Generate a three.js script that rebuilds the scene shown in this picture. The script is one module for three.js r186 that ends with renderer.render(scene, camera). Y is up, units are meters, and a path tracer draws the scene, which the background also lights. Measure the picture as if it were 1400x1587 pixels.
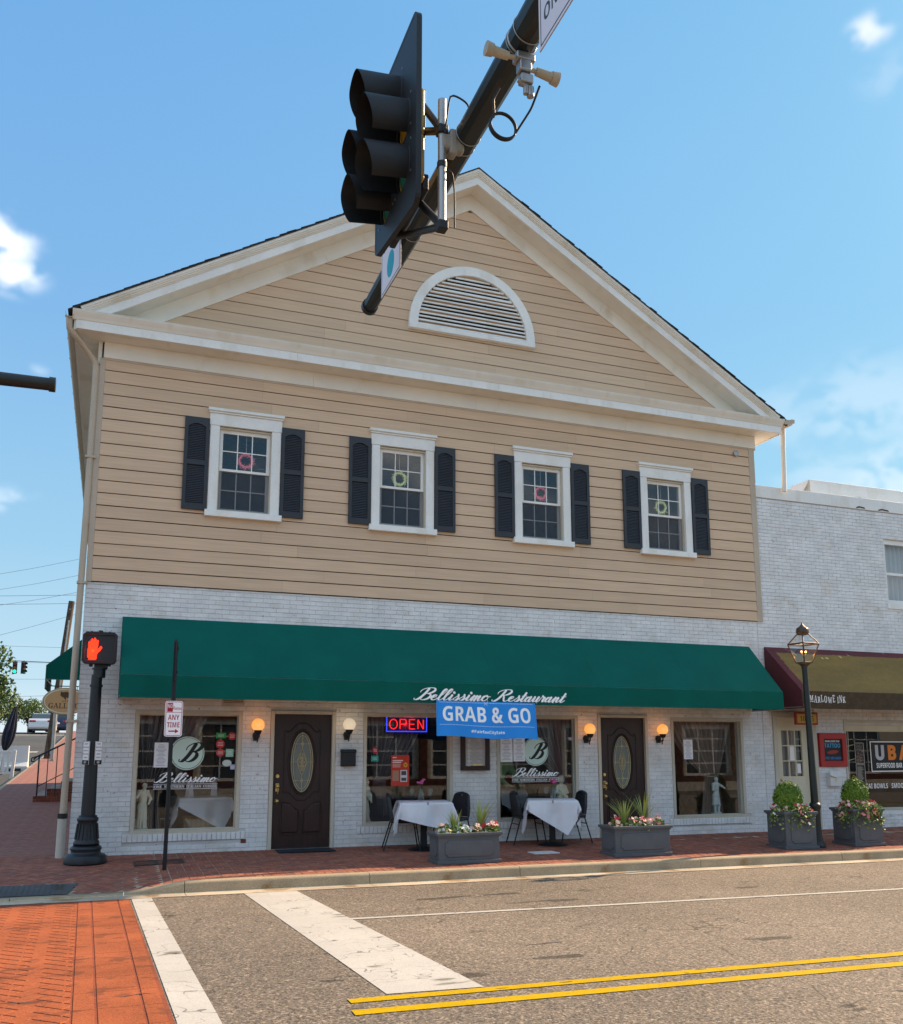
import * as THREE from 'three';
import { mergeGeometries, mergeVertices, toCreasedNormals } from 'three/addons/utils/BufferGeometryUtils.js';
import { RoundedBoxGeometry } from 'three/addons/geometries/RoundedBoxGeometry.js';
import { MarchingCubes } from 'three/addons/objects/MarchingCubes.js';

// ---------------------------------------------------------------- camera, sky, sun, exposure
const V = (x, y, z) => new THREE.Vector3(x, y, z);
const scene = new THREE.Scene();
const camera = new THREE.PerspectiveCamera(2 * Math.atan(933 / 1402) * 180 / Math.PI, 1400 / 1866, 0.05, 900);
camera.position.set(0.4398, 1.4787, 14.3934);
camera.rotation.order = 'YXZ';
camera.rotation.set(0.16378, -0.35952, -0.0007);
camera.setViewOffset(1400, 1866, 0, 0, 1400, 1587);          // the photograph keeps the upper part of a taller frame
const renderer = new THREE.WebGLRenderer({ antialias: true });
renderer.setSize(903, 1024);
renderer.toneMapping = THREE.LinearToneMapping;
renderer.toneMappingExposure = 2.4;
renderer.shadowMap.enabled = true;

const SUN = V(0.819, 0.545, -0.172).normalize();
const sun = new THREE.DirectionalLight(0xffddb6, 3.8);
sun.position.copy(SUN).multiplyScalar(60);
sun.castShadow = true; sun.shadow.mapSize.set(4096, 4096);
Object.assign(sun.shadow.camera, { left: -40, right: 40, top: 40, bottom: -40, near: 1, far: 160 });
scene.add(sun, sun.target);

let seed = 7;
const rnd = () => { seed = (seed + 0x6d2b79f5) | 0; let t = Math.imul(seed ^ (seed >>> 15), 1 | seed); t = (t + Math.imul(t ^ (t >>> 7), 61 | t)) ^ t; return ((t ^ (t >>> 14)) >>> 0) / 4294967296; };
const rr = (a, b) => a + (b - a) * rnd();
const clamp = (x, a = 0, b = 1) => Math.min(b, Math.max(a, x));
const sst = (a, b, x) => { const t = clamp((x - a) / (b - a)); return t * t * (3 - 2 * t); };
const lerp = (a, b, t) => a + (b - a) * t;
const interp = (x, xs, ys) => { if (x <= xs[0]) return ys[0]; for (let i = 1; i < xs.length; i++) if (x <= xs[i]) return lerp(ys[i - 1], ys[i], (x - xs[i - 1]) / (xs[i] - xs[i - 1])); return ys[ys.length - 1]; };

// value noise with wrap, for tiles that repeat, and in 3D for the sky
const HT = new Float32Array(65536); for (let i = 0; i < 65536; i++) HT[i] = rnd();
const hsh = (x, y, s) => HT[((x * 374761 + y * 668265 + s * 9176) ^ (y * 1274 + x * 31)) & 65535];
function vn(x, y, p, q, s) {
  const xi = Math.floor(x), yi = Math.floor(y), fx = x - xi, fy = y - yi, u = fx * fx * (3 - 2 * fx), v = fy * fy * (3 - 2 * fy);
  const X = ((xi % p) + p) % p, Y = ((yi % q) + q) % q, X1 = (X + 1) % p, Y1 = (Y + 1) % q;
  return lerp(lerp(hsh(X, Y, s), hsh(X1, Y, s), u), lerp(hsh(X, Y1, s), hsh(X1, Y1, s), u), v);
}
function fbm(x, y, p, q, oct, s = 0) { let a = 0, w = 0.5, t = 0; for (let i = 0; i < oct; i++) { a += w * vn(x, y, p, q, s + i * 17); t += w; x *= 2; y *= 2; p *= 2; q *= 2; w *= 0.5; } return a / t; }
function vn3(x, y, z, s) { const k = Math.floor(z), f = z - k, w = f * f * (3 - 2 * f); return lerp(vn(x, y, 4096, 4096, s + k * 131), vn(x, y, 4096, 4096, s + (k + 1) * 131), w); }
function fbm3(x, y, z, oct, s = 0) { let a = 0, w = 0.5; for (let i = 0; i < oct; i++) { a += w * vn3(x + 50, y + 50, z + 50, s + i * 7); x *= 2.03; y *= 2.03; z *= 2.03; w *= 0.5; } return a; }

{ // the sky: clear blue that pales towards the horizon and the sun, with a few thin clouds in view; brighter ones outside it are added as fill light
  const W = 2048, H = 1024, d = new Float32Array(W * H * 4);
  const pix = (u, v) => V((u - 700) / 1402, (933 - v) / 1402, -1).normalize().applyEuler(new THREE.Euler(0.16378, -0.35952, 0, 'YXZ'));
  const puffs = [[0, 375, 0.034, 0.9], [20, 425, 0.03, 0.8], [-60, 340, 0.05, 0.8], [1349, 46, 0.020, 0.75], [1385, 115, 0.03, 0.14], [1350, 628, 0.08, 0.24], [1240, 640, 0.06, 0.16], [1395, 745, 0.07, 0.40], [1300, 742, 0.06, 0.22], [15, 775, 0.026, 0.3], [62, 576, 0.012, 0.2], [1560, 600, 0.1, 0.3]].map(([u, v, r, a]) => [pix(u, v), r, a]);
  for (let j = 0; j < H; j++) for (let i = 0; i < W; i++) {
    const el = ((j + 0.5) / H - 0.5) * Math.PI, az = ((i + 0.5) / W - 0.5) * 2 * Math.PI, c = Math.cos(el);
    const x = c * Math.cos(az), y = Math.sin(el), z = c * Math.sin(az), h = clamp(y);
    const cs = x * SUN.x + y * SUN.y + z * SUN.z, g1 = Math.pow(clamp(cs), 3), g2 = Math.pow(clamp(cs), 50), e = Math.asin(h) * 57.3;
    const E = [0, 4, 12, 25, 42, 90];
    let r = interp(e, E, [0.85, 0.54, 0.34, 0.22, 0.158, 0.12]) / 2.3, g = interp(e, E, [0.90, 0.75, 0.61, 0.47, 0.395, 0.33]) / 2.3, b = interp(e, E, [0.93, 0.87, 0.84, 0.80, 0.76, 0.68]) / 2.3;
    r += 0.05 * g1 + 0.8 * g2; g += 0.085 * g1 + 0.75 * g2; b += 0.05 * g1 + 0.6 * g2;
    const n = fbm3(x * 5, y * 9, z * 5, 6), n2 = fbm3(x * 22, y * 34, z * 22, 6, 40);
    let cl = 0.9 * sst(0.48, 0.64, n * 0.72 + n2 * 0.28) * sst(-0.02, 0.12, y);
    cl *= sst(1.15, 1.6, Math.abs(Math.atan2(x, -z) - 0.36));  // keeps these added fill-light clouds outside the view
    for (const [p, rad, a] of puffs) { const dd = Math.hypot(x - p.x, (y - p.y) * 1.7, z - p.z) / rad; if (dd < 1.4) { cl = Math.max(cl, a * sst(0.24, 0.62, fbm3(x * 34 + 3 * n2, y * 60 + 3 * n2, z * 34, 6, 90) * 1.35 + 0.28 * (1 - dd) - 0.32) * sst(1.4, 0.3, dd)); } }
    cl = clamp(cl * 0.9);
    const lit = 0.68 - 0.2 * cs; r = lerp(r, lit, cl); g = lerp(g, lit * 1.0, cl); b = lerp(b, lit * 1.0, cl);
    const o = (j * W + i) * 4; d[o] = r; d[o + 1] = g; d[o + 2] = b; d[o + 3] = 1;
  }
  const t = new THREE.DataTexture(d, W, H, THREE.RGBAFormat, THREE.FloatType);
  t.mapping = THREE.EquirectangularReflectionMapping; t.magFilter = t.minFilter = THREE.LinearFilter; t.needsUpdate = true;
  scene.background = t; scene.environment = t;
}

// ---------------------------------------------------------------- textures and materials
function dtex(n, metres, fn, srgb = true) {
  const d = new Uint8Array(n * n * 4);
  for (let j = 0; j < n; j++) for (let i = 0; i < n; i++) { const c = fn(i / n, j / n), o = (j * n + i) * 4; d[o] = clamp(c[0], 0, 255); d[o + 1] = clamp(c[1], 0, 255); d[o + 2] = clamp(c[2], 0, 255); d[o + 3] = 255; }
  const t = new THREE.DataTexture(d, n, n); t.wrapS = t.wrapT = THREE.RepeatWrapping; t.magFilter = THREE.LinearFilter; t.minFilter = THREE.LinearMipmapLinearFilter; t.generateMipmaps = true;
  if (srgb) t.colorSpace = THREE.SRGBColorSpace; t.repeat.set(1 / metres, 1 / metres); t.needsUpdate = true; return t;
}
const G1 = (v) => [v, v, v];
const tint = (k, c) => [c[0] * k, c[1] * k, c[2] * k];
const T = {
  asphalt: dtex(2048, 9, (u, v) => {
    const sp = hsh((u * 2048) | 0, (v * 2048) | 0, 3), s2 = vn(u * 620, v * 620, 620, 620, 5), big = fbm(u * 5, v * 5, 5, 5, 5, 60), mid = fbm(u * 40, v * 40, 40, 40, 3, 90);
    let k = 0.83 + 0.2 * (big - 0.5) + 0.06 * (mid - 0.5) + 0.34 * (s2 - 0.5) + 0.6 * (sp - 0.5);
    if (s2 > 0.8) k += 0.17; if (s2 < 0.2) k -= 0.15;
    const cr = Math.abs(fbm(u * 4 + 0.3, v * 4, 4, 4, 5, 200) - 0.5); if (cr < 0.0022 && big > 0.52) k *= 0.7;
    const st = fbm(u * 9, v * 26, 9, 26, 4, 333); if (st > 0.79) k *= 0.6;
    return tint(k, [137, 126, 112]);
  }),
  asphaltBump: dtex(1024, 4.5, (u, v) => G1(255 * (0.75 * vn(u * 310, v * 310, 310, 310, 5) + 0.25 * hsh((u * 1024) | 0, (v * 1024) | 0, 9))), false),
  paint: dtex(512, 2.3, (u, v) => { const k = 0.955 + 0.07 * (fbm(u * 6, v * 6, 6, 6, 5, 3) - 0.5) + 0.04 * (vn(u * 200, v * 200, 200, 200, 8) - 0.5), st = sst(0.6, 0.78, fbm(u * 7, v * 3, 7, 3, 5, 41)); return [255 * k - 9 * st, 255 * k - 11 * st, 252 * k - 15 * st]; }),
  wornPaint: dtex(1024, 2.6, (u, v) => { const k = 0.95 + 0.09 * (fbm(u * 5, v * 5, 5, 5, 6, 13) - 0.5), st = sst(0.52, 0.8, fbm(u * 8, v * 5, 8, 5, 6, 141)); return [255 * k - 14 * st, 254 * k - 18 * st, 250 * k - 26 * st]; }),
  siding: dtex(1024, 2.9, (u, v) => { const g = fbm(u * 6, v * 160, 6, 160, 3, 5), l = fbm(u * 4, v * 4, 4, 4, 4, 25), k = 0.96 + 0.07 * (g - 0.5) + 0.05 * (l - 0.5); return tint(k, [255, 254, 252]); }),
  sidingBump: dtex(512, 1.45, (u, v) => G1(255 * fbm(u * 5, v * 120, 5, 120, 3, 5)), false),
  brickPaint: dtex(1024, 2.2, (u, v) => { const k = 0.93 + 0.12 * (fbm(u * 12, v * 12, 12, 12, 5, 3) - 0.5) + 0.06 * (vn(u * 300, v * 300, 300, 300, 8) - 0.5), st = sst(0.62, 0.8, fbm(u * 5, v * 7, 5, 7, 5, 44)); const ch = fbm(u * 55, v * 70, 55, 70, 2, 19) > 0.9 ? 0.5 : 1; return [(255 * k - 10 * st) * (ch < 1 ? 0.72 : 1), (255 * k - 14 * st) * ch, (254 * k - 20 * st) * ch]; }),
  brickBump: dtex(512, 0.7, (u, v) => G1(255 * fbm(u * 22, v * 22, 22, 22, 4, 12)), false),
  clay: dtex(512, 0.9, (u, v) => { const k = 0.86 + 0.34 * (fbm(u * 14, v * 14, 14, 14, 5, 3) - 0.5) + 0.18 * (vn(u * 190, v * 190, 190, 190, 7) - 0.5); return tint(k, [255, 250, 246]); }),
  concrete: dtex(1024, 2.4, (u, v) => { const b = fbm(u * 5, v * 5, 5, 5, 6, 30), sp = vn(u * 330, v * 330, 330, 330, 2), st = sst(0.55, 0.72, fbm(u * 7, v * 7, 7, 7, 6, 77)); let k = 0.9 + 0.3 * (b - 0.5) + 0.16 * (sp - 0.5); return [255 * k - 38 * st, 252 * k - 56 * st, 246 * k - 82 * st]; }),
  stamped: dtex(1024, 2.2, (u, v) => { const b = fbm(u * 6, v * 6, 6, 6, 6, 30), sp = vn(u * 400, v * 400, 400, 400, 2), w = sst(0.58, 0.70, fbm(u * 14, v * 20, 14, 20, 6, 99)) * (0.3 + 1.1 * sp); const k = 0.9 + 0.3 * (b - 0.5) + 0.3 * (sp - 0.5); return [255 * k * (1 - 0.2 * w), 252 * k * (1 - 0.16 * w), 250 * k * (1 - 0.1 * w)]; }),
  marking: dtex(1024, 3.1, (u, v) => { const b = fbm(u * 6, v * 6, 6, 6, 6, 31), sp = vn(u * 420, v * 420, 420, 420, 2); let k = 0.94 + 0.1 * (b - 0.5) + 0.1 * (sp - 0.5); const c1 = Math.abs(fbm(u * 6, v * 6, 6, 6, 4, 201) - 0.5), c2 = Math.abs(fbm(u * 13, v * 13, 13, 13, 3, 251) - 0.5); if (c1 < 0.0035 || (c2 < 0.003 && b > 0.5)) k *= 0.66; const w = sst(0.68, 0.82, fbm(u * 9, v * 22, 9, 22, 5, 301)); k *= 1 - 0.34 * w; return [255 * k, 252 * k, 244 * k - 8 * w]; }),
  yellow: dtex(512, 1.6, (u, v) => { const b = fbm(u * 6, v * 6, 6, 6, 6, 31), sp = vn(u * 210, v * 210, 210, 210, 2); let k = 0.95 + 0.12 * (b - 0.5) + 0.16 * (sp - 0.5); if (fbm(u * 10, v * 26, 10, 26, 4, 33) > 0.74) k *= 0.7; return G1(255 * k); }),
  fabric: dtex(512, 1.3, (u, v) => { const k = 0.9 + 0.05 * Math.sin(u * 512 * Math.PI / 2) * Math.sin(v * 512 * Math.PI / 2) + 0.1 * (fbm(u * 4, v * 4, 4, 4, 4, 8) - 0.5); return G1(255 * k); }),
  wood: dtex(512, 0.9, (u, v) => { const g = fbm(u * 70, v * 4, 70, 4, 4, 5), l = fbm(u * 5, v * 3, 5, 3, 3, 15), k = 0.72 + 0.4 * (g - 0.5) + 0.3 * (l - 0.5); return tint(k, [255, 248, 244]); }),
  metal: dtex(256, 0.8, (u, v) => { const k = 0.92 + 0.14 * (fbm(u * 6, v * 6, 6, 6, 5, 3) - 0.5) + 0.06 * (vn(u * 120, v * 120, 120, 120, 7) - 0.5); return G1(255 * k); }),
  bark: dtex(256, 0.9, (u, v) => { const k = 0.7 + 0.6 * (fbm(u * 22, v * 5, 22, 5, 4, 3) - 0.5); return tint(k, [255, 240, 225]); }),
};
const mats = {};
function mat(key, rgb, o = {}) {
  if (mats[key]) return mats[key];
  const m = new (o.phys ? THREE.MeshPhysicalMaterial : THREE.MeshStandardMaterial)({ roughness: 0.7, metalness: 0 }); const { phys, ...rest } = o;
  m.color.setRGB(...rgb); m.name = key; Object.assign(m, rest); return (mats[key] = m);
}
const MT = {
  asphalt: mat('asphalt', [0.92, 0.90, 0.88], { map: T.asphalt, bumpMap: T.asphaltBump, bumpScale: 0.004, roughness: 0.9 }),
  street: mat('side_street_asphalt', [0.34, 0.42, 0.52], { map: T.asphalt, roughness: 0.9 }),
  white: mat('white_trim_paint', [0.92, 0.915, 0.90], { map: T.paint, roughness: 0.5 }),
  worn: mat('worn_white_trim_paint', [0.92, 0.885, 0.82], { map: T.wornPaint, roughness: 0.55 }),
  cream: mat('cream_frame_paint', [0.66, 0.60, 0.50], { map: T.paint, roughness: 0.55 }),
  gutter: mat('tan_gutter_paint', [0.56, 0.46, 0.36], { map: T.paint, roughness: 0.5 }),
  sidingBack: mat('shadow_dark_underlay', [0.05, 0.038, 0.028], { roughness: 0.9 }),  // near-black: lap shadow painted into the slots between boards
  mortar: mat('painted_mortar', [0.68, 0.68, 0.68], { map: T.brickPaint, roughness: 0.9 }),
  shingle: mat('dark_shingle', [0.055, 0.055, 0.06], { map: T.clay, roughness: 0.95 }),
  shutter: mat('charcoal_blue_shutter_paint', [0.029, 0.032, 0.041], { map: T.metal, roughness: 0.5 }),
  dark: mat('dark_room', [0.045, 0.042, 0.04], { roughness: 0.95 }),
  room: mat('interior_plaster', [0.22, 0.18, 0.13], { map: T.clay, roughness: 0.9 }),
  floorIn: mat('interior_floor', [0.06, 0.045, 0.035], { map: T.wood, roughness: 0.6 }),
  glass: mat('window_glass', [0.96, 0.98, 0.98], { phys: 1, transmission: 1, roughness: 0.0, thickness: 0, ior: 1.75 }),
  black: mat('black_metal', [0.010, 0.012, 0.015], { map: T.metal, roughness: 0.55 }),
  navy: mat('dark_painted_pole', [0.016, 0.020, 0.026], { map: T.metal, roughness: 0.4, metalness: 0.2 }),
  blackGreen: mat('dark_bronze_green_steel', [0.012, 0.018, 0.018], { map: T.metal, roughness: 0.45 }),
  steel: mat('grey_steel', [0.42, 0.42, 0.42], { map: T.metal, roughness: 0.38, metalness: 0.8 }),
  brass: mat('brass', [0.72, 0.52, 0.20], { roughness: 0.3, metalness: 0.9 }),
  came: mat('brass_came', [0.62, 0.52, 0.30], { roughness: 0.4, metalness: 0.6 }),
  door: mat('dark_mahogany', [0.050, 0.014, 0.011], { map: T.wood, roughness: 0.42 }),
  green: mat('dark_green_canvas', [0.001, 0.135, 0.105], { phys: 1, specularIntensity: 0.25, map: T.fabric, roughness: 0.75, side: THREE.DoubleSide }),
  concrete: mat('concrete', [0.52, 0.43, 0.30], { map: T.concrete, roughness: 0.9 }),
  concreteDark: mat('old_concrete', [0.40, 0.38, 0.34], { map: T.concrete, roughness: 0.9 }),
  red: mat('red_stamped_asphalt', [0.41, 0.118, 0.046], { phys: 1, specularIntensity: 0.4, map: T.stamped, roughness: 0.85 }),
  redGrooveShade: mat('red_groove_shade', [0.30, 0.068, 0.024], { map: T.stamped, roughness: 0.95 }),  // same red made darker: groove shade put into the colour
  marking: mat('white_road_paint', [0.53, 0.53, 0.52], { map: T.marking, roughness: 0.75 }),
  yellow: mat('yellow_road_paint', [0.56, 0.36, 0.0], { phys: 1, specularIntensity: 0.25, map: T.yellow, roughness: 0.7 }),
  planter: mat('grey_planter', [0.115, 0.13, 0.145], { map: T.metal, roughness: 0.6 }),
  soil: mat('potting_soil', [0.03, 0.02, 0.014], { map: T.clay, roughness: 1 }),
  cloth: mat('white_tablecloth', [0.88, 0.88, 0.93], { map: T.fabric, roughness: 0.9, side: THREE.DoubleSide }),
  drape: mat('slate_drape', [0.26, 0.25, 0.27], { map: T.fabric, roughness: 0.9, side: THREE.DoubleSide }),
  drapeBrown: mat('brown_drape', [0.36, 0.28, 0.23], { map: T.fabric, roughness: 0.9, side: THREE.DoubleSide }),
  vinyl: mat('black_vinyl', [0.012, 0.013, 0.018], { roughness: 0.5 }),
  marble: mat('cream_statue', [0.80, 0.77, 0.62], { map: T.paint, roughness: 0.6 }),
  leaf: mat('green_leaf', [0.11, 0.20, 0.03], { roughness: 0.6, side: THREE.DoubleSide }),
  leafPale: mat('pale_leaf', [0.30, 0.36, 0.10], { roughness: 0.6, side: THREE.DoubleSide }),
  leafDark: mat('dark_leaf', [0.035, 0.075, 0.018], { roughness: 0.6, side: THREE.DoubleSide }),
  box: mat('boxwood_leaf', [0.17, 0.28, 0.015], { roughness: 0.55, side: THREE.DoubleSide }),
  spike: mat('grass_blade', [0.34, 0.40, 0.09], { roughness: 0.55, side: THREE.DoubleSide }),
  pink: mat('pink_petal', [0.72, 0.20, 0.22], { roughness: 0.6, side: THREE.DoubleSide }),
  peach: mat('pale_pink_petal', [0.82, 0.52, 0.42], { roughness: 0.6, side: THREE.DoubleSide }),
  redPetal: mat('red_petal', [0.55, 0.03, 0.03], { roughness: 0.6, side: THREE.DoubleSide }),
  whitePetal: mat('white_petal', [0.82, 0.80, 0.72], { roughness: 0.6, side: THREE.DoubleSide }),
  paper: mat('white_paper', [0.88, 0.88, 0.90], { roughness: 0.8 }),
  plastic: mat('white_plastic', [0.78, 0.79, 0.80], { map: T.paint, roughness: 0.45 }),
  bark: mat('bark', [0.17, 0.135, 0.10], { map: T.bark, roughness: 0.95 }),
  brickRed: mat('red_brick', [0.26, 0.075, 0.045], { map: T.clay, roughness: 0.9 }),
};
const brickMats = [0, 1, 2].map((i) => mat('white_painted_brick_' + i, tint([0.98, 1, 0.955][i], [0.90, 0.905, 0.91]), { map: T.brickPaint, bumpMap: T.brickBump, bumpScale: 0.003, roughness: 0.75 }));
const boardMats = [0, 1, 2].map((i) => mat('tan_clapboard_' + i, tint([1, 0.96, 1.04][i], [0.715, 0.515, 0.35]), { map: T.siding, bumpMap: T.sidingBump, bumpScale: 0.0015, roughness: 0.7 }));
const paverMats = [0, 1, 2, 3].map((i) => mat('red_brick_paver_' + i, [[0.42, 0.145, 0.088], [0.36, 0.122, 0.080], [0.45, 0.165, 0.10], [0.34, 0.135, 0.095]][i], { map: T.clay, bumpMap: T.brickBump, bumpScale: 0.002, roughness: 0.9 }));

// ---------------------------------------------------------------- building helpers
const taken = {};
const numbered = (n) => { const k = taken[n] = (taken[n] ?? -1) + 1; return k ? `${n}_${String(k).padStart(3, '0')}` : n; };
function clean(g) { let q = g.index ? g.toNonIndexed() : g; for (const k of Object.keys(q.attributes)) if (!['position', 'normal', 'uv'].includes(k)) q.deleteAttribute(k); if (!q.attributes.normal) q.computeVertexNormals(); if (!q.attributes.uv) q.setAttribute('uv', new THREE.BufferAttribute(new Float32Array(q.attributes.position.count * 2), 2)); q.morphAttributes = {}; q.clearGroups(); return q; }
function merge(gs) { gs = [gs].flat().map(clean); return gs.length > 1 ? mergeGeometries(gs) : gs[0]; }
function boxUV(g) {
  const p = g.attributes.position, n = g.attributes.normal, uv = new Float32Array(p.count * 2);
  for (let i = 0; i < p.count; i++) { const a = Math.abs(n.getX(i)), b = Math.abs(n.getY(i)), c = Math.abs(n.getZ(i)), x = p.getX(i), y = p.getY(i), z = p.getZ(i); const t = b >= a && b >= c ? [x, z] : a >= c ? [z, y] : [x, y]; uv[2 * i] = t[0]; uv[2 * i + 1] = t[1]; }
  g.setAttribute('uv', new THREE.BufferAttribute(uv, 2)); return g;
}
function part(name, geos, m, parent, o = {}) {
  const g = merge(geos); if (!o.keepUV) boxUV(g);
  const me = new THREE.Mesh(g, m); me.name = parent ? name : numbered(name); me.castShadow = me.receiveShadow = true; (parent || scene).add(me);
  if (o.stuff) me.userData.kind = 'stuff'; if (o.label) me.userData.label = o.label; return me;
}
function thing(name, label, category, pos = [0, 0, 0], ry = 0, group) { const o = new THREE.Group(); o.name = numbered(name); scene.add(o); o.position.set(...pos); o.rotation.y = ry; o.userData = { label, category }; if (group) o.userData.group = group; return o; }
function sub(name, parent) { const o = new THREE.Group(); o.name = name; parent.add(o); return o; }
function tag(o, label, category, group) { Object.assign(o.userData, { label, category }); if (group) o.userData.group = group; return o; }
function struct(name, geos, m, o) { const s = part(name, geos, m, null, o); s.userData.kind = 'structure'; return s; }
function copy(src, label, pos, ry, group) { const c = src.clone(); c.name = numbered(src.name.replace(/_\d{3}$/, '')); scene.add(c); c.position.set(...pos); if (ry !== undefined) c.rotation.y = ry; c.userData = { ...src.userData, label }; if (group) c.userData.group = group; return c; }
const bx = (x0, x1, y0, y1, z0, z1) => new THREE.BoxGeometry(x1 - x0, y1 - y0, z1 - z0).translate((x0 + x1) / 2, (y0 + y1) / 2, (z0 + z1) / 2);
const pane = (x0, x1, y0, y1, z) => new THREE.PlaneGeometry(x1 - x0, y1 - y0).translate((x0 + x1) / 2, (y0 + y1) / 2, z);
const rb = (x0, x1, y0, y1, z0, z1, r = 0.006, s = 1) => new RoundedBoxGeometry(x1 - x0, y1 - y0, z1 - z0, s, Math.min(r, (x1 - x0) / 2.3, (y1 - y0) / 2.3, (z1 - z0) / 2.2)).translate((x0 + x1) / 2, (y0 + y1) / 2, (z0 + z1) / 2);
const cyl = (r0, r1, h, x, y, z, n = 20) => new THREE.CylinderGeometry(r1, r0, h, n).translate(x, y + h / 2, z);
const sph = (r, x, y, z, n = 20) => new THREE.SphereGeometry(r, n, Math.max(8, n * 0.7 | 0)).translate(x, y, z);
const lat = (pts, n = 28) => new THREE.LatheGeometry(pts.map(([r, y]) => new THREE.Vector2(r, y)), n);
function rod(a, b, r, n = 10, r2 = r) { const A = V(...a), B = V(...b), d = B.clone().sub(A), g = new THREE.CylinderGeometry(r2, r, d.length(), n); return g.applyQuaternion(new THREE.Quaternion().setFromUnitVectors(V(0, 1, 0), d.clone().normalize())).translate(...A.add(B).multiplyScalar(0.5).toArray()); }
function tube(pts, r, seg = 32, n = 8, closed = false) { return new THREE.TubeGeometry(new THREE.CatmullRomCurve3(pts.map((p) => V(...p)), closed, 'catmullrom', 0.3), seg, r, n, closed); }
function poly(pts, holes = []) { const s = new THREE.Shape(pts.map(([x, y]) => new THREE.Vector2(x, y))); for (const h of holes) s.holes.push(new THREE.Path(h.map(([x, y]) => new THREE.Vector2(x, y)))); return s; }
const ext = (s, d, o = {}) => new THREE.ExtrudeGeometry(s, { depth: d, bevelEnabled: false, curveSegments: 24, ...o });
const rectP = (x0, x1, y0, y1) => [[x0, y0], [x1, y0], [x1, y1], [x0, y1]];
const ellP = (cx, cy, rx, ry, n = 48, a0 = 0, a1 = Math.PI * 2) => Array.from({ length: n }, (_, i) => { const a = a0 + (a1 - a0) * i / (a1 - a0 > 6 ? n : n - 1); return [cx + rx * Math.cos(a), cy + ry * Math.sin(a)]; });
function surf(fn, nu, nv) { // grid surface, fn(u, v) -> [x, y, z]
  const p = [], ix = [], uv = []; for (let j = 0; j <= nv; j++) for (let i = 0; i <= nu; i++) { p.push(...fn(i / nu, j / nv)); uv.push(i / nu, j / nv); }
  for (let j = 0; j < nv; j++) for (let i = 0; i < nu; i++) { const a = j * (nu + 1) + i, b = a + 1, c = a + nu + 1, d = c + 1; ix.push(a, b, d, a, d, c); }
  const g = new THREE.BufferGeometry(); g.setAttribute('position', new THREE.Float32BufferAttribute(p, 3)); g.setAttribute('uv', new THREE.Float32BufferAttribute(uv, 2)); g.setIndex(ix); g.computeVertexNormals(); return g;
}
function extX(prof, x0, x1, yOff = () => 0) { // profile [[z, y]...] swept along x, sheared by yOff(x)
  const g = ext(poly(prof), x1 - x0).applyMatrix4(new THREE.Matrix4().set(0, 0, 1, x0, 0, 1, 0, 0, 1, 0, 0, 0, 0, 0, 0, 1));
  const p = g.attributes.position; for (let i = 0; i < p.count; i++) p.setY(i, p.getY(i) + yOff(p.getX(i)));
  // z = u, y = v, x = depth is a mirrored frame: flip the faces back
  const q = clean(g), P = q.attributes.position; for (let i = 0; i < P.count; i += 3) for (const k of ['X', 'Y', 'Z']) { const t = P['get' + k](i + 1); P['set' + k](i + 1, P['get' + k](i + 2)); P['set' + k](i + 2, t); }
  q.computeVertexNormals(); return q;
}
function figure(caps, res, k, lo, hi) { // smooth union of tapered capsules [ax,ay,az,ra, bx,by,bz,rb], meshed on a grid
  const S = Math.max(hi[0] - lo[0], hi[1] - lo[1], hi[2] - lo[2]) / 2, c = lo.map((v, i) => (v + hi[i]) / 2), mc = new MarchingCubes(res, MT.marble, false, false, 120000);
  const f = mc.field; mc.isolation = 0;
  for (let z = 0, o = 0; z < res; z++) for (let y = 0; y < res; y++) for (let x = 0; x < res; x++, o++) {
    const px = c[0] + S * (x - res / 2) / (res / 2), py = c[1] + S * (y - res / 2) / (res / 2), pz = c[2] + S * (z - res / 2) / (res / 2);
    let e = 0;
    for (const [ax, ay, az, ra, bx_, by, bz, rb_] of caps) { const dx = bx_ - ax, dy = by - ay, dz = bz - az, l2 = dx * dx + dy * dy + dz * dz || 1e-9, t = clamp(((px - ax) * dx + (py - ay) * dy + (pz - az) * dz) / l2); e += Math.exp(-k * (Math.hypot(px - ax - dx * t, py - ay - dy * t, pz - az - dz * t) - ra - (rb_ - ra) * t)); }
    f[o] = Math.max(-1, Math.log(e + 1e-30) / k);
  }
  mc.update();
  const n = mc.count ?? mc.geometry.drawRange.count, g = new THREE.BufferGeometry();
  g.setAttribute('position', new THREE.BufferAttribute(mc.positionArray.slice(0, n * 3), 3)); g.setAttribute('normal', new THREE.BufferAttribute(mc.normalArray.slice(0, n * 3), 3));
  return g.scale(S, S, S).translate(...c);
}
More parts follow.
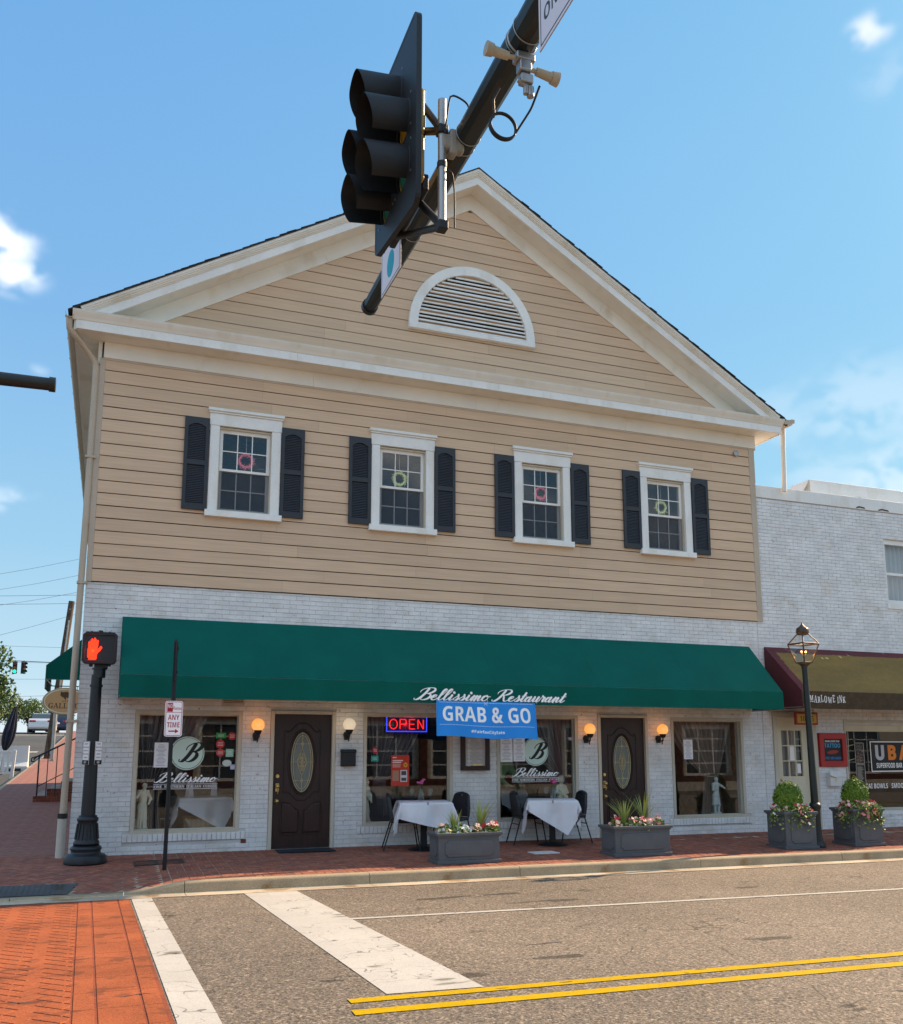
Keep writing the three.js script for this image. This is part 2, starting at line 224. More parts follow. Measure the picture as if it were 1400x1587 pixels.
// lettering
function ctex(w, h, draw, o = {}) { const c = document.createElement('canvas'); c.width = w; c.height = h; const x = c.getContext('2d'); draw(x, w, h); const t = new THREE.CanvasTexture(c); t.colorSpace = THREE.SRGBColorSpace; t.anisotropy = 8; Object.assign(t, o); return t; }
function panelFace(w, h, x, y, z, ry = 0) { return new THREE.PlaneGeometry(w, h).rotateY(ry).translate(x, y, z); }
const printed = (t, o = {}) => { const m = new THREE.MeshStandardMaterial({ map: t, roughness: 0.6, ...o }); return m; };
const decal = (t, o = {}) => printed(t, { alphaTest: 0.5, transparent: true, side: THREE.DoubleSide, ...o });
const GL = { // joined script letters: strokes, then the advance; x-height is 1
  e: ['M0,.35 C.25,.4 .58,.6 .56,.84 C.54,1.04 .25,1.02 .14,.68 C0,.2 .22,0 .45,0 C.6,0 .75,.15 .85,.38', 0.8], l: ['M0,.3 C.3,.7 .62,1.6 .58,2 C.52,2.3 .27,2.2 .2,1.6 L.18,.4 C.18,.1 .3,0 .42,0 C.55,0 .65,.15 .75,.38', 0.68],
  i: ['M0,.35 L.26,.97 L.22,.3 C.2,.05 .3,0 .4,0 C.55,0 .65,.2 .72,.38', 0.65, [0.3, 1.5]], s: ['M0,.3 C.2,.5 .34,.8 .38,1.08 C.42,.78 .68,.5 .56,.2 C.48,-.04 .18,-.04 .1,.16 M.5,.04 C.65,.1 .75,.25 .82,.38', 0.75],
  m: ['M0,.4 C.1,.8 .2,1.02 .28,.95 L.22,0 M.23,.4 C.4,.8 .52,1.04 .64,.95 C.72,.88 .62,.5 .6,0 M.61,.4 C.78,.8 .92,1.04 1.02,.95 C1.12,.88 1,.5 1,.25 C1,.05 1.1,0 1.2,0 C1.3,.05 1.4,.2 1.46,.38', 1.4],
  n: ['M0,.4 C.1,.8 .2,1.02 .28,.95 L.22,0 M.23,.4 C.4,.8 .54,1.04 .64,.95 C.74,.88 .62,.5 .62,.25 C.62,.05 .72,0 .82,0 C.92,.05 1,.2 1.06,.38', 1],
  o: ['M.5,.98 C.2,1.02 .1,.7 .1,.45 C.1,.15 .25,0 .42,0 C.7,0 .8,.4 .75,.65 C.7,.9 .6,1 .5,.98 C.5,.8 .8,.75 .98,.85', 0.88], a: ['M.62,.85 C.4,1.12 .1,.8 .1,.4 C.1,.02 .3,-.05 .44,.12 C.56,.3 .62,.7 .66,.97 L.6,.3 C.58,.05 .68,0 .78,0 C.9,.05 .98,.2 1.04,.38', 0.98],
  t: ['M0,.35 C.2,.8 .3,1.3 .32,1.75 L.22,.3 C.2,.05 .3,0 .4,0 C.55,.02 .62,.2 .7,.38 M.02,1.1 L.62,1.16', 0.62], u: ['M0,.4 L.2,.97 L.18,.3 C.18,.05 .28,0 .4,.05 C.55,.15 .65,.5 .72,.97 L.65,.3 C.63,.05 .73,0 .83,0 C.95,.05 1,.2 1.06,.38', 1],
  r: ['M0,.4 C.1,.8 .15,1.05 .2,1.18 C.22,.92 .5,1 .53,.9 C.5,.6 .45,.3 .5,.1 C.55,-.02 .7,.1 .8,.38', 0.75],
  B: ['M.62,2.15 C.55,1.4 .42,.6 .1,.15 C-.1,-.15 -.5,-.05 -.42,.25 M-.15,1.45 C-.35,1.9 .2,2.35 .85,2.35 C1.45,2.35 1.55,1.95 1.4,1.65 C1.22,1.28 .9,1.22 .6,1.22 C1.15,1.22 1.42,.95 1.35,.55 C1.25,.1 .8,-.12 .5,0 C.3,.1 .3,.32 .46,.36', 1.55],
  R: ['M.62,2.15 C.55,1.4 .42,.6 .1,.15 C-.1,-.15 -.5,-.05 -.42,.25 M-.15,1.45 C-.35,1.9 .2,2.35 .85,2.35 C1.45,2.35 1.55,1.95 1.4,1.65 C1.22,1.28 .9,1.2 .62,1.2 C.95,1 .95,.2 1.22,.02 C1.4,-.08 1.6,.15 1.66,.38', 1.62], ' ': ['', 1.0],
};
function scriptWidth(s) { let w = 0; for (const c of s) w += GL[c][1]; return w; }
function script(x, text, ox, oy, sx, sy, pen, slant = 0.5, thin = 0.28) { // drawn with a broad pen: thick down-strokes, thin joins
  let cx = 0;
  for (const ch of text) {
    const [d, adv, dot] = GL[ch]; let px = 0, py = 0;
    const put = (a, b, da, db) => { const X = ox + (cx + a + slant * b) * sx, Y = oy - b * sy, l = Math.hypot(da, db) || 1, th = pen * (thin + (1 - thin) * Math.max(0, -db / l) ** 1.2); x.beginPath(); x.arc(X, Y, th / 2, 0, 7); x.fill(); };
    for (const m of d.matchAll(/([MCL])([^MCL]*)/g)) {
      const n = m[2].trim().split(/[ ,]+/).map(Number);
      if (m[1] === 'M') [px, py] = n;
      else if (m[1] === 'L') { for (let t = 0; t <= 1; t += 0.02) put(lerp(px, n[0], t), lerp(py, n[1], t), n[0] - px, n[1] - py); [px, py] = n; }
      else for (let q = 0; q < n.length; q += 6) { const [a, b, c, e, f, g] = n.slice(q); for (let t = 0; t <= 1; t += 0.0125) { const s = 1 - t; put(s * s * s * px + 3 * s * s * t * a + 3 * s * t * t * c + t * t * t * f, s * s * s * py + 3 * s * s * t * b + 3 * s * t * t * e + t * t * t * g, 3 * s * s * (a - px) + 6 * s * t * (c - a) + 3 * t * t * (f - c), 3 * s * s * (b - py) + 6 * s * t * (e - b) + 3 * t * t * (g - e)); } [px, py] = [f, g]; }
    }
    if (dot) { x.beginPath(); x.arc(ox + (cx + dot[0] + slant * dot[1]) * sx, oy - dot[1] * sy, pen * 0.62, 0, 7); x.fill(); }
    cx += adv;
  }
}
// ---------------------------------------------------------------- ground, road, pavement
const SLOPE = -0.0042;
const ramp = (x) => sst(1.55, 0.65, x);                                             // the kerb drops to the road at the corner
const walkY = (x, z) => { const n = interp(z, [0, 2.5, 2.65], [0, -0.06, -0.065]), d = interp(z, [0, 0.9, 2.65], [0, -0.035, -0.185]); return lerp(n, d, ramp(x)) + SLOPE * x * clamp(z / 0.6 + 0.35); };
const roadY = (x, z) => interp(z, [2.6, 2.95, 8.5, 14, 60], [-0.2, -0.195, -0.1, -0.2, -0.2]) + SLOPE * x;
const streetY = (z) => interp(-z, [2, 6, 30, 62, 68, 200], [-0.03, 0.10, 1.18, 3.02, 3.2, 3.2]);
function sheet(x0, x1, z0, z1, nx, nz, fy, zs) { return surf((u, v) => { const x = lerp(x0, x1, u), z = zs ? zs[Math.round(v * nz)] : lerp(z0, z1, v); return [x, fy(x, z), z]; }, nx, nz); }
const zsRoad = [2.9, 2.951, 3.5, 4.5, 5.5, 6.5, 7.5, 8.5, 9.5, 11, 12.5, 14, 15.5, 17, 18.6, 22, 27, 60];
struct('road', sheet(-60, 60, 0, 0, 60, zsRoad.length - 1, (x, z) => roadY(x, z), zsRoad), MT.asphalt);
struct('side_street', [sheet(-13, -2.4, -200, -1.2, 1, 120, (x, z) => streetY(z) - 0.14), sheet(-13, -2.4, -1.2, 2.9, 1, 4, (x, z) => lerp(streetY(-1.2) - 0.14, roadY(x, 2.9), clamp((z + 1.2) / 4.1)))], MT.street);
const zT = [-300, -200, -120, -68, -62, -45, -30, -15, -6, -2, 2.5, 2.9];
const grassM = mat('distant_grass', [0.06, 0.10, 0.03], { map: T.clay, roughness: 1 });
struct('terrain', [sheet(-400, -13, 0, 0, 4, zT.length - 1, (x, z) => streetY(z) - 0.2, zT), sheet(-2.4, 400, -300, -68, 3, 2, () => 3.05), sheet(-13, -2.4, -300, -200, 1, 1, () => 3.06), sheet(14, 400, -68, -20, 2, 3, (x, z) => streetY(z) - 0.6), sheet(-400, 400, 60, 200, 2, 2, () => -0.3), sheet(-400, -60, 2.9, 60, 2, 2, () => -0.4), sheet(60, 400, 2.9, 60, 2, 2, () => -0.6), sheet(31, 400, -20, 2.9, 2, 2, () => -0.5)], grassM);

// brick pavement: a bed of pale joints with pavers set in it
const bedM = mat('sandy_paver_joint', [0.55, 0.43, 0.33], { map: T.concrete, roughness: 1 });
const zsW = [-0.25, 0, 0.3, 0.6, 0.9, 1.3, 1.7, 2.1, 2.5];
const walk = struct('pavement', sheet(-2.25, 30, 0, 0, 128, zsW.length - 1, (x, z) => walkY(x, z) - 0.0075, zsW), bedM);
struct('side_pavement', sheet(-2.25, -0.0, -66, -0.25, 1, 100, (x, z) => lerp(walkY(x, 0) - 0.0075, streetY(z), clamp((-z - 0.25) / 2))), mat('far_brick_paving', [0.36, 0.165, 0.13], { map: T.clay, roughness: 0.95 }));
{
  const list = [];
  const add = (x, z, a, L, W) => { // a paver centred on x, z, turned by a
    const c = Math.cos(a), s = Math.sin(a), q = 0.0055, y = walkY(x, z), dy = rr(-0.0015, 0.0015), hx = (walkY(x + 0.1, z) - walkY(x - 0.1, z)) / 0.2, hz = (walkY(x, z + 0.1) - walkY(x, z - 0.1)) / 0.2;
    const g = new THREE.BoxGeometry(L - 2 * q, 0.02, W - 2 * q).rotateY(-a); const p = g.attributes.position;
    for (let i = 0; i < p.count; i++) p.setXYZ(i, x + p.getX(i), y - 0.0125 + p.getY(i) + dy + p.getX(i) * hx + p.getZ(i) * hz, z + p.getZ(i));
    list.push({ g, d: Math.hypot(x - 0.44, y - 1.48, z - 14.4), m: Math.min(3, (rnd() * 4) | 0) });
  };
  const L = 0.2, W = 0.1;
  for (let j = 0; j < 28; j++) for (let i = 0; i < 150; i++) { // basket weave along the shopfronts
    const cx = 1.28 + (i + 0.5) * L, cz = 2.5 - (j + 0.5) * L; if (cx > 16.6 || cz < 0.0) continue;
    for (const k of [-0.25, 0.25]) (i + j) % 2 ? add(cx + k * L, cz, Math.PI / 2, L, W) : add(cx, cz + k * L, 0, L, W);
  }
  const r2 = Math.SQRT1_2; // herringbone round the corner
  for (let a = -60; a < 60; a++) for (let b = -60; b < 60; b++) {
    const u = a * W + 0, v = b * W, s = ((a - b) % 4 + 4) % 4; let cu, cv, ang;
    if (s === 0) { cu = u + W; cv = v + W / 2; ang = 0; } else if (s === 3) { cu = u + W / 2; cv = v + W; ang = Math.PI / 2; } else continue;
    const x = (cu - cv) * r2 + 0.2, z = (cu + cv) * r2 + 1.2; if (x > 1.10 || x < -2.15 || z < (x > -0.05 ? -0.06 : -0.34) || z > 2.44) continue;
    if (x < 0.12 && z > 1.9) continue;
    add(x, z, Math.PI / 4 + ang, L, W);
  }
  for (let z = 2.4; z > 0; z -= 0.2) add(1.225, z, Math.PI / 2, L, W);
  list.sort((p, q) => p.d - q.d);
  list.slice(0, 300).forEach((b) => part('brick', b.g, paverMats[b.m], walk));
  for (let m = 0; m < 4; m++) part('brick_paving', list.slice(300).filter((b) => b.m === m).map((b) => b.g), paverMats[m], walk, { stuff: true });
}
{ // the grey tactile strip of the ramp, with its domes
  const g = [surf((u, v) => { const x = lerp(-2.2, 0.2 + v * -0.1, u), z = lerp(1.92, 2.48, v); return [x, walkY(x, z) + 0.004, z]; }, 12, 3)];
  for (let i = 0; i < 34; i++) for (let j = 0; j < 8; j++) { const x = -1.96 + i * 0.06, z = 1.95 + j * 0.065; g.push(new THREE.CylinderGeometry(0.012, 0.018, 0.006, 8).translate(x, walkY(x, z) + 0.006, z)); }
  struct('tactile_paving', g, mat('grey_tactile_paving', [0.10, 0.105, 0.115], { map: T.concrete, roughness: 0.9 }));
}
{ // kerb in poured lengths, and the concrete gutter pan
  const kerb = thing('kerb', 'pale concrete kerb between brick pavement and road', 'kerb'); kerb.userData = { kind: 'structure' };
  const joints = [-2.25, -0.5, 0.72, 1.41, 3.72, 5.86, 8.82, 11.5, 14.1, 16.8, 20, 24, 30];
  for (let i = 0; i + 1 < joints.length; i++) {
    const n = Math.max(2, Math.ceil((joints[i + 1] - joints[i]) / 0.25)), g = 0.004, a = joints[i] + g, b = joints[i + 1] - g;
    const prof = (x) => { const t = walkY(x, 2.5), bot = roadY(x, 2.65) - 0.15, top = Math.max(t, roadY(x, 2.65) + 0.012), h = top - roadY(x, 2.65), r = Math.min(0.045, h * 0.5); const P = [[2.5, bot], [2.5, top]]; for (let k = 0; k <= 5; k++) { const q = Math.PI / 2 * (1 - k / 5); P.push([2.65 - r - 0.012 * 0 + r * Math.cos(q), top - r + r * Math.sin(q)]); } P.push([2.662, bot]); return P; };
    const m = prof(a).length, s = surf((u, v) => { const x = lerp(a, b, u), k = Math.round(v * (m - 1)), p = prof(x)[k]; return [x, p[1], p[0]]; }, n, m - 1);
    const ends = [a, b].map((x) => { const e = new THREE.ShapeGeometry(poly(prof(x))); const p = e.attributes.position; for (let q = 0; q < p.count; q++) p.setXYZ(q, x, p.getY(q), p.getX(q)); e.computeVertexNormals(); return e; });
    part('kerb_stone', [s, ...ends], MT.concrete, kerb);
  }
  const pans = [-2.25, 0.63, 1.41, 3.72, 5.86, 8.82, 11.5, 14.1, 16.8, 22, 30];
  const pan = thing('gutter_pan', '', ''); pan.userData = { kind: 'structure' };
  for (let i = 0; i + 1 < pans.length; i++) part('gutter_slab', sheet(pans[i] + 0.004, pans[i + 1] - 0.004, 2.66, 2.952, 12, 2, (x, z) => roadY(x, z) + 0.006), mat('gutter_concrete', [0.58, 0.50, 0.39], { map: T.concrete, roughness: 0.9 }), pan);
}
// painted lines, each a sheet just above the asphalt
const stripe = (pts, lift = 0.004, nz = 24) => surf((u, v) => { const [a, b, c, d] = pts, x = lerp(lerp(a[0], b[0], u), lerp(d[0], c[0], u), v), z = lerp(lerp(a[1], b[1], u), lerp(d[1], c[1], u), v); return [x, roadY(x, z) + lift, z]; }, 4, nz);
struct('crosswalk_line', stripe([[0.80, 2.955], [1.02, 2.955], [1.19, 9.5], [0.94, 9.5]]), MT.marking);
struct('stop_bar', stripe([[2.075, 2.955], [2.71, 2.955], [2.95, 8.345], [2.27, 8.295]]), MT.marking);
{ // the edge line and the double yellow line converge a little, as on the photograph
  const line = (x0, z0, x1, z1, w) => { const g = []; const n = Math.ceil((x1 - x0) / 0.7); for (let i = 0; i < n; i++) { const a = lerp(x0, x1, i / n), b = lerp(x0, x1, (i + 1) / n), za = lerp(z0, z1, i / n), zb = lerp(z0, z1, (i + 1) / n); g.push(stripe([[a, za - w / 2], [b, zb - w / 2], [b, zb + w / 2], [a, za + w / 2]], 0.005, 1)); } return g; };
  struct('parking_edge_line', line(2.72, 5.24, 40, 6.9, 0.085), MT.marking);
  struct('yellow_centre_line', line(1.99, 8.395, 40, 9.5, 0.105), MT.yellow);
  struct('yellow_centre_line', line(1.95, 8.655, 40, 9.8, 0.105), MT.yellow);
}
{ // red crossing: stamped herringbone between rows of long bricks
  const cw = struct('red_crosswalk', stripe([[-2.6, 2.955], [0.775, 2.955], [0.93, 9.5], [-2.45, 9.5]], 0.003, 40), MT.redGrooveShade);
  const list = [], sk = (x, z) => x + (z - 2.7) * 0.0195;
  const slab = (pts) => { // a raised piece from its plan, edges eased
    const cx = pts.reduce((a, p) => a + p[0], 0) / pts.length, cz = pts.reduce((a, p) => a + p[1], 0) / pts.length, P = [], n = pts.length;
    const top = pts.map(([x, z]) => { const l = Math.hypot(x - cx, z - cz), q = 1 - 0.006 / l; return [cx + (x - cx) * q, cz + (z - cz) * q]; }), Y = (x, z, h) => roadY(sk(x, z), z) + h, pt = ([x, z], h) => [sk(x, z), Y(x, z, h), z];
    for (let i = 0; i < n; i++) { const a = pts[i], b = pts[(i + 1) % n], c = top[(i + 1) % n], d = top[i]; P.push(...pt(a, 0.002), ...pt(b, 0.002), ...pt(c, 0.007), ...pt(a, 0.002), ...pt(c, 0.007), ...pt(d, 0.007)); if (i > 1) P.push(...pt(top[0], 0.007), ...pt(top[i - 1], 0.007), ...pt(top[i], 0.007)); }
    const g = new THREE.BufferGeometry(); g.setAttribute('position', new THREE.Float32BufferAttribute(P, 3)); g.computeVertexNormals(); list.push({ g, d: Math.hypot(cx - 0.44, 1.5, cz - 14.4) });
  };
  const cols = [[0.225, 0.355], [0.368, 0.635], [0.648, 0.765]];
  for (const [a, b] of cols) for (let z = 2.96, k = 0; z < 9.4; z += 0.46) slab([[a + 0.002, z + 0.001], [b - 0.002, z + 0.001], [b - 0.002, z + 0.459], [a + 0.002, z + 0.459]]);
  const L = 0.24, W = 0.12, r2 = Math.SQRT1_2;
  for (let a = -70; a < 70; a++) for (let b = -70; b < 70; b++) {
    const s = ((a - b) % 4 + 4) % 4; if (s === 1 || s === 2) continue;
    const u = a * W, v = b * W, q = 0.005, R = s === 0 ? [[u + q, v + q], [u + 2 * W - q, v + q], [u + 2 * W - q, v + W - q], [u + q, v + W - q]] : [[u + q, v + q], [u + W - q, v + q], [u + W - q, v + 2 * W - q], [u + q, v + 2 * W - q]];
    const pts = R.map(([p, t]) => [(p - t) * r2 - 0.6, (p + t) * r2 + 6]);
    if (pts.some(([x, z]) => x < -2.5 || z < 2.97 || z > 9.45)) continue; const XM = 0.213, cut = []; pts.forEach((p, k) => { const r = pts[(k + 1) % 4], i = p[0] <= XM, j = r[0] <= XM; if (i) cut.push(p); if (i !== j) { const t = (XM - p[0]) / (r[0] - p[0]); cut.push([XM, lerp(p[1], r[1], t)]); } }); if (cut.length > 2) slab(cut);
  }
  list.sort((p, q) => p.d - q.d);
  const near = list.filter((b) => b.d > 5.6);
  near.slice(0, 300).forEach((b) => part('brick', b.g, MT.red, cw));
  part('stamped_bricks', [...list.filter((b) => b.d <= 5.6), ...near.slice(300)].map((b) => b.g), MT.red, cw, { stuff: true });
}
{ // far kerb, kerb of the side street, marks on the far road
  struct('side_kerb', surf((u, v) => { const z = lerp(-66, -0.6, u), y = streetY(z); return [[-2.25, y], [-2.36, y], [-2.4, y - 0.16]].map((p) => [p[0], p[1], z])[Math.round(v * 2)]; }, 80, 2), MT.concrete);
  const yS = (z) => streetY(z) - 0.135;
  struct('far_crossing_line', sheet(-12.5, -2.4, -58.6, -57.8, 1, 1, (x, z) => yS(z) + 0.01), MT.marking);
  for (const [x0, x1] of [[-12, -9.2], [-8.6, -7.0], [-5.8, -4.3], [-3.6, -2.6]]) struct('far_road_dash', sheet(x0, x1, -63.2, -62.2, 1, 1, (x, z) => yS(z) + 0.012), MT.marking);
  struct('far_road_edge_line', surf((u, v) => { const x = lerp(-12.4, -2.9, u), z = -36.5 + 1.2 * Math.sin(u * 11) + v * 0.9; return [x, yS(z) + 0.012, z]; }, 40, 1), MT.marking);
}

{ // open cracks that run along the road, black and ragged
  const crack = (x0, x1, z, amp) => { const g = []; let x = x0; while (x < x1) { const l = rr(0.10, 0.42), w = rr(0.004, 0.016), n = 7, zc = z + amp * Math.sin(x * 1.7) + rr(-0.03, 0.03), x0_ = x; g.push(surf((u, v) => { const X = x0_ + l * u, Z = zc + 0.02 * Math.sin(X * 23) + (v - 0.5) * 2 * w * Math.sin(Math.PI * u) * (0.6 + 0.4 * Math.sin(X * 61)); return [X, roadY(X, Z) + 0.0085, Z]; }, n, 1)); x += l + rr(0.02, 0.5); } return g; };
  const m = mat('crack_black', [0.045, 0.042, 0.040], { roughness: 1 });
  struct('road_crack', crack(-1.6, 5.2, 6.35, 0.05), m); struct('road_crack', crack(-1.8, 3.4, 7.7, 0.07), m); struct('road_crack', crack(4.5, 12, 4.2, 0.1), m);
}
// ---------------------------------------------------------------- the restaurant
const B = thing('restaurant_building', 'tan clapboard gabled two-storey restaurant over a white-painted brick shopfront', 'building');
const WL = 0, WR = 12.27, YB = 4.0, YF = 7.55, DEPTH = 16, PITCH = 0.595, APX = 6.22;
const shops = [[0.81, 2.38, 0.283, 2.085], [4.325, 5.87, 0.298, 2.105], [6.675, 8.24, 0.305, 2.105], [10.185, 11.8, 0.263, 2.095]];
const doors = [[2.82, 3.86, -0.2, 2.12], [8.64, 9.68, -0.2, 2.135]];
const wins = [[1.70, 2.835], [4.38, 5.51], [7.05, 8.18], [9.685, 10.825]];
const backHoles = [...shops, ...doors];
part('brick_wall_core', ext(poly(rectP(WL + 0.004, 16.9, -0.5, 3.99), [...backHoles, [12.55, 13.4, -0.2, 2.12], [14.28, 16.6, 0.32, 2.0]].map((h) => rectP(...h))), 0.24).translate(0, 0, -0.249), MT.mortar, B);
const upHoles = wins.map(([a, b]) => [a + 0.14, b - 0.14, 5.255, 6.66]);
part('upper_wall_core', [ext(poly(rectP(WL + 0.02, WR, YB, 7.9), upHoles.map((h) => rectP(...h))), 0.2).translate(0, 0, -0.2), ext(poly([[0.4, 7.9], [12.05, 7.9], [APX, 11.4]]), 0.2).translate(0, 0, -0.2)], MT.sidingBack, B);
// side and rear walls, floors and partitions that shut the rooms
part('side_wall', [bx(WL + 0.004, 0.2, -0.5, 3.99, -DEPTH, -0.25), bx(WL + 0.02, 0.2, 4.0, 8, -DEPTH, -0.21), bx(12.07, 12.25, 3.99, 8, -DEPTH, -0.21), bx(12.05, 12.27, -0.5, 3.98, -DEPTH, -0.25)], mat('side_wall_paint', [0.55, 0.43, 0.32], { map: T.siding }), B);
part('rear_wall', bx(0.02, 12.25, -0.5, 8, -DEPTH - 0.2, -DEPTH - 0.001), MT.sidingBack, B);
part('interior_floor', bx(0.21, 12.04, -0.2, 0.02, -7, -0.26), MT.floorIn, B);
part('interior_ceiling', [bx(0.21, 12.04, 3.0, 3.2, -7, -0.26), bx(0.21, 12.06, 7.6, 7.7, -5, -0.21), bx(0.21, 12.06, 4.2, 4.3, -5, -0.21)], MT.room, B);
part('interior_wall', [bx(0.21, 12.04, 0.021, 2.999, -7.2, -7.001), bx(2.5, 2.62, 0.021, 2.999, -4, -0.26), bx(8.42, 8.52, 0.021, 2.999, -7, -0.26), bx(11.95, 12.04, 0.021, 2.999, -7, -0.26)], mat('interior_brick', [0.30, 0.23, 0.14], { map: T.clay }), B);
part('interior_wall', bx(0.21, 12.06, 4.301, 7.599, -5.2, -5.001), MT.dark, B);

function layBricks(parent, x0, x1, y0, y1, holes, zf, mats3, offset = 0) { // running bond, cut at the openings
  const out = [], CH = 0.0713, CL = 0.2115, J = 0.0068;
  const yBase = -0.1; let row = 0;
  for (let y = yBase; y < y1; y += CH, row++) {
    const ya = Math.max(y, y0), yb = Math.min(y + CH - J, y1); if (yb - ya < 0.012) continue;
    for (let x = x0 - CL + (row % 2) * CL / 2 + offset; x < x1; x += CL) {
      let segs = [[Math.max(x, x0), Math.min(x + CL - 0.004, x1)]];
      for (const [a, b, c, d] of holes) if (yb > c + 0.004 && ya < d - 0.004) segs = segs.flatMap(([p, q]) => (q <= a || p >= b ? [[p, q]] : [[p, Math.min(q, a - 0.004)], [Math.max(p, b + 0.004), q]])).filter(([p, q]) => q - p > 0.012);
      for (const [p, q] of segs) if (q - p > 0.012) { const z = zf + rr(-0.002, 0.002), e = 0.003, w = rr(-0.0012, 0.0012); out.push({ g: brickGeo(p, q, ya + w, yb + w, z, e), d: Math.hypot((p + q) / 2 - 0.44, ya - 1.48, 14.4), m: (rnd() * 3) | 0 }); }
    }
  }
  return out;
}
function brickGeo(x0, x1, y0, y1, z, e) { // front face with eased edges and four sides
  const zb = z - 0.03, a = [x0, y0, zb], b = [x1, y0, zb], c = [x1, y1, zb], d = [x0, y1, zb], A = [x0, y0, z - e], B_ = [x1, y0, z - e], C = [x1, y1, z - e], D = [x0, y1, z - e], p = [x0 + e, y0 + e, z], q = [x1 - e, y0 + e, z], r = [x1 - e, y1 - e, z], s = [x0 + e, y1 - e, z];
  const P = []; const quad = (i, j, k, l) => P.push(...i, ...j, ...k, ...i, ...k, ...l);
  quad(p, q, r, s); quad(A, B_, q, p); quad(B_, C, r, q); quad(C, D, s, r); quad(D, A, p, s); quad(a, b, B_, A); quad(b, c, C, B_); quad(c, d, D, C); quad(d, a, A, D);
  const g = new THREE.BufferGeometry(); g.setAttribute('position', new THREE.Float32BufferAttribute(P, 3)); g.computeVertexNormals(); return g;
}
function placeBricks(list, parent, ms, most = 300) { list.sort((a, b) => a.d - b.d); list.slice(0, most).forEach((b) => part('brick', b.g, ms[b.m], parent)); for (let m = 0; m < 3; m++) { const r = list.slice(most).filter((b) => b.m === m); if (r.length) part('brickwork', r.map((b) => b.g), ms[m], parent, { stuff: true }); } }
{
  const sills = shops.map(([a, b, c]) => [a - 0.1, b + 0.1, c - 0.115, c]);
  const behind = [[0.75, 11.9, 2.75, 3.3]];
  const bricks = layBricks(B, WL, WR, -0.1, YB - 0.004, [...shops.map(([a, b, c, d]) => [a, b, c, d]), ...doors, ...sills, ...behind, [2.06, 2.4, 2.21, 2.32]], 0, brickMats);
  placeBricks(bricks, B, brickMats);
  sills.forEach(([a, b, c, d]) => { const n = Math.round((b - a) / 0.0705), st = (b - a) / n; const s = []; for (let i = 0; i < n; i++) s.push({ g: brickGeo(a + i * st + 0.004, a + (i + 1) * st - 0.004, c + 0.004, d - 0.002, 0.018 + rr(-0.002, 0.002), 0.0035), m: (rnd() * 3) | 0 }); s.forEach((q) => part('sill_brick', q.g, brickMats[q.m], B)); });
  sills.forEach(([a, b, c, d]) => part('wall_sill_ledge', bx(a + 0.1, b - 0.1, d - 0.03, d + 0.002, -0.3, 0.012), MT.cream, B));
  const red = part('bare_brick', brickGeo(2.42, 2.50, 0.105, 0.165, 0.006, 0.004), MT.brickRed, B);
}
{ // clapboards: each a wedge, thick edge down
  const wedge = (x0, x1, ya, y1, m, y0 = ya + rr(-0.0022, 0.0022)) => part('siding_board', extX([[0.015, y0 + 0.004], [0.029, y0 + 0.004], [0.030, y0 + 0.007], [0.021, y1 - 0.005], [0.006, y1 - 0.005]], x0, x1), boardMats[m], B);
  const EX = 0.1972, cut = (xa, xb, y0, y1) => { let s = [[xa, xb]]; for (const [a, b, c, d] of upHoles) if (y1 > c && y0 < d) s = s.flatMap(([p, q]) => (q <= a || p >= b ? [[p, q]] : [[p, a], [b, q]])); return s; };
  const lay = (xa, xb, y0, y1) => { for (const [p, q] of cut(xa, xb, y0, y1)) { let x = p; while (x < q - 0.01) { let e = x + rr(2.4, 3.66); if (q - e < 0.5) e = q; wedge(x + 0.001, e - 0.001, y0, y1, (rnd() * 3) | 0); x = e; } } };
  for (let k = 0; k < 18; k++) lay(0.075, WR - 0.0, YB + 0.004 + k * EX, YB + (k + 1) * EX);
  for (let k = 0; k < 17; k++) { const y0 = 8.06 + k * EX, ym = y0 + EX * 0.5, half = (11.46 - ym) / PITCH + 0.22; if (half > 0.05) lay(Math.max(0.5, APX - half), Math.min(12, APX + half), y0, y0 + EX); }
  part('corner_board', [bx(-0.006, 0.074, 4.0, 7.545, -0.12, 0.026)], MT.gutter, B);
  part('corner_board', [bx(12.271, 12.40, 4.0, 7.545, -0.16, 0.03), bx(12.4, 12.425, 6.84, 7.545, -0.17, 0.01)], MT.gutter, B);
}
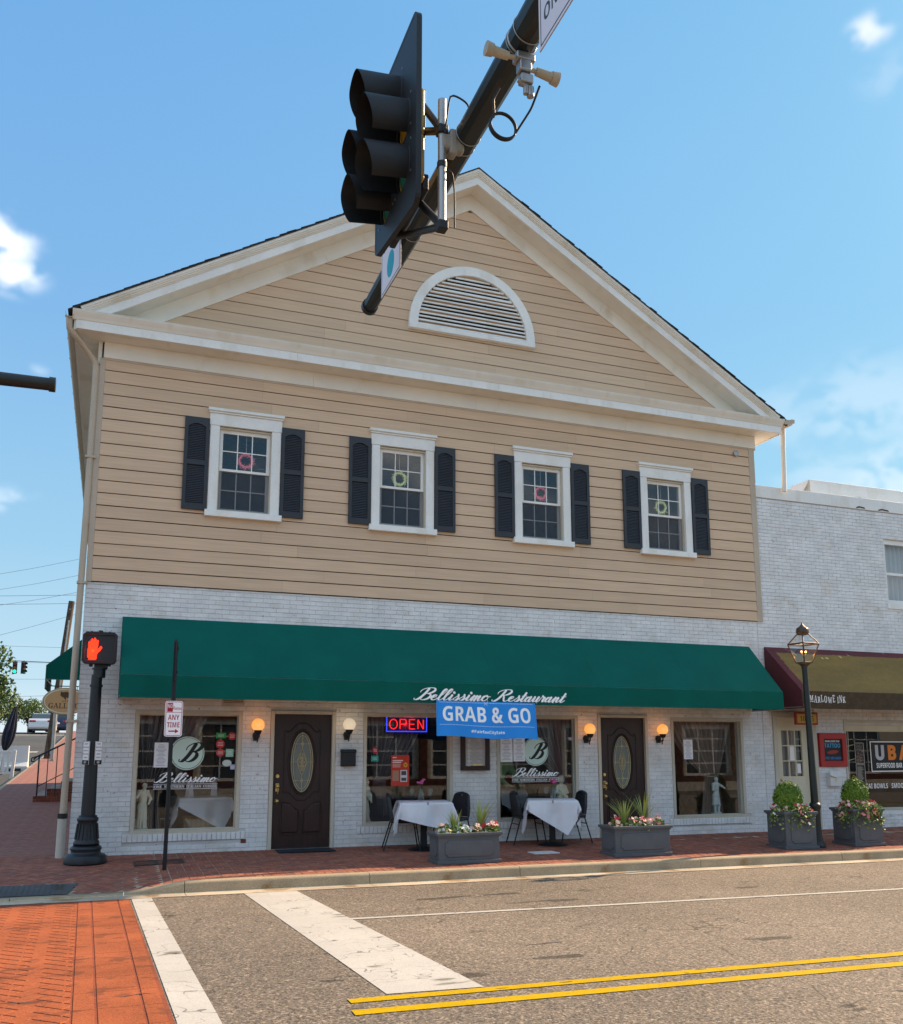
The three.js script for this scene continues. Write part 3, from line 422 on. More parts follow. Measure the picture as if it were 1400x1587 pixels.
{ // frieze, cornice and raking trim with soffits
  const fz = [0.042, 3.35, 6.3, 9.4, 12.44]; for (let i = 0; i < 4; i++) part('frieze_board', rb(fz[i] + 0.001, fz[i + 1] - 0.001, YF, 7.81, 0.001, 0.045, 0.003), MT.worn, B);
  part('frieze_cap', bx(0.03, 12.45, YF - 0.03, YF - 0.001, 0.002, 0.032), MT.gutter, B);
  part('cornice_soffit', rb(-0.36, 12.80, 7.811, 7.85, -0.1, 0.36, 0.004), MT.worn, B);
  const fs = [-0.37, 3.0, 6.6, 10.1, 12.82]; for (let i = 0; i < 4; i++) part('cornice_fascia', rb(fs[i] + 0.001, fs[i + 1] - 0.001, 7.805, 7.945, 0.361, 0.40, 0.004), MT.white, B);
  part('cornice_crown', extX([[0.36, 7.946], [0.405, 7.946], [0.415, 7.965], [0.425, 7.985], [0.445, 8.015], [0.462, 8.045], [0.470, 8.06], [0.470, 8.075], [0.36, 8.075]], -0.42, 12.86), MT.worn, B);
  part('cornice_flashing', extX([[0.002, 8.14], [0.475, 8.0755], [0.475, 8.085], [0.002, 8.15]], -0.42, 12.86), MT.worn, B);
  // the rakes: each built flat along its slope, then turned into place
  for (const s of [-1, 1]) {
    const ang = Math.atan(PITCH), len = 8.0;
    // in the slope's own frame: x runs down the slope from the ridge, y is square to it
    const cosA = Math.cos(ang), end = (dx, y) => (dx - y * Math.sin(ang)) / cosA;
    const strip = (y0, y1, z0, z1, l0 = 0, l1 = len) => { // mitred on the ridge line x = 0 (world) by shearing the end
      const top = (y) => (l0 ? l0 : -y * Math.tan(ang)), pts = [[top(y0), y0], [l1, y0], [l1, y1], [top(y1), y1]];
      let g = ext(poly(pts), z1 - z0).translate(0, 0, z0); if (s < 0) { g = clean(g); g.scale(-1, 1, 1); const P = g.attributes.position; for (let i = 0; i < P.count; i += 3) for (const k of ['X', 'Y', 'Z']) { const t = P['get' + k](i + 1); P['set' + k](i + 1, P['get' + k](i + 2)); P['set' + k](i + 2, t); } g.computeVertexNormals(); }
      return g.rotateZ(s > 0 ? -ang : ang).translate(APX, 11.45, 0);
    };
    const L1 = 5.9 / cosA, LE = end(s < 0 ? 6.66 : 6.62, 0.5);
    for (const [a, b] of [[0, 3.1], [3.103, L1]]) part('rake_frieze', strip(0, 0.261, 0.001, 0.046, a, b), MT.worn, B);
    part('rake_soffit', strip(0.262, 0.295, -0.1, 0.36, 0, end(6.24, 0.28)), MT.worn, B);
    part('rake_fascia', strip(0.258, 0.385, 0.361, 0.40, 0, end(6.3, 0.3)), MT.white, B);
    const crown = [strip(0.386, 0.405, 0.30, 0.412, 0, end(6.5, 0.42)), strip(0.405, 0.43, 0.30, 0.43, 0, end(6.5, 0.42)), strip(0.43, 0.455, 0.30, 0.447, 0, end(6.5, 0.42)), strip(0.455, 0.495, 0.30, 0.462, 0, end(6.5, 0.42))];
    part('rake_crown', crown, MT.worn, B);
    const roof = part('roof', strip(0.4955, 0.514, -DEPTH - 0.3, 0.475, 0, LE + 0.05), MT.shingle, B);
    // shingle courses: single tabs along the verge, full-length courses behind
    const tabs = []; for (let k = 0; k < 55; k++) { const x = 0.35 + k * 0.137; if (x > LE) break; const w = rr(0.30, 0.34), lift = rr(0, 0.01); const g = clean(new THREE.BoxGeometry(0.17, 0.007, w)).rotateZ(0.05).translate(x, 0.520 + lift * 0.5, 0.482 + rr(-0.02, 0.012) - w / 2); if (s < 0) { g.scale(-1, 1, 1); const P = g.attributes.position; for (let i = 0; i < P.count; i += 3) for (const kk of ['X', 'Y', 'Z']) { const t = P['get' + kk](i + 1); P['set' + kk](i + 1, P['get' + kk](i + 2)); P['set' + kk](i + 2, t); } g.computeVertexNormals(); } tabs.push(g.rotateZ(s > 0 ? -ang : ang).translate(APX, 11.45, 0)); }
    tabs.forEach((g) => part('shingle', g, MT.shingle, roof));
    const co = []; for (let k = 0; k < 50; k++) { const x = 0.3 + k * 0.145; if (x > LE) break; const g = clean(new THREE.BoxGeometry(0.16, 0.007, DEPTH)).rotateZ(0.045).translate(x, 0.522, -DEPTH / 2 + 0.1); if (s < 0) g.rotateY(Math.PI).translate(0, 0, -DEPTH + 0.2); co.push(g.rotateZ(s > 0 ? -ang : ang).translate(APX, 11.45, 0)); }
    part('shingle_course', co, MT.shingle, roof, { stuff: true });
    // eaves along the sides
    const ex = s < 0 ? [-0.36, 0.0] : [12.3, 12.80]; part('eave_soffit', bx(ex[0], ex[1], 7.812, 7.849, -DEPTH, -0.101), MT.worn, B);
    part('eave_fascia', s < 0 ? bx(-0.395, -0.361, 7.80, 8.02, -DEPTH, 0.36) : bx(12.801, 12.835, 7.80, 8.02, -DEPTH, 0.36), MT.white, B);
    part('side_frieze', s < 0 ? bx(-0.04, 0.015, 7.45, 7.81, -DEPTH, -0.002) : bx(12.26, 12.42, 7.56, 7.81, -DEPTH, -0.002), MT.worn, B);
  }
}
{ // gutters and downpipes
  const gut = (x, s) => { const P = []; for (let k = 0; k <= 10; k++) { const a = Math.PI * k / 10; P.push([x + s * 0.065 - 0.065 * Math.cos(a), 8.03 - 0.085 * Math.sin(a)]); } const Q = P.slice().reverse().map(([a, b]) => [a + (x + s * 0.065 - a) * 0.08, b + 0.006]); return ext(poly([...P, ...Q]), DEPTH + 0.44).translate(0, 0, -DEPTH); };
  const g1 = part('gutter', gut(-0.395 - 0.065 * 2 + 0.0, 1).translate(0, 0, 0), MT.gutter, B); const hk = []; for (let z = 0.3; z > -DEPTH; z -= 0.8) hk.push(bx(-0.53, -0.39, 8.0, 8.012, z, z + 0.03)); part('gutter_strap', hk, MT.gutter, g1);
  const g2 = part('gutter', [gut(12.836 + 0.0, 1)], MT.gutter, B); part('gutter_end', [bx(12.86, 13.05, 7.99, 8.09, 0.10, 0.46), bx(13.05, 13.13, 8.05, 8.12, 0.1, 0.44)], MT.gutter, g2);
  const d1 = part('downpipe', [tube([[-0.46, 7.98, 0.36], [-0.46, 7.82, 0.34], [-0.36, 7.72, 0.28], [-0.16, 7.54, 0.09], [-0.062, 7.42, 0.035], [-0.055, 7.2, 0.03], [-0.058, 5.5, 0.03], [-0.07, 3.5, 0.03], [-0.1, 0.56, 0.03]], 0.047, 90, 12)], MT.gutter, B);
  part('pipe_boot', [cyl(0.062, 0.06, 0.62, -0.105, -0.08, 0.03, 16)], mat('worn_pipe_boot', [0.62, 0.58, 0.52], { map: T.wornPaint }), d1); part('pipe_collar', [cyl(0.068, 0.068, 0.07, -0.103, 0.54, 0.03, 16)], MT.black, d1);
  for (const y of [1.9, 3.95, 5.9]) part('pipe_strap', bx(-0.125 - (y < 3 ? 0.02 : 0), 0.02, y, y + 0.035, 0.0, 0.085), MT.gutter, d1);
  const d2 = part('downpipe', [rod([13.10, 8.06, 0.12], [13.06, 6.7, 0.10], 0.048, 10), rod([13.02, 8.12, 0.16], [13.10, 8.0, 0.12], 0.05, 10)], MT.worn, B);
  part('vent_cap', [new THREE.CylinderGeometry(0.05, 0.055, 0.05, 16).rotateX(Math.PI / 2).translate(11.94, 7.39, 0.04), new THREE.TorusGeometry(0.05, 0.012, 8, 20).translate(11.94, 7.39, 0.06)], MT.steel, B);
  const gr = part('wall_grille', [bx(2.08, 2.385, 2.225, 2.315, -0.05, -0.004)], MT.dark, B); for (const y of [2.233, 2.262, 2.291]) part('grille_slat', bx(2.078, 2.387, y, y + 0.014, -0.004, 0.004), MT.cream, gr);
}
{ // half-round louvred vent in the gable
  const cx = 6.25, y0 = 8.985, R = 1.07, Ro = 1.225, g = [];
  const arc = (r, n = 40) => Array.from({ length: n }, (_, i) => { const a = Math.PI * i / (n - 1); return [cx + r * Math.cos(a), y0 + r * 1.04 * Math.sin(a)]; });
  const fr = part('gable_vent', [ext(poly([...arc(Ro), ...arc(R).reverse()]), 0.075, { bevelEnabled: true, bevelSize: 0.006, bevelThickness: 0.006, bevelSegments: 2 }).translate(0, 0, 0.02), rb(cx - Ro - 0.006, cx + Ro + 0.006, y0 - 0.088, y0 + 0.004, 0.016, 0.112, 0.006)], MT.white, B);
  part('vent_backing', new THREE.ShapeGeometry(poly(arc(R + 0.05))).translate(0, 0, 0.026), MT.black, fr);
  for (let i = 0; i < 15; i++) { const y = y0 + 0.035 + i * 0.0715, h = (y + 0.02 - y0) / 1.04, w = Math.sqrt(Math.max(0, R * R - h * h)); if (w < 0.1) continue; const bend = rr(-0.01, 0.01), wd = (i === 10 ? 0.075 : 0.05) * rr(0.9, 1.1); part('louvre', new THREE.BoxGeometry(2 * w, wd * 0.72, 0.014).rotateX(-0.5 + rr(-0.1, 0.1)).rotateZ(bend * 0.4).translate(cx, y, 0.062), MT.white, fr); }
}
// ---- upper windows with shutters
const sashM = MT.white;
wins.forEach(([a, b], i) => {
  const c = (a + b) / 2, hw = (b - a) / 2, W = sub('window', B), lab = ['with a pink wreath, leftmost', 'with a green wreath, second from left', 'with a pink wreath, third from left', 'with a green wreath, rightmost'][i];
  W.userData.label = 'white sash window ' + lab;
  part('casing', [rb(a, a + 0.15, 5.255, 6.665, 0.004, 0.05), rb(b - 0.15, b, 5.255, 6.665, 0.004, 0.05), rb(a - 0.012, b + 0.012, 6.667, 6.865, 0.004, 0.055)], MT.white, W);
  part('crown_moulding', [rb(a - 0.03, b + 0.03, 6.866, 6.895, 0.004, 0.075), rb(a - 0.045, b + 0.045, 6.896, 6.947, 0.004, 0.1, 0.01, 2)], MT.white, W);
  part('sill', [rb(a - 0.04, b + 0.04, 5.15, 5.253, -0.02, 0.105, 0.008, 2)], MT.white, W);
  part('jamb', [bx(a + 0.141, a + 0.165, 5.256, 6.66, -0.19, 0.0035), bx(b - 0.165, b - 0.141, 5.256, 6.66, -0.19, 0.0035), bx(a + 0.165, b - 0.165, 6.63, 6.66, -0.19, 0.0035), bx(a + 0.165, b - 0.165, 5.256, 5.285, -0.19, 0.0035)], MT.cream, W);
  const gx = [a + 0.225, b - 0.225];
  for (const [y0, y1, z, up] of [[5.94, 6.63, -0.075, 1], [5.286, 5.98, -0.11, 0]]) {
    const e = 0.05, fx0 = a + 0.166, fx1 = b - 0.166, f = ext(poly(rectP(fx0, fx1, y0, y1), [rectP(fx0 + e, fx1 - e, y0 + 0.04, y1 - (up ? 0.055 : 0.04))]), 0.035).translate(0, 0, z);
    part('sash', f, sashM, W);
    const X0 = fx0 + e, X1 = fx1 - e, Y0 = y0 + 0.04, Y1 = y1 - (up ? 0.055 : 0.04), bars = [];
    for (const k of [1, 2]) bars.push(bx(lerp(X0, X1, k / 3) - 0.008, lerp(X0, X1, k / 3) + 0.008, Y0, Y1, z + 0.018, z + 0.030)); for (let k = 0; k < 3; k++) bars.push(bx(lerp(X0, X1, k / 3) + (k ? 0.0085 : 0), lerp(X0, X1, (k + 1) / 3) - (k < 2 ? 0.0085 : 0), (Y0 + Y1) / 2 - 0.008, (Y0 + Y1) / 2 + 0.008, z + 0.0185, z + 0.0295));
    part('muntins', bars, sashM, W);
    for (let k = 0; k < 3; k++) for (let l = 0; l < 2; l++) part('pane', pane(lerp(X0, X1, k / 3), lerp(X0, X1, (k + 1) / 3), lerp(Y0, Y1, l / 2), lerp(Y0, Y1, (l + 1) / 2), z + 0.014), MT.glass, W);
  }
  part('insect_screen', bx(a + 0.17, b - 0.17, 5.30, 5.95, -0.052, -0.05), mat('insect_screen_mesh', [0.07, 0.08, 0.10], { transparent: true, opacity: 0.28, roughness: 0.9 }), W);
  for (const sx of [a - 0.39, b + 0.012]) {
    const w = 0.375, y0 = 5.24, y1 = 6.755, S = sub('shutter', B), e = 0.05;
    const archTop = (n = 12) => Array.from({ length: n }, (_, k) => { const t = k / (n - 1); return [sx + w - e - t * (w - 2 * e), 6.60 + 0.055 * Math.sin(Math.PI * t)]; });
    part('shutter_frame', ext(poly(rectP(sx, sx + w, y0, y1), [rectP(sx + e, sx + w - e, y0 + 0.09, 5.97), [[sx + e, 6.04], [sx + w - e, 6.04], ...archTop()]]), 0.03, { bevelEnabled: true, bevelSize: 0.003, bevelThickness: 0.003, bevelSegments: 1 }).translate(0, 0, 0.04), MT.shutter, S);
    part('shutter_back', bx(sx + 0.01, sx + w - 0.01, y0 + 0.01, y1 - 0.01, 0.012, 0.038), MT.shutter, S);
    const lv = []; for (let y = y0 + 0.1; y < 6.63; y += 0.0285) { if (y > 5.95 && y < 6.045) continue; lv.push(new THREE.BoxGeometry(w - 2 * e + 0.004, 0.025, 0.008).rotateX(-0.42).translate(sx + w / 2, y, 0.056)); }
    part('louvres', lv, MT.shutter, S);
  }
  const wm = i % 2 ? mat('yellow_green_wreath', [0.75, 0.80, 0.35], { roughness: 0.8 }) : mat('pink_wreath', [0.95, 0.22, 0.30], { roughness: 0.8 });
  const wr = thing('wreath', ['pink wreath hung inside the leftmost upstairs window', 'yellow-green wreath inside the second upstairs window from the left', 'pink wreath hung inside the third upstairs window from the left', 'yellow-green wreath inside the rightmost upstairs window'][i], 'wreath', [c + (i % 2 ? -0.02 : 0.03), i % 2 ? 6.15 : 6.17, -0.11], 0, 'wreaths in the upstairs windows');
  const tw = []; for (let k = 0; k < 260; k++) { const t = k / 260 * 6.283 + rr(0, 0.05), r = 0.11 + rr(-0.025, 0.025), s = rr(0.02, 0.042); tw.push(rod([r * Math.cos(t), r * Math.sin(t), rr(-0.012, 0.012)], [(r + rr(-s, s)) * Math.cos(t + rr(-0.3, 0.3)), (r + rr(-s, s)) * Math.sin(t + rr(-0.3, 0.3)), rr(-0.012, 0.014)], 0.004, 4)); }
  part('twigs', tw, wm, wr); part('ring', new THREE.TorusGeometry(0.105, 0.014, 8, 36), wm, wr); part('hanger', rod([0, 0.1, 0], [0, 0.54, 0], 0.002, 5), MT.paper, wr);
});
// ---- shop windows
shops.forEach(([a, b, c, d], i) => {
  const W = sub('shop_window', B); W.userData.label = ['large shop window behind the no-parking post', 'large shop window with the lit open sign', 'large shop window with the round logo beside the menu case', 'large shop window at the right end with brown drapes'][i];
  part('frame', [ext(poly(rectP(a + 0.001, b - 0.001, c + 0.003, d), [rectP(a + 0.055, b - 0.055, c + 0.05, d - 0.05)]), 0.07).translate(0, 0, -0.066), ext(poly(rectP(a + 0.035, b - 0.035, c + 0.03, d - 0.03), [rectP(a + 0.07, b - 0.07, c + 0.064, d - 0.064)]), 0.03).translate(0, 0, -0.098)], i < 2 ? MT.cream : mat('ivory_frame_paint', [0.60, 0.56, 0.47], { map: T.paint, roughness: 0.5 }), W);
  part('pane', pane(a + 0.05, b - 0.05, c + 0.045, d - 0.045, -0.084), MT.glass, W);
  part('window_ledge', bx(a - 0.02, b + 0.02, c - 0.02, c + 0.02, -0.62, -0.25), MT.cream, W);
});
// ---- doors
doors.forEach(([a, b, , d], i) => {
  const D = sub('door', B), x0 = a + 0.06, x1 = b - 0.06, y1 = d - 0.055, y0 = 0.015 - (i ? 0.045 : 0.015), z = -0.085, cx = (x0 + x1) / 2;
  D.userData.label = i ? 'dark mahogany door with oval glass behind the right planter' : 'dark mahogany door with oval glass and blue mat, left of the two';
  part('door_frame', [rb(a + 0.002, x0, -0.06, d - 0.002, -0.14, 0.02), rb(x1, b - 0.002, -0.06, d - 0.002, -0.14, 0.02), rb(x0 + 0.001, x1 - 0.001, y1, d - 0.002, -0.14, 0.02)], MT.cream, D);
  part('threshold', rb(x0 + 0.001, x1 - 0.001, y0 - 0.05, y0 - 0.002, -0.2, 0.03), MT.steel, D);
  const oy = y0 + 1.315, rx = 0.185, ry = 0.47;
  part('door_leaf', ext(poly(rectP(x0 + 0.004, x1 - 0.004, y0, y1 - 0.003), [ellP(cx, oy, rx, ry)]), 0.045).translate(0, 0, z), MT.door, D);
  const mould = (pts, r = 0.009) => tube(pts.map(([x, y]) => [x, y, z + 0.047]), r, 120, 8, true), zz = z + 0.047;
  const top = [], L = x0 + 0.175, R = x1 - 0.175; // shaped surround: shoulders and an arch above, the same upside down below
  for (let k = 0; k <= 16; k++) { const t = k / 16; top.push([lerp(L, R, t), oy + 0.47 + 0.14 * sst(0.08, 0.42, t) * sst(0.92, 0.58, t)]); }
  const bot = top.map(([x, y]) => [x, 2 * oy - y + 0.02]).reverse();
  part('door_moulding', [mould([...top, ...bot]), mould(ellP(cx, oy, rx + 0.035, ry + 0.035, 40), 0.012), mould(ellP(cx, oy, rx + 0.008, ry + 0.008, 40), 0.009)], MT.door, D);
  for (const s of [-1, 1]) { // lower raised panels with one sloped shoulder
    const p0 = cx + s * 0.07, p1 = cx + s * 0.285, P = [[p0, y0 + 0.25], [p1, y0 + 0.25], [p1, y0 + 0.665]], m = 8; for (let k = 0; k <= m; k++) P.push([lerp(p1 - s * 0.03, p0, k / m), y0 + 0.665 - 0.11 * sst(0.2, 1, k / m)]);
    part('door_panel', ext(poly(s > 0 ? P : P.slice().reverse()), 0.008, { bevelEnabled: true, bevelSize: 0.02, bevelThickness: 0.01, bevelSegments: 2 }).translate(0, 0, z + 0.042), MT.door, D);
    part('door_moulding', tube(P.map(([x, y]) => [x + (x - (p0 + p1) / 2) * 0.3, y + (y - y0 - 0.42) * 0.13, zz]), 0.008, 60, 6, true), MT.door, D);
  }
  part('pane', ext(poly(ellP(cx, oy, rx, ry)), 0.004).translate(0, 0, z + 0.02), mat('rippled_door_glass', [0.55, 0.62, 0.60], { phys: 1, transmission: 0.75, roughness: 0.22, thickness: 0 }), D);
  const cm = (pts, closed = true, r = 0.005) => tube(pts.map(([x, y]) => [cx + x, oy + y, z + 0.03]), r, 50, 5, closed);
  const camG = [cm(ellP(0, 0, rx - 0.012, ry - 0.012, 30), true, 0.007), cm(ellP(0, 0, rx - 0.045, ry - 0.05, 30)), cm(ellP(0, 0, 0.075, 0.2, 8).map(([x, y], k) => [x * (k % 2 ? 0.78 : 1), y * (k % 2 ? 0.8 : 1)])), cm(ellP(0, 0.285, 0.018, 0.022, 10)), cm(ellP(0, -0.285, 0.018, 0.022, 10))];
  for (const [p, q] of [[[0, 0.2], [0, ry]], [[0, -0.2], [0, -ry]], [[0.08, 0], [rx, 0]], [[-0.08, 0], [-rx, 0]], [[-0.13, 0.285], [0.13, 0.285]], [[-0.13, -0.285], [0.13, -0.285]]]) camG.push(rod([cx + p[0], oy + p[1], z + 0.03], [cx + q[0], oy + q[1], z + 0.03], 0.0045, 5));
  for (let k = 0; k < 8; k++) { const t = Math.PI * 2 * k / 8 + 0.39; camG.push(cm(ellP(Math.cos(t) * 0.03, Math.sin(t) * 0.085, 0.014 + 0.012 * Math.abs(Math.cos(t)), 0.03 + 0.03 * Math.abs(Math.sin(t)), 8), true, 0.004)); }
  part('lead_came', camG, MT.came, D);
  const kx = x0 + 0.075;
  part('lock', [new THREE.CylinderGeometry(0.027, 0.03, 0.02, 16).rotateX(Math.PI / 2).translate(kx, y0 + 1.10, z + 0.055)], MT.brass, D);
  part('handle', [rb(kx - 0.028, kx + 0.028, y0 + 0.86, y0 + 0.99, z + 0.045, z + 0.06, 0.008), sph(0.032, kx, y0 + 0.945, z + 0.095, 14), new THREE.CylinderGeometry(0.012, 0.012, 0.04, 8).rotateX(Math.PI / 2).translate(kx, y0 + 0.945, z + 0.07), tube([[kx, y0 + 0.9, z + 0.06], [kx + 0.01, y0 + 0.88, z + 0.1], [kx, y0 + 0.83, z + 0.09]], 0.008, 10, 6)], MT.brass, D);
  part('knob', [new THREE.CylinderGeometry(0.032, 0.035, 0.02, 16).rotateX(Math.PI / 2).translate(kx, y0 + 0.72, z + 0.055), sph(0.03, kx, y0 + 0.72, z + 0.085, 14)], MT.brass, D);
});
{ // doormats
  const m = (x0, x1, z0, z1) => rb(x0, x1, walkY(x0, z1) + 0.001, walkY(x0, z1) + 0.018, z0, z1, 0.006);
  tag(part('doormat', m(2.93, 3.80, 0.03, 0.44), mat('navy_rubber_mat', [0.012, 0.017, 0.03], { map: T.fabric, roughness: 0.95 })), 'dark blue doormat in front of the left mahogany door', 'doormat');
}
// ---------------------------------------------------------------- awnings, neighbour, lamps, signs on the front
function awning(A, x0, x1, xf0, xf1, yT, yM, yB, zf, m, seamEvery) {
  const wav = (x, k) => 0.006 * Math.sin(x * 3.1 + k) + 0.004 * Math.sin(x * 7.7 + 2 * k);
  part('canopy', [surf((u, v) => { const x = lerp(lerp(x0, x1, u), lerp(xf0, xf1, u), v), sag = 0.009 * Math.sin(Math.PI * v) * (0.6 + 0.4 * Math.abs(Math.sin(u * Math.PI * Math.round((x1 - x0) / seamEvery)))); return [x, lerp(yT, yM, v) - sag, lerp(0.02, zf, v) - sag * 0.5]; }, 150, 10)], m, A);
  const ends = []; for (const [xa, xb] of [[x0, xf0], [x1, xf1]]) { ends.push(surf((u, v) => { const z = lerp(0.02, zf, u), x = lerp(xa, xb, u), top = lerp(yT, yM, u); return [x, lerp(yM, top, v), z]; }, 8, 8)); ends.push(surf((u, v) => { const z = lerp(0.02, zf, u), x = lerp(xa, xb, u) ; return [x, lerp(yM - 0.002, yB, v), z]; }, 8, 3)); }
  ends.forEach((g) => part('end_panel', g, m, A));
  const val = part('valance', surf((u, v) => { const x = lerp(xf0, xf1, u); return [x, lerp(yM - 0.002, yB, v) , zf + 0.003 + wav(x, 1) * v]; }, 160, 4), m, A);
  part('hem', [tube([[xf0, yB, zf + 0.003], [(xf0 + xf1) / 2, yB, zf + 0.003], [xf1, yB, zf + 0.003]], 0.008, 60, 6)], m, A);
  const seams = Math.round((x1 - x0) / seamEvery); for (let i = 1; i < seams; i++) { const u = i / seams, xa = lerp(x0, x1, u), xb = lerp(xf0, xf1, u); part('seam', surf((p, v) => { const x = lerp(xa, xb, v) + (p - 0.5) * 0.022, sag = 0.009 * Math.sin(Math.PI * v) * 0.6; return [x, lerp(yT, yM, v) - sag + 0.0022 * (1 - Math.abs(p - 0.5)), lerp(0.02, zf, v) - sag * 0.5 + 0.0022]; }, 4, 10), m, A); }
  const fr = []; const n = Math.round((x1 - x0) / 1.9); for (let i = 0; i <= n; i++) { const t = i / n, xa = lerp(x0, x1, clamp(t, 0.004, 0.996)), xb = lerp(xf0, xf1, clamp(t, 0.004, 0.996)); fr.push(rod([xa, yT - 0.04, 0.03], [xb, yM - 0.04, zf - 0.03], 0.012, 6), rod([xa, yM - 0.04, 0.03], [xb, yM - 0.04, zf - 0.03], 0.012, 6)); }
  fr.push(rod([xf0 + 0.02, yM - 0.04, zf - 0.03], [xf1 - 0.02, yM - 0.04, zf - 0.03], 0.013, 6), rod([xf0 + 0.02, yB + 0.03, zf - 0.035], [xf1 - 0.02, yB + 0.03, zf - 0.035], 0.012, 6), rod([x0 + 0.02, yT - 0.03, 0.02], [x1 - 0.02, yT - 0.03, 0.02], 0.012, 6));
  for (const [xa, xb] of [[x0, xf0], [x1, xf1]]) fr.push(rod([xa * 0.998 + 0.01, yB + 0.02, 0.03], [xb * 0.998 + 0.01, yB + 0.02, zf - 0.02], 0.012, 6));
  part('frame', fr, MT.steel, A);
  return val;
}
{
  const A = thing('awning', 'long dark green canvas awning with white script lettering above the restaurant shopfront', 'awning');
  awning(A, 0.545, 12.03, 0.556, 11.945, 3.49, 2.545, 2.232, 1.0, MT.green, 1.9);
  const tx = ctex(2048, 256, (x, w, h) => { x.fillStyle = '#ffffff'; const s = 'Bellissimo Restaurant', sw = w * 0.94 / (scriptWidth(s) + 0.9); script(x, s, sw * 0.55, h * 0.78, sw, h * 0.225, 25, 0.42, 0.34); });
  part('lettering', panelFace(2.82, 0.3525, 6.23, 2.375, 1.017), decal(tx), A, { keepUV: true });
}
{ // GRAB & GO banner tied under the awning
  const N = thing('banner', 'bright blue GRAB & GO cloth banner tied under the green awning', 'banner');
  const tx = ctex(1400, 520, (x, w, h) => {
    x.fillStyle = '#1e8fe8'; x.fillRect(0, 0, w, h); x.fillStyle = '#ffffff'; x.textAlign = 'center'; x.textBaseline = 'middle';
    x.font = 'bold 300px sans-serif'; const s = 'GRAB & GO', W = x.measureText(s).width; x.save(); x.translate(w / 2, 192); x.scale(w * 0.9 / W, 1); x.fillText(s, 0, 0); x.restore();
    for (let k = 0; k < 62; k++) { x.beginPath(); x.arc(50 + k * 21.4, 22, 5, 0, 7); x.arc(50 + k * 21.4, 352, 5, 0, 7); x.fill(); }
    x.font = 'bold 58px sans-serif'; x.fillText('#FairfaxCityEats', w / 2, 432); x.strokeStyle = '#e9f3f8'; x.lineWidth = 5; x.beginPath(); x.moveTo(w * 0.49 - 26, 4); x.lineTo(w * 0.49 + 26, 56); x.moveTo(w * 0.49 + 26, 4); x.lineTo(w * 0.49 - 26, 56); x.stroke();
  });
  const cl = part('cloth', surf((u, v) => { const x = lerp(5.207, 6.96 - 0.05 * v, u), yb = lerp(1.715, 1.665, u) + 0.012 * Math.sin(u * 9), yt = lerp(2.268, 2.256, u); return [x, lerp(yb, yt, v), 1.03 + (1 - v) * (0.02 + 0.03 * Math.sin(u * 17) + 0.022 * Math.exp(-Math.pow((u - 0.68) / 0.03, 2)) * 2)]; }, 90, 20), printed(tx, { side: THREE.DoubleSide, roughness: 0.7 }), N, { keepUV: true });
  part('tie', [rod([5.22, 2.26, 1.03], [5.22, 2.33, 0.99], 0.004, 5), rod([6.08, 2.25, 1.03], [6.08, 2.33, 0.99], 0.004, 5), rod([6.94, 2.25, 1.03], [6.94, 2.33, 0.99], 0.004, 5)], MT.plastic, N);
}
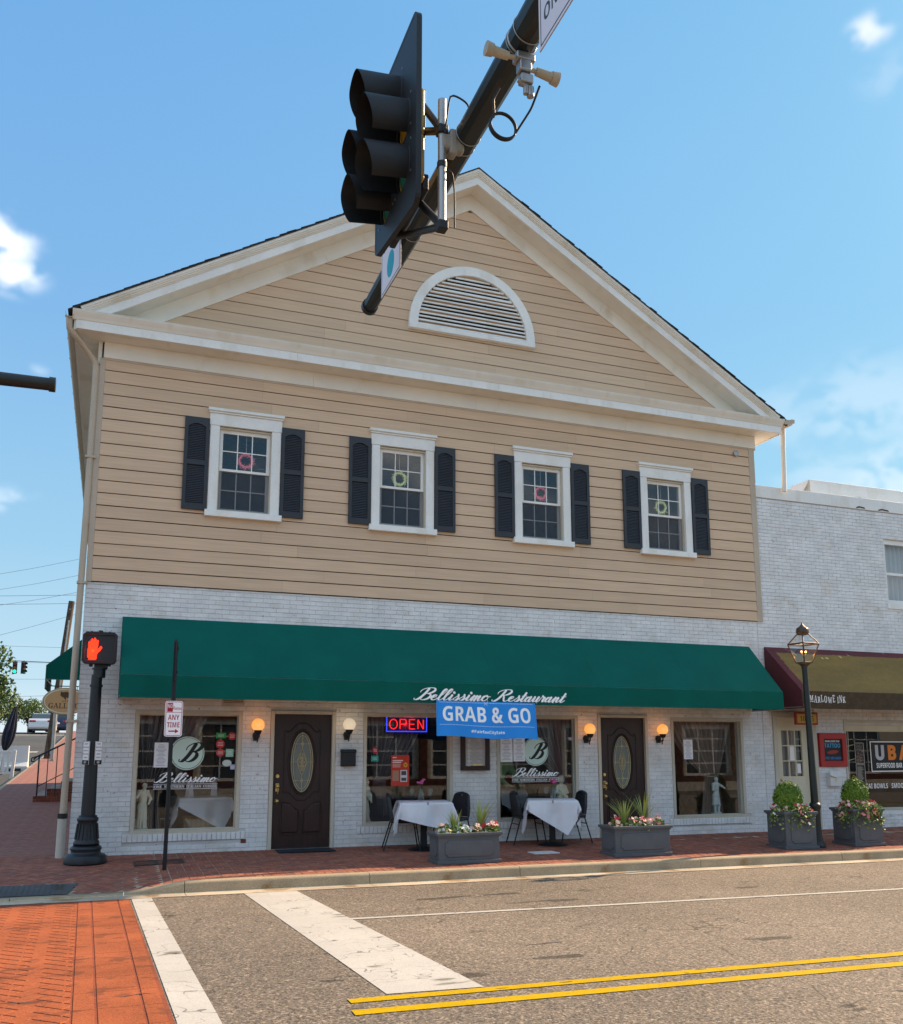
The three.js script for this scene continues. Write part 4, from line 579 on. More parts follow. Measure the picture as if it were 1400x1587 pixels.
// ---- the white-painted brick neighbour
const NB = thing('white_brick_building', 'white-painted brick building with flat parapet beside the gabled restaurant', 'building');
{
  const up = [[15.70, 17.3, 4.56, 5.95]];
  part('wall_core', [ext(poly(rectP(12.28, 30, 3.995, 6.54), up.map((h) => rectP(...h))), 0.26).translate(0, 0, -0.269), bx(16.9, 30, -0.8, 3.99, -0.249, -0.006)], MT.mortar, NB);
  part('side_wall', [bx(12.30, 12.5, 4, 6.6, -16, -0.27), bx(29.8, 30, -0.8, 6.5, -16, -0.27), bx(12.3, 30, -0.8, 6.6, -16.2, -16.001)], MT.mortar, NB);
  part('flat_roof', bx(12.4, 29.9, 6.40, 6.50, -16, -0.27), mat('pale_roof_membrane', [0.6, 0.58, 0.54], { roughness: 0.9 }), NB);
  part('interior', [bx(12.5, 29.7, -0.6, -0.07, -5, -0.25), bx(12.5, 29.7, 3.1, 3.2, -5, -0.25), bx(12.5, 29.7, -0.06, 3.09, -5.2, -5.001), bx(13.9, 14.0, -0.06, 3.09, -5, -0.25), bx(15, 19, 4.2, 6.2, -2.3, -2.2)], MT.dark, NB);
  part('parapet_cap', [rb(12.30, 22, 6.545, 6.80, -0.28, 0.02, 0.008), rb(22.002, 30, 6.545, 6.80, -0.28, 0.02, 0.008)], MT.white, NB);
  part('parapet_curb', [rb(14.12, 20, 6.5, 7.20, -0.9, -0.32, 0.012), rb(20.003, 30, 6.5, 7.20, -0.9, -0.32, 0.012), surf((u, v) => [lerp(13.86, 14.119, v), lerp(6.80, 7.19, v), lerp(-0.33, -0.89, u)], 1, 2)], MT.white, NB);
  part('torn_flashing', [[15.3, 6.87, 0.4], [15.62, 6.845, 0.28], [15.0, 6.558, 0.24], [15.6, 6.556, 0.3]].map(([x, y, w]) => ext(poly([[x, y], [x + w * 0.4, y + 0.02], [x + w, y + 0.004], [x + w * 0.9, y + 0.035], [x + w * 0.3, y + 0.05], [x, y + 0.02]]), 0.012).translate(0, 0, y > 6.7 ? -0.305 : 0.014)), MT.dark, NB);
  const holes = [[12.5, 13.54, -0.2, 2.235], [14.26, 16.7, 0.305, 2.1], [12.4, 16.9, 2.75, 3.35], ...up];
  placeBricks(layBricks(NB, 12.285, 16.85, -0.1, 6.54, holes, 0.001, brickMats, 0.06).map((b) => b), NB, brickMats);
  const W = sub('window', NB); W.userData.label = 'upstairs sash window with grey curtains cut by the right picture edge';
  part('frame', [ext(poly(rectP(15.70, 17.3, 4.56, 5.95), [rectP(15.76, 17.24, 4.64, 5.85)]), 0.07).translate(0, 0, -0.11), bx(15.76, 17.24, 5.18, 5.235, -0.1, -0.05)], MT.white, W);
  part('sill', rb(15.66, 17.34, 4.44, 4.558, -0.1, 0.03, 0.006), MT.white, W);
  for (const [a, b] of [[4.64, 5.18], [5.235, 5.85]]) part('pane', pane(15.76, 17.24, a, b, -0.088), MT.glass, W);
  part('curtain', surf((u, v) => [lerp(15.76, 17.2, u), lerp(4.6, 5.9, v), -0.2 + 0.03 * Math.sin(u * 70)], 120, 1), mat('grey_curtain', [0.42, 0.44, 0.46], { side: THREE.DoubleSide }), W);
  // shop door, cream with nine panes
  const D = sub('door', NB); D.userData.label = 'cream half-glazed door with nine panes under the maroon awning';
  const x0 = 12.60, x1 = 13.44, DM = mat('cream_door_paint', [0.72, 0.66, 0.50], { map: T.paint, roughness: 0.5 });
  part('door_frame', [rb(12.50, 12.598, -0.1, 2.24, -0.14, 0.03), rb(13.442, 13.545, -0.1, 2.24, -0.14, 0.03), rb(12.6, 13.44, 2.13, 2.24, -0.14, 0.03)], mat('ivory_frame_paint', [0.6, 0.56, 0.47], {}), D);
  const gx0 = 12.74, gx1 = 13.23, gy0 = 1.0, gy1 = 1.88;
  part('door_leaf', ext(poly(rectP(x0 + 0.003, x1 - 0.003, -0.05, 2.127), [rectP(gx0, gx1, gy0, gy1)]), 0.04).translate(0, 0, -0.09), DM, D);
  part('door_panel', [rb(12.74, 13.23, 0.15, 0.82, -0.052, -0.038, 0.008)], DM, D);
  const mb = []; for (let k = 1; k < 3; k++) { mb.push(bx(lerp(gx0, gx1, k / 3) - 0.011, lerp(gx0, gx1, k / 3) + 0.011, gy0, gy1, -0.086, -0.052)); } for (let k = 1; k < 3; k++) for (let q = 0; q < 3; q++) mb.push(bx(lerp(gx0, gx1, q / 3) + 0.0112, lerp(gx0, gx1, (q + 1) / 3) - 0.0112, lerp(gy0, gy1, k / 3) - 0.011, lerp(gy0, gy1, k / 3) + 0.011, -0.085, -0.053)); part('muntins', mb, DM, D);
  for (let k = 0; k < 3; k++) for (let q = 0; q < 3; q++) part('pane', pane(lerp(gx0, gx1, q / 3), lerp(gx0, gx1, (q + 1) / 3), lerp(gy0, gy1, k / 3), lerp(gy0, gy1, (k + 1) / 3), -0.072), MT.glass, D);
  part('lace', [surf((u, v) => [lerp(gx0, gx1, u), lerp(gy0, gy1, v), -0.12 + 0.008 * Math.sin(u * 55)], 60, 1)], mat('grey_lace', [0.2, 0.2, 0.2], { side: THREE.DoubleSide }), D);
  part('notice', [bx(12.94, 13.06, 1.28, 1.6, -0.0695, -0.0685), bx(13.10, 13.19, 1.06, 1.24, -0.0695, -0.0685)], MT.paper, D);
  part('handle', [sph(0.03, 12.66, 0.93, -0.01, 12), new THREE.CylinderGeometry(0.012, 0.012, 0.06, 8).rotateX(Math.PI / 2).translate(12.66, 0.93, -0.03)], MT.brass, D);
  const S = sub('shop_window', NB); S.userData.label = 'wide shop window with superfood bar lettering at the right edge';
  part('frame', [ext(poly(rectP(14.262, 16.7, 0.307, 2.1), [rectP(14.31, 16.65, 0.36, 2.05)]), 0.07).translate(0, 0, -0.066)], mat('ivory_frame_paint', [0.6, 0.56, 0.47], {}), S);
  part('transom_panel', bx(14.31, 16.65, 1.875, 2.045, -0.1, -0.06), DM, S);
  part('pane', pane(14.30, 16.66, 0.35, 1.88, -0.084), MT.glass, S);
  part('muntins', [1.30, 1.585].map((y) => rod([14.31, y - 0.03, -0.12], [14.62, y + 0.03, -0.12], 0.01, 6)).concat([rod([14.44, 0.9, -0.12], [14.47, 1.87, -0.12], 0.009, 6), rod([14.31, 0.86, -0.12], [14.70, 0.86, -0.12], 0.016, 6)]), DM, S);
  const ub = ctex(1024, 410, (x, w, h) => { x.fillStyle = '#17120f'; x.fillRect(0, 0, w, h); x.strokeStyle = '#f6f4f0'; x.lineWidth = 14; x.strokeRect(9, 9, w - 18, h - 18); x.font = 'bold 262px sans-serif'; x.lineWidth = 14; [['U', 72, '#c2c0c6'], ['B', 292, '#ec8424'], ['A', 510, '#ec8424'], ['R', 740, '#c2c0c6']].forEach(([c, px, col]) => { x.fillStyle = x.strokeStyle = col; x.fillText(c, px, 246); x.strokeText(c, px, 246); }); x.fillStyle = '#ffffff'; x.font = 'bold 92px sans-serif'; x.save(); x.translate(92, 356); x.scale(0.62, 1); x.fillText('SUPERFOOD BAR', 0, 0); x.restore(); });
  part('lettering', panelFace(1.55, 0.62, 15.755, 1.372, -0.079), printed(ub), S, { keepUV: true });
  const ac = ctex(1024, 96, (x, w, h) => { x.fillStyle = '#f4f2ee'; x.font = 'bold 84px sans-serif'; x.save(); x.scale(0.82, 1); x.fillText('ACAI BOWLS   SMOOTHIES', 6, 78); x.restore(); });
  part('lettering', panelFace(1.66, 0.1556, 15.54, 0.785, -0.0785), decal(ac), S, { keepUV: true });
  const pt = ctex(128, 512, (x, w, h) => { x.fillStyle = '#2b211b'; x.fillRect(0, 0, w, h); for (let k = 0; k < 90; k++) { x.fillStyle = ['#6c5b4d', '#8a7460', '#3c4a55', '#9b5a3c', '#574a40'][(rnd() * 5) | 0]; x.fillRect(14 + rnd() * 80, 14 + rnd() * 215, 8 + rnd() * 22, 4 + rnd() * 14); } x.fillStyle = '#b9b1a4'; for (let k = 0; k < 20; k++) x.fillRect(18, 285 + k * 10, 50 + rnd() * 40, 4); x.strokeStyle = '#cfc8bd'; x.lineWidth = 5; x.strokeRect(4, 4, w - 8, 242); x.strokeRect(4, 262, w - 8, 246); });
  part('menu_board', panelFace(0.24, 0.86, 14.70, 1.22, -0.0782), printed(pt), S, { keepUV: true });
  part('sill_brick_course', bx(14.2, 16.8, 0.22, 0.3, -0.01, 0.016), brickMats[0], NB);
}
{ // maroon awning with an olive front panel
  const A = thing('awning', 'maroon and olive awning with white lettering over the white brick shopfront', 'awning');
  const st = dtex(1024, 1, (u, v) => { const n = fbm(u * 6, v * 6, 6, 6, 6, 5), n2 = fbm(u * 40, v * 10, 40, 10, 4, 15), n3 = fbm(u * 90, v * 30, 90, 30, 3, 25), k = u + 0.012 * (n3 - 0.5) < 0.035 || v > 0.88 + 0.05 * (n2 - 0.5) ? 0 : 1, w = n2 > 0.74 && v > 0.75 ? 70 : 0, f = 0.92 + 0.22 * (n - 0.5) + 0.12 * (n3 - 0.5); return [(k ? 142 : 104) * f + w, (k ? 112 : 38) * f + w, (k ? 52 : 44) * f + w]; }); // a maroon border round an olive field, with worn flecks
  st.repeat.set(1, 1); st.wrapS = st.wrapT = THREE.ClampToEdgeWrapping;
  const cm = mat('maroon_olive_canvas', [0.95, 0.95, 0.95], { map: st, roughness: 0.8, side: THREE.DoubleSide }), mm = mat('maroon_canvas', [0.105, 0.020, 0.028], { map: T.fabric, roughness: 0.8, side: THREE.DoubleSide });
  const x0 = 12.39, x1 = 17.4, xf0 = 12.42, xf1 = 17.3, yT = 3.5, yM = 2.585, yB = 2.262, zf = 0.96;
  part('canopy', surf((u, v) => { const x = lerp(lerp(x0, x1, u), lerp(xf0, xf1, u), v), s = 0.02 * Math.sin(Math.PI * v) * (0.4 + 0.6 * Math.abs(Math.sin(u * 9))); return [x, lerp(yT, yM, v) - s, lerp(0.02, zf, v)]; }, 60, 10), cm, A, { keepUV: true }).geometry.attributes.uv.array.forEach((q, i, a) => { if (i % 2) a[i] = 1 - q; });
  const val = part('valance', surf((u, v) => { const x = lerp(xf0, xf1, u); return [x, lerp(yM - 0.002, yB, v), zf + 0.003 + 0.006 * Math.sin(x * 4) * v]; }, 80, 4), mat('olive_brown_canvas', [0.085, 0.052, 0.020], { map: T.clay, roughness: 0.8, side: THREE.DoubleSide }), A);
  const ends = []; for (const [xa, xb] of [[x0, xf0], [x1, xf1]]) ends.push(surf((u, v) => { const z = lerp(0.02, zf, u), top = lerp(yT, yM, u); return [lerp(xa, xb, u), lerp(yB, top, v), z]; }, 8, 8));
  ends.forEach((g) => part('end_panel', g, mm, A)); part('frame', [rod([xf0, yB + 0.03, zf - 0.02], [xf1, yB + 0.03, zf - 0.02], 0.012, 6), rod([x0, yB + 0.03, 0.02], [xf0, yB + 0.03, zf - 0.02], 0.012, 6), rod([x0, yT - 0.03, 0.01], [x1, yT - 0.03, 0.01], 0.012, 6)], MT.steel, A);
  const tx = ctex(640, 128, (x, w, h) => { x.fillStyle = '#eceae6'; x.font = 'bold 88px serif'; const s = 'MARLOWE INK'; let ox = 6; [...s].forEach((c, k) => { x.save(); x.translate(ox, 92 + (k % 3) * 3 - 3); x.scale(0.62, 1.12 + 0.12 * Math.sin(k * 2.3)); x.rotate(0.06 * Math.sin(k * 1.7)); x.fillText(c, 0, 0); const l = x.measureText(c).width; x.restore(); ox += l * 0.64 + 5; }); });
  part('lettering', panelFace(1.12, 0.224, 13.12, 2.425, zf + 0.014), decal(tx), A, { keepUV: true });
}
{ // house number, tattoo sign, mailboxes
  const tx = ctex(512, 160, (x, w, h) => { x.fillStyle = '#b9922e'; x.fillRect(0, 0, w, h); x.fillStyle = '#2b1a10'; x.font = 'bold 132px serif'; x.textAlign = 'center'; x.textBaseline = 'middle'; x.fillText('10405', w / 2, h / 2 + 4); });
  const n = thing('house_number_sign', 'small red framed wooden sign reading 10405 under the maroon awning', 'sign', [13.01, 2.10, 0.36]); part('frame', [rb(-0.27, 0.27, -0.12, 0.12, -0.03, 0.02, 0.01)], mat('red_sign_paint', [0.42, 0.05, 0.03], { map: T.metal }), n); part('plate', panelFace(0.46, 0.165, 0, 0, 0.0225), printed(tx), n, { keepUV: true }); part('bracket', [rod([-0.2, 0.11, 0], [-0.2, 0.17, 0], 0.006, 5), rod([0.2, 0.11, 0], [0.2, 0.17, 0], 0.006, 5), rod([-0.2, 0.17, 0], [-0.2, 0.13, -0.34], 0.006, 5), rod([0.2, 0.17, 0], [0.2, 0.13, -0.34], 0.006, 5)], MT.steel, n);
  const tt = ctex(400, 400, (x, w, h) => { x.fillStyle = '#14161c'; x.fillRect(0, 0, w, h); x.textAlign = 'center'; x.fillStyle = '#eee'; x.font = 'bold 44px sans-serif'; x.fillText('MARLOWE INK', w / 2, 62, 330); x.fillStyle = '#4fa3d8'; x.font = 'bold 104px sans-serif'; x.save(); x.translate(w / 2, 160); x.scale(0.86, 1); x.fillText('TATTOO', 0, 0, 400); x.restore(); x.fillStyle = '#a03028'; x.beginPath(); x.ellipse(w / 2, 240, 120, 34, -0.1, 0, 7); x.fill(); x.fillStyle = '#2f86c8'; x.font = 'bold 62px sans-serif'; x.fillText('703 383 6626', w / 2, 368, 340); });
  const s = thing('tattoo_sign', 'bright red framed square tattoo sign on the white brick wall', 'sign', [13.915, 1.505, 0.0]); part('frame', [ext(poly(rectP(-0.33, 0.33, -0.32, 0.32), [rectP(-0.235, 0.235, -0.22, 0.22)]), 0.05, { bevelEnabled: true, bevelSize: 0.008, bevelThickness: 0.008, bevelSegments: 1 }).translate(0, 0, 0.005)], mat('red_sign_frame', [0.50, 0.018, 0.016], { map: T.metal, roughness: 0.5 }), s); part('panel', [bx(-0.24, 0.24, -0.225, 0.225, 0.004, 0.03)], MT.black, s); part('print', panelFace(0.47, 0.44, 0, 0, 0.0315), printed(tt), s, { keepUV: true });
  const m = thing('mailbox', 'small white metal mailbox below the red tattoo sign', 'mailbox', [13.88, 0.80, 0.0]); part('body', [rb(-0.14, 0.14, 0, 0.25, 0.003, 0.1, 0.012, 2)], MT.plastic, m); part('lid', [ext(poly([[-0.15, 0.30], [-0.15, 0.21], [0, 0.165], [0.15, 0.21], [0.15, 0.30]]), 0.02).rotateX(-0.18).translate(0, 0.0, 0.145)], MT.plastic, m); part('ornament', [bx(-0.05, 0.05, 0.12, 0.13, 0.1, 0.106), bx(-0.005, 0.005, 0.08, 0.15, 0.1, 0.1055)], MT.brass, m);
  const k = thing('mailbox', 'black metal wall mailbox right of the left mahogany door', 'mailbox', [4.06, 1.245, 0.0]); part('body', [rb(-0.115, 0.115, 0, 0.25, 0.003, 0.11, 0.012, 2)], MT.black, k); part('lid', [rb(-0.122, 0.122, 0.215, 0.27, 0.003, 0.125, 0.012, 2)], MT.black, k);
  const c = thing('menu_case', 'dark wooden menu case with printed sheets between two shop windows', 'menu case', [6.255, 1.17, 0]); const MH = mat('dark_red_wood', [0.06, 0.018, 0.014], { map: T.wood, roughness: 0.5 });
  part('frame', [ext(poly(rectP(-0.245, 0.245, 0, 0.78), [rectP(-0.195, 0.195, 0.05, 0.73)]), 0.085, { bevelEnabled: true, bevelSize: 0.006, bevelThickness: 0.006, bevelSegments: 2 }).translate(0, 0, 0.008)], MH, c); part('backing', bx(-0.2, 0.2, 0.04, 0.74, 0.004, 0.03), MH, c);
  const mt = ctex(320, 600, (x, w, h) => { x.fillStyle = '#d9d3d3'; x.fillRect(0, 0, w, h); x.fillStyle = '#77706e'; for (let k = 0; k < 46; k++) { const l = 40 + rnd() * 90; x.fillRect(w / 2 - l, 26 + k * 12, l * 2 * (0.8 + rnd() * 0.2), 3); } });
  part('menu_sheet', [panelFace(0.37, 0.66, 0, 0.40, 0.033)], printed(mt), c, { keepUV: true }); part('pane', pane(-0.195, 0.195, 0.05, 0.73, 0.072), MT.glass, c); part('clip', [bx(-0.05, 0.13, 0.075, 0.1, 0.034, 0.05)], MT.brass, c);
}
// ---- globe wall lamps
{
  const lit = new THREE.MeshStandardMaterial({ name: 'lit_globe' }); lit.color.setRGB(0.8, 0.6, 0.35); lit.emissive = new THREE.Color().setRGB(1, 0.36, 0.055); lit.emissiveIntensity = 0.40; lit.roughness = 0.35;
  const off = (() => { const m = lit.clone(); m.name = 'pale_lit_globe'; m.emissive.setRGB(1, 0.82, 0.58); m.emissiveIntensity = 0.22; return m; })();
  [[2.60, 1.885, 'lit globe wall lamp left of the left mahogany door', 1], [4.045, 1.905, 'pale cream globe wall lamp above the black mailbox', 0], [8.40, 1.865, 'lit orange globe wall lamp left of the right mahogany door', 1], [9.90, 1.87, 'lit orange globe wall lamp right of the right mahogany door', 1]].forEach(([x, y, l, on], i) => {
    const L = thing('wall_lamp', l, 'wall lamp', [x, y, 0], 0, 'globe wall lamps on the shopfront');
    part('globe', [sph(0.1, 0, 0, 0.16, 28)], on ? lit : off, L);
    part('bracket', [new THREE.CylinderGeometry(0.055, 0.06, 0.02, 20).rotateX(Math.PI / 2).translate(-0.0, -0.16, 0.012), tube([[0, -0.16, 0.02], [0, -0.2, 0.09], [0, -0.2, 0.15], [0, -0.15, 0.16]], 0.013, 20, 8), lat([[0.0, -0.15], [0.035, -0.148], [0.05, -0.12], [0.062, -0.085], [0.06, -0.078], [0, -0.09]]).translate(0, 0, 0.16), rb(-0.05, 0.03, -0.24, -0.11, 0.005, 0.05, 0.01, 1), lat([[0, -0.27], [0.012, -0.26], [0.008, -0.235], [0.014, -0.22], [0.01, -0.2]]).translate(0, 0, 0.13)], MT.black, L);
    { const p = new THREE.PointLight(on ? 0xff9a45 : 0xffd9a8, 0.025); p.position.set(x, y, 0.16); p.shadow.radius = 4; p.castShadow = true; scene.add(p); }
  });
}
// ---------------------------------------------------------------- what stands in and behind the shop windows
{ // logo and lettering on two windows
  const lg = ctex(1000, 860, (x, w, h) => {
    x.fillStyle = '#cfe6da'; x.beginPath(); x.arc(500, 268, 262, 0, 7); x.fill(); x.strokeStyle = '#10161a'; x.lineWidth = 7; x.beginPath(); x.arc(500, 268, 243, 0, 7); x.stroke();
    x.fillStyle = '#0f1519'; script(x, 'B', 425, 395, 132, 124, 58, 0.42, 0.26);
    x.fillStyle = '#ffffff'; const s = 'Bellissimo', sw = 940 / (scriptWidth(s) + 0.7); script(x, s, sw * 0.5 + 10, 716, sw, 64, 25, 0.42, 0.34);
    x.fillRect(12, 742, 975, 7); x.fillRect(12, 815, 975, 7); x.font = 'bold 54px serif'; const t = 'FINE  NORTHERN  ITALIAN  CUISINE'; x.save(); x.translate(14, 802); x.scale(970 / x.measureText(t).width, 1); x.fillText(t, 0, 0); x.restore();
  });
  const lm = decal(lg), shopW = B.children.filter((c) => c.name === 'shop_window');
  part('window_lettering', panelFace(0.96, 0.8256, 1.585, 1.30, -0.078), lm, shopW[0], { keepUV: true });
  part('window_lettering', panelFace(0.94, 0.8084, 7.445, 1.325, -0.078), lm, shopW[2], { keepUV: true });
}
const sheetPaper = (seedN) => ctex(256, 384, (x, w, h) => { x.fillStyle = '#f2f2f6'; x.fillRect(0, 0, w, h); x.fillStyle = '#6b6b76'; for (let k = 0; k < 16; k++) { const l = 90 + rnd() * 110; x.fillRect(w / 2 - l / 2, 34 + k * 21, l, 5); } });
function notice(name, l, cat, x, y, w, h, m, z = -0.0785, group) { const o = thing(name, l, cat, [x, y, z], 0, group); part('sheet', [bx(-w / 2, w / 2, -h / 2, h / 2, -0.0012, 0.0012)], MT.paper, o); part('print', panelFace(w, h, 0, 0, 0.0016), m, o, { keepUV: true }); return o; }
{
  const pm = printed(sheetPaper());
  notice('paper_notice', 'white printed notice in the leftmost shop window beside the sign post', 'notice', 1.205, 1.43, 0.2, 0.37, pm);
  notice('paper_notice', 'white printed notice in the rightmost shop window before brown drapes', 'notice', 10.60, 1.515, 0.2, 0.36, pm);
  notice('paper_notice', 'white menu page taped left in the window under the banner', 'notice', 6.89, 1.53, 0.23, 0.46, pm);
  notice('paper_notice', 'white menu page beside the round logo under the banner', 'notice', 7.13, 1.53, 0.22, 0.44, pm);
  const rp = ctex(400, 600, (x, w, h) => { x.fillStyle = '#cf3a26'; x.fillRect(0, 0, w, h); x.fillStyle = '#f1dcd2'; x.fillRect(30, 36, 90, 20); x.fillRect(30, 95, 230, 22); x.fillRect(30, 130, 190, 22); for (let k = 0; k < 4; k++) x.fillRect(30, 175 + k * 18, 150 + rnd() * 40, 6); x.fillStyle = '#e9a51c'; x.beginPath(); x.arc(318, 190, 46, 0, 7); x.fill(); x.fillStyle = '#7a4a12'; x.beginPath(); x.arc(318, 190, 16, 0, 7); x.fill(); x.fillStyle = '#d8d8da'; x.fillRect(205, 290, 150, 230); x.fillStyle = '#4e4a48'; x.fillRect(225, 310, 110, 80); x.fillRect(225, 440, 110, 60); x.fillStyle = '#b0846a'; x.fillRect(30, 300, 140, 200); });
  notice('poster', 'orange-red poster in the window behind the left outdoor table', 'poster', 4.975, 1.17, 0.31, 0.5, printed(rp));
  const stk = [[2.075, 1.725, 0.15, 0.085, '#1d9a3d', 'green sticker at top of the sticker cluster in the leftmost window'], [2.245, 1.715, 0.12, 0.12, '#c0221f', 'round red sticker at the top right of the leftmost window', 1], [2.07, 1.595, 0.13, 0.13, '#c4241f', 'round red sticker in the middle of the leftmost window cluster', 1], [2.075, 1.465, 0.13, 0.12, '#c2302a', 'lowest round red sticker of the leftmost window cluster', 1], [2.215, 1.46, 0.115, 0.12, '#9fd0b6', 'pale green square sticker low in the leftmost window cluster'], [2.18, 1.305, 0.14, 0.1, '#c9d6d0', 'white oval sticker at the right of the leftmost window', 1], [2.268, 1.245, 0.07, 0.075, '#b7bfe0', 'small lavender sticker beside the oval one in the leftmost window'], [4.545, 1.50, 0.105, 0.115, '#b3222a', 'round red sticker in the window with the open sign', 1], [4.54, 1.365, 0.125, 0.09, '#2f9c8a', 'teal square sticker under a red one in the open sign window'], [8.14, 1.70, 0.08, 0.055, '#b9a0b4', 'tiny flag sticker near the lamp on the menu window']];
  for (const [x, y, w, h, c, l, rnd_] of stk) { const o = thing('window_sticker', l, 'sticker', [x, y, -0.0805], 0, 'stickers on the shop windows'); part('sticker', rnd_ ? [new THREE.CylinderGeometry(0.5, 0.5, 0.002, 28).rotateX(Math.PI / 2).scale(w, h, 1)] : [bx(-w / 2, w / 2, -h / 2, h / 2, -0.001, 0.001)], new THREE.MeshStandardMaterial({ color: c, roughness: 0.5 }), o); part('print', [0, 1, 2].map((k) => bx(-w * 0.3, w * 0.3, h * (0.14 - k * 0.16), h * (0.18 - k * 0.16), 0.001, 0.0014)), MT.paper, o); }
}
{ // OPEN neon
  const O = thing('open_sign', 'lit red neon OPEN sign with blue border in shop window', 'open sign', [5.11, 1.93, -0.16]);
  const tubeM = (c, k) => { const m = new THREE.MeshStandardMaterial({ color: 0x111111, roughness: 0.4 }); m.emissive = new THREE.Color(c); m.emissiveIntensity = k; return m; };
  const red = tubeM(0xff2024, 0.75), blue = tubeM(0x2c40ff, 0.9), r = 0.0085;
  part('housing', [rb(-0.38, 0.38, -0.15, 0.15, -0.05, -0.015, 0.01)], mat('open_sign_backing', [0.012, 0.010, 0.03], { roughness: 0.4 }), O);
  part('blue_neon', [[-1, -1, 1, -1], [1, -1, 1, 1], [1, 1, -1, 1], [-1, 1, -1, -1]].flatMap(([p, q, s, t]) => [rod([p * 0.35, q * 0.12, 0], [s * 0.35, t * 0.12, 0], r * 0.8, 8), sph(r * 0.8, p * 0.35, q * 0.12, 0, 8)]), blue, O);
  const h = 0.078, L = (pts) => pts.slice(1).map((p, k) => rod([...pts[k], 0.004], [...p, 0.004], r, 8));
  part('red_neon', [tube(ellP(-0.235, 0, 0.066, h, 24).map(([x, y]) => [x, y, 0.004]), r, 60, 8, true), ...L([[-0.12, -h], [-0.12, h], [-0.03, h], [-0.015, 0.06], [-0.015, 0.02], [-0.03, 0], [-0.12, 0]]), ...L([[0.14, -h], [0.045, -h], [0.045, h], [0.14, h]]), ...L([[0.045, 0], [0.13, 0]]), ...L([[0.195, -h], [0.195, h], [0.29, -h], [0.29, h]])], red, O);
  part('chain', [rod([-0.3, 0.15, -0.03], [-0.3, 1.0, -0.03], 0.003, 4), rod([0.3, 0.15, -0.03], [0.3, 1.0, -0.03], 0.003, 4)], MT.steel, O);
  const pl = new THREE.PointLight(0xff3040, 0.04); pl.position.set(5.11, 1.93, -0.10); scene.add(pl);
}
// drapes gathered to one side
function drape(name, l, x0, x1, yT, xt, yt, wt, yB, z, m, group) {
  const D = thing(name, l, 'curtain', [0, 0, 0], 0, group);
  part('cloth', surf((u, v) => { const t = v < 0.72 ? v / 0.72 : 1, y = v < 0.72 ? lerp(yT, yt, t) : lerp(yt, yB, (v - 0.72) / 0.28), e = Math.pow(t, 1.1), a = lerp(x0, xt - wt / 2, e), b = lerp(x1, xt + wt / 2, e), fl = v > 0.72 ? 1 + 1.1 * (v - 0.72) / 0.28 : 1, cx = (a + b) / 2, x = cx + (lerp(a, b, u) - cx) * fl, sag = 0.18 * Math.sin(Math.PI * t) * Math.abs(u - (xt < (x0 + x1) / 2 ? 0 : 1)) * (v < 0.72 ? 1 : 0); return [x, y - sag, z + lerp(0.028, 0.055, t) * Math.sin(u * 64 + Math.sin(v * 4) * 0.8) + 0.012 * Math.sin(u * 151)]; }, 150, 40), m, D);
  part('tie_back', [new THREE.TorusGeometry(wt * 0.5, 0.018, 8, 24).rotateX(Math.PI / 2).scale(1, 1, 0.5).translate(xt, yt, z)], m, D);
  part('rod', [rod([x0 - 0.05, yT + 0.01, z], [x1 + 0.05, yT + 0.01, z], 0.014, 8)], MT.brass, D); return D;
}
drape('drape', 'dark slate drape swept to the left behind the leftmost shop window', 0.75, 2.0, 2.3, 1.08, 0.95, 0.22, 0.05, -0.42, MT.drape, 'drapes behind the shop windows');
drape('drape', 'dark drape swept left behind the window with the neon sign', 4.45, 5.6, 2.3, 4.72, 1.0, 0.2, 0.05, -0.45, MT.drape, 'drapes behind the shop windows');
drape('drape', 'dark drape swept right behind the window with the menu pages', 7.2, 8.3, 2.3, 8.1, 1.05, 0.2, 0.05, -0.42, MT.drape, 'drapes behind the shop windows');
drape('drape', 'brown pleated drape swept right behind the rightmost shop window', 10.2, 11.9, 2.3, 11.35, 1.0, 0.26, 0.05, -0.45, MT.drapeBrown, 'drapes behind the shop windows');

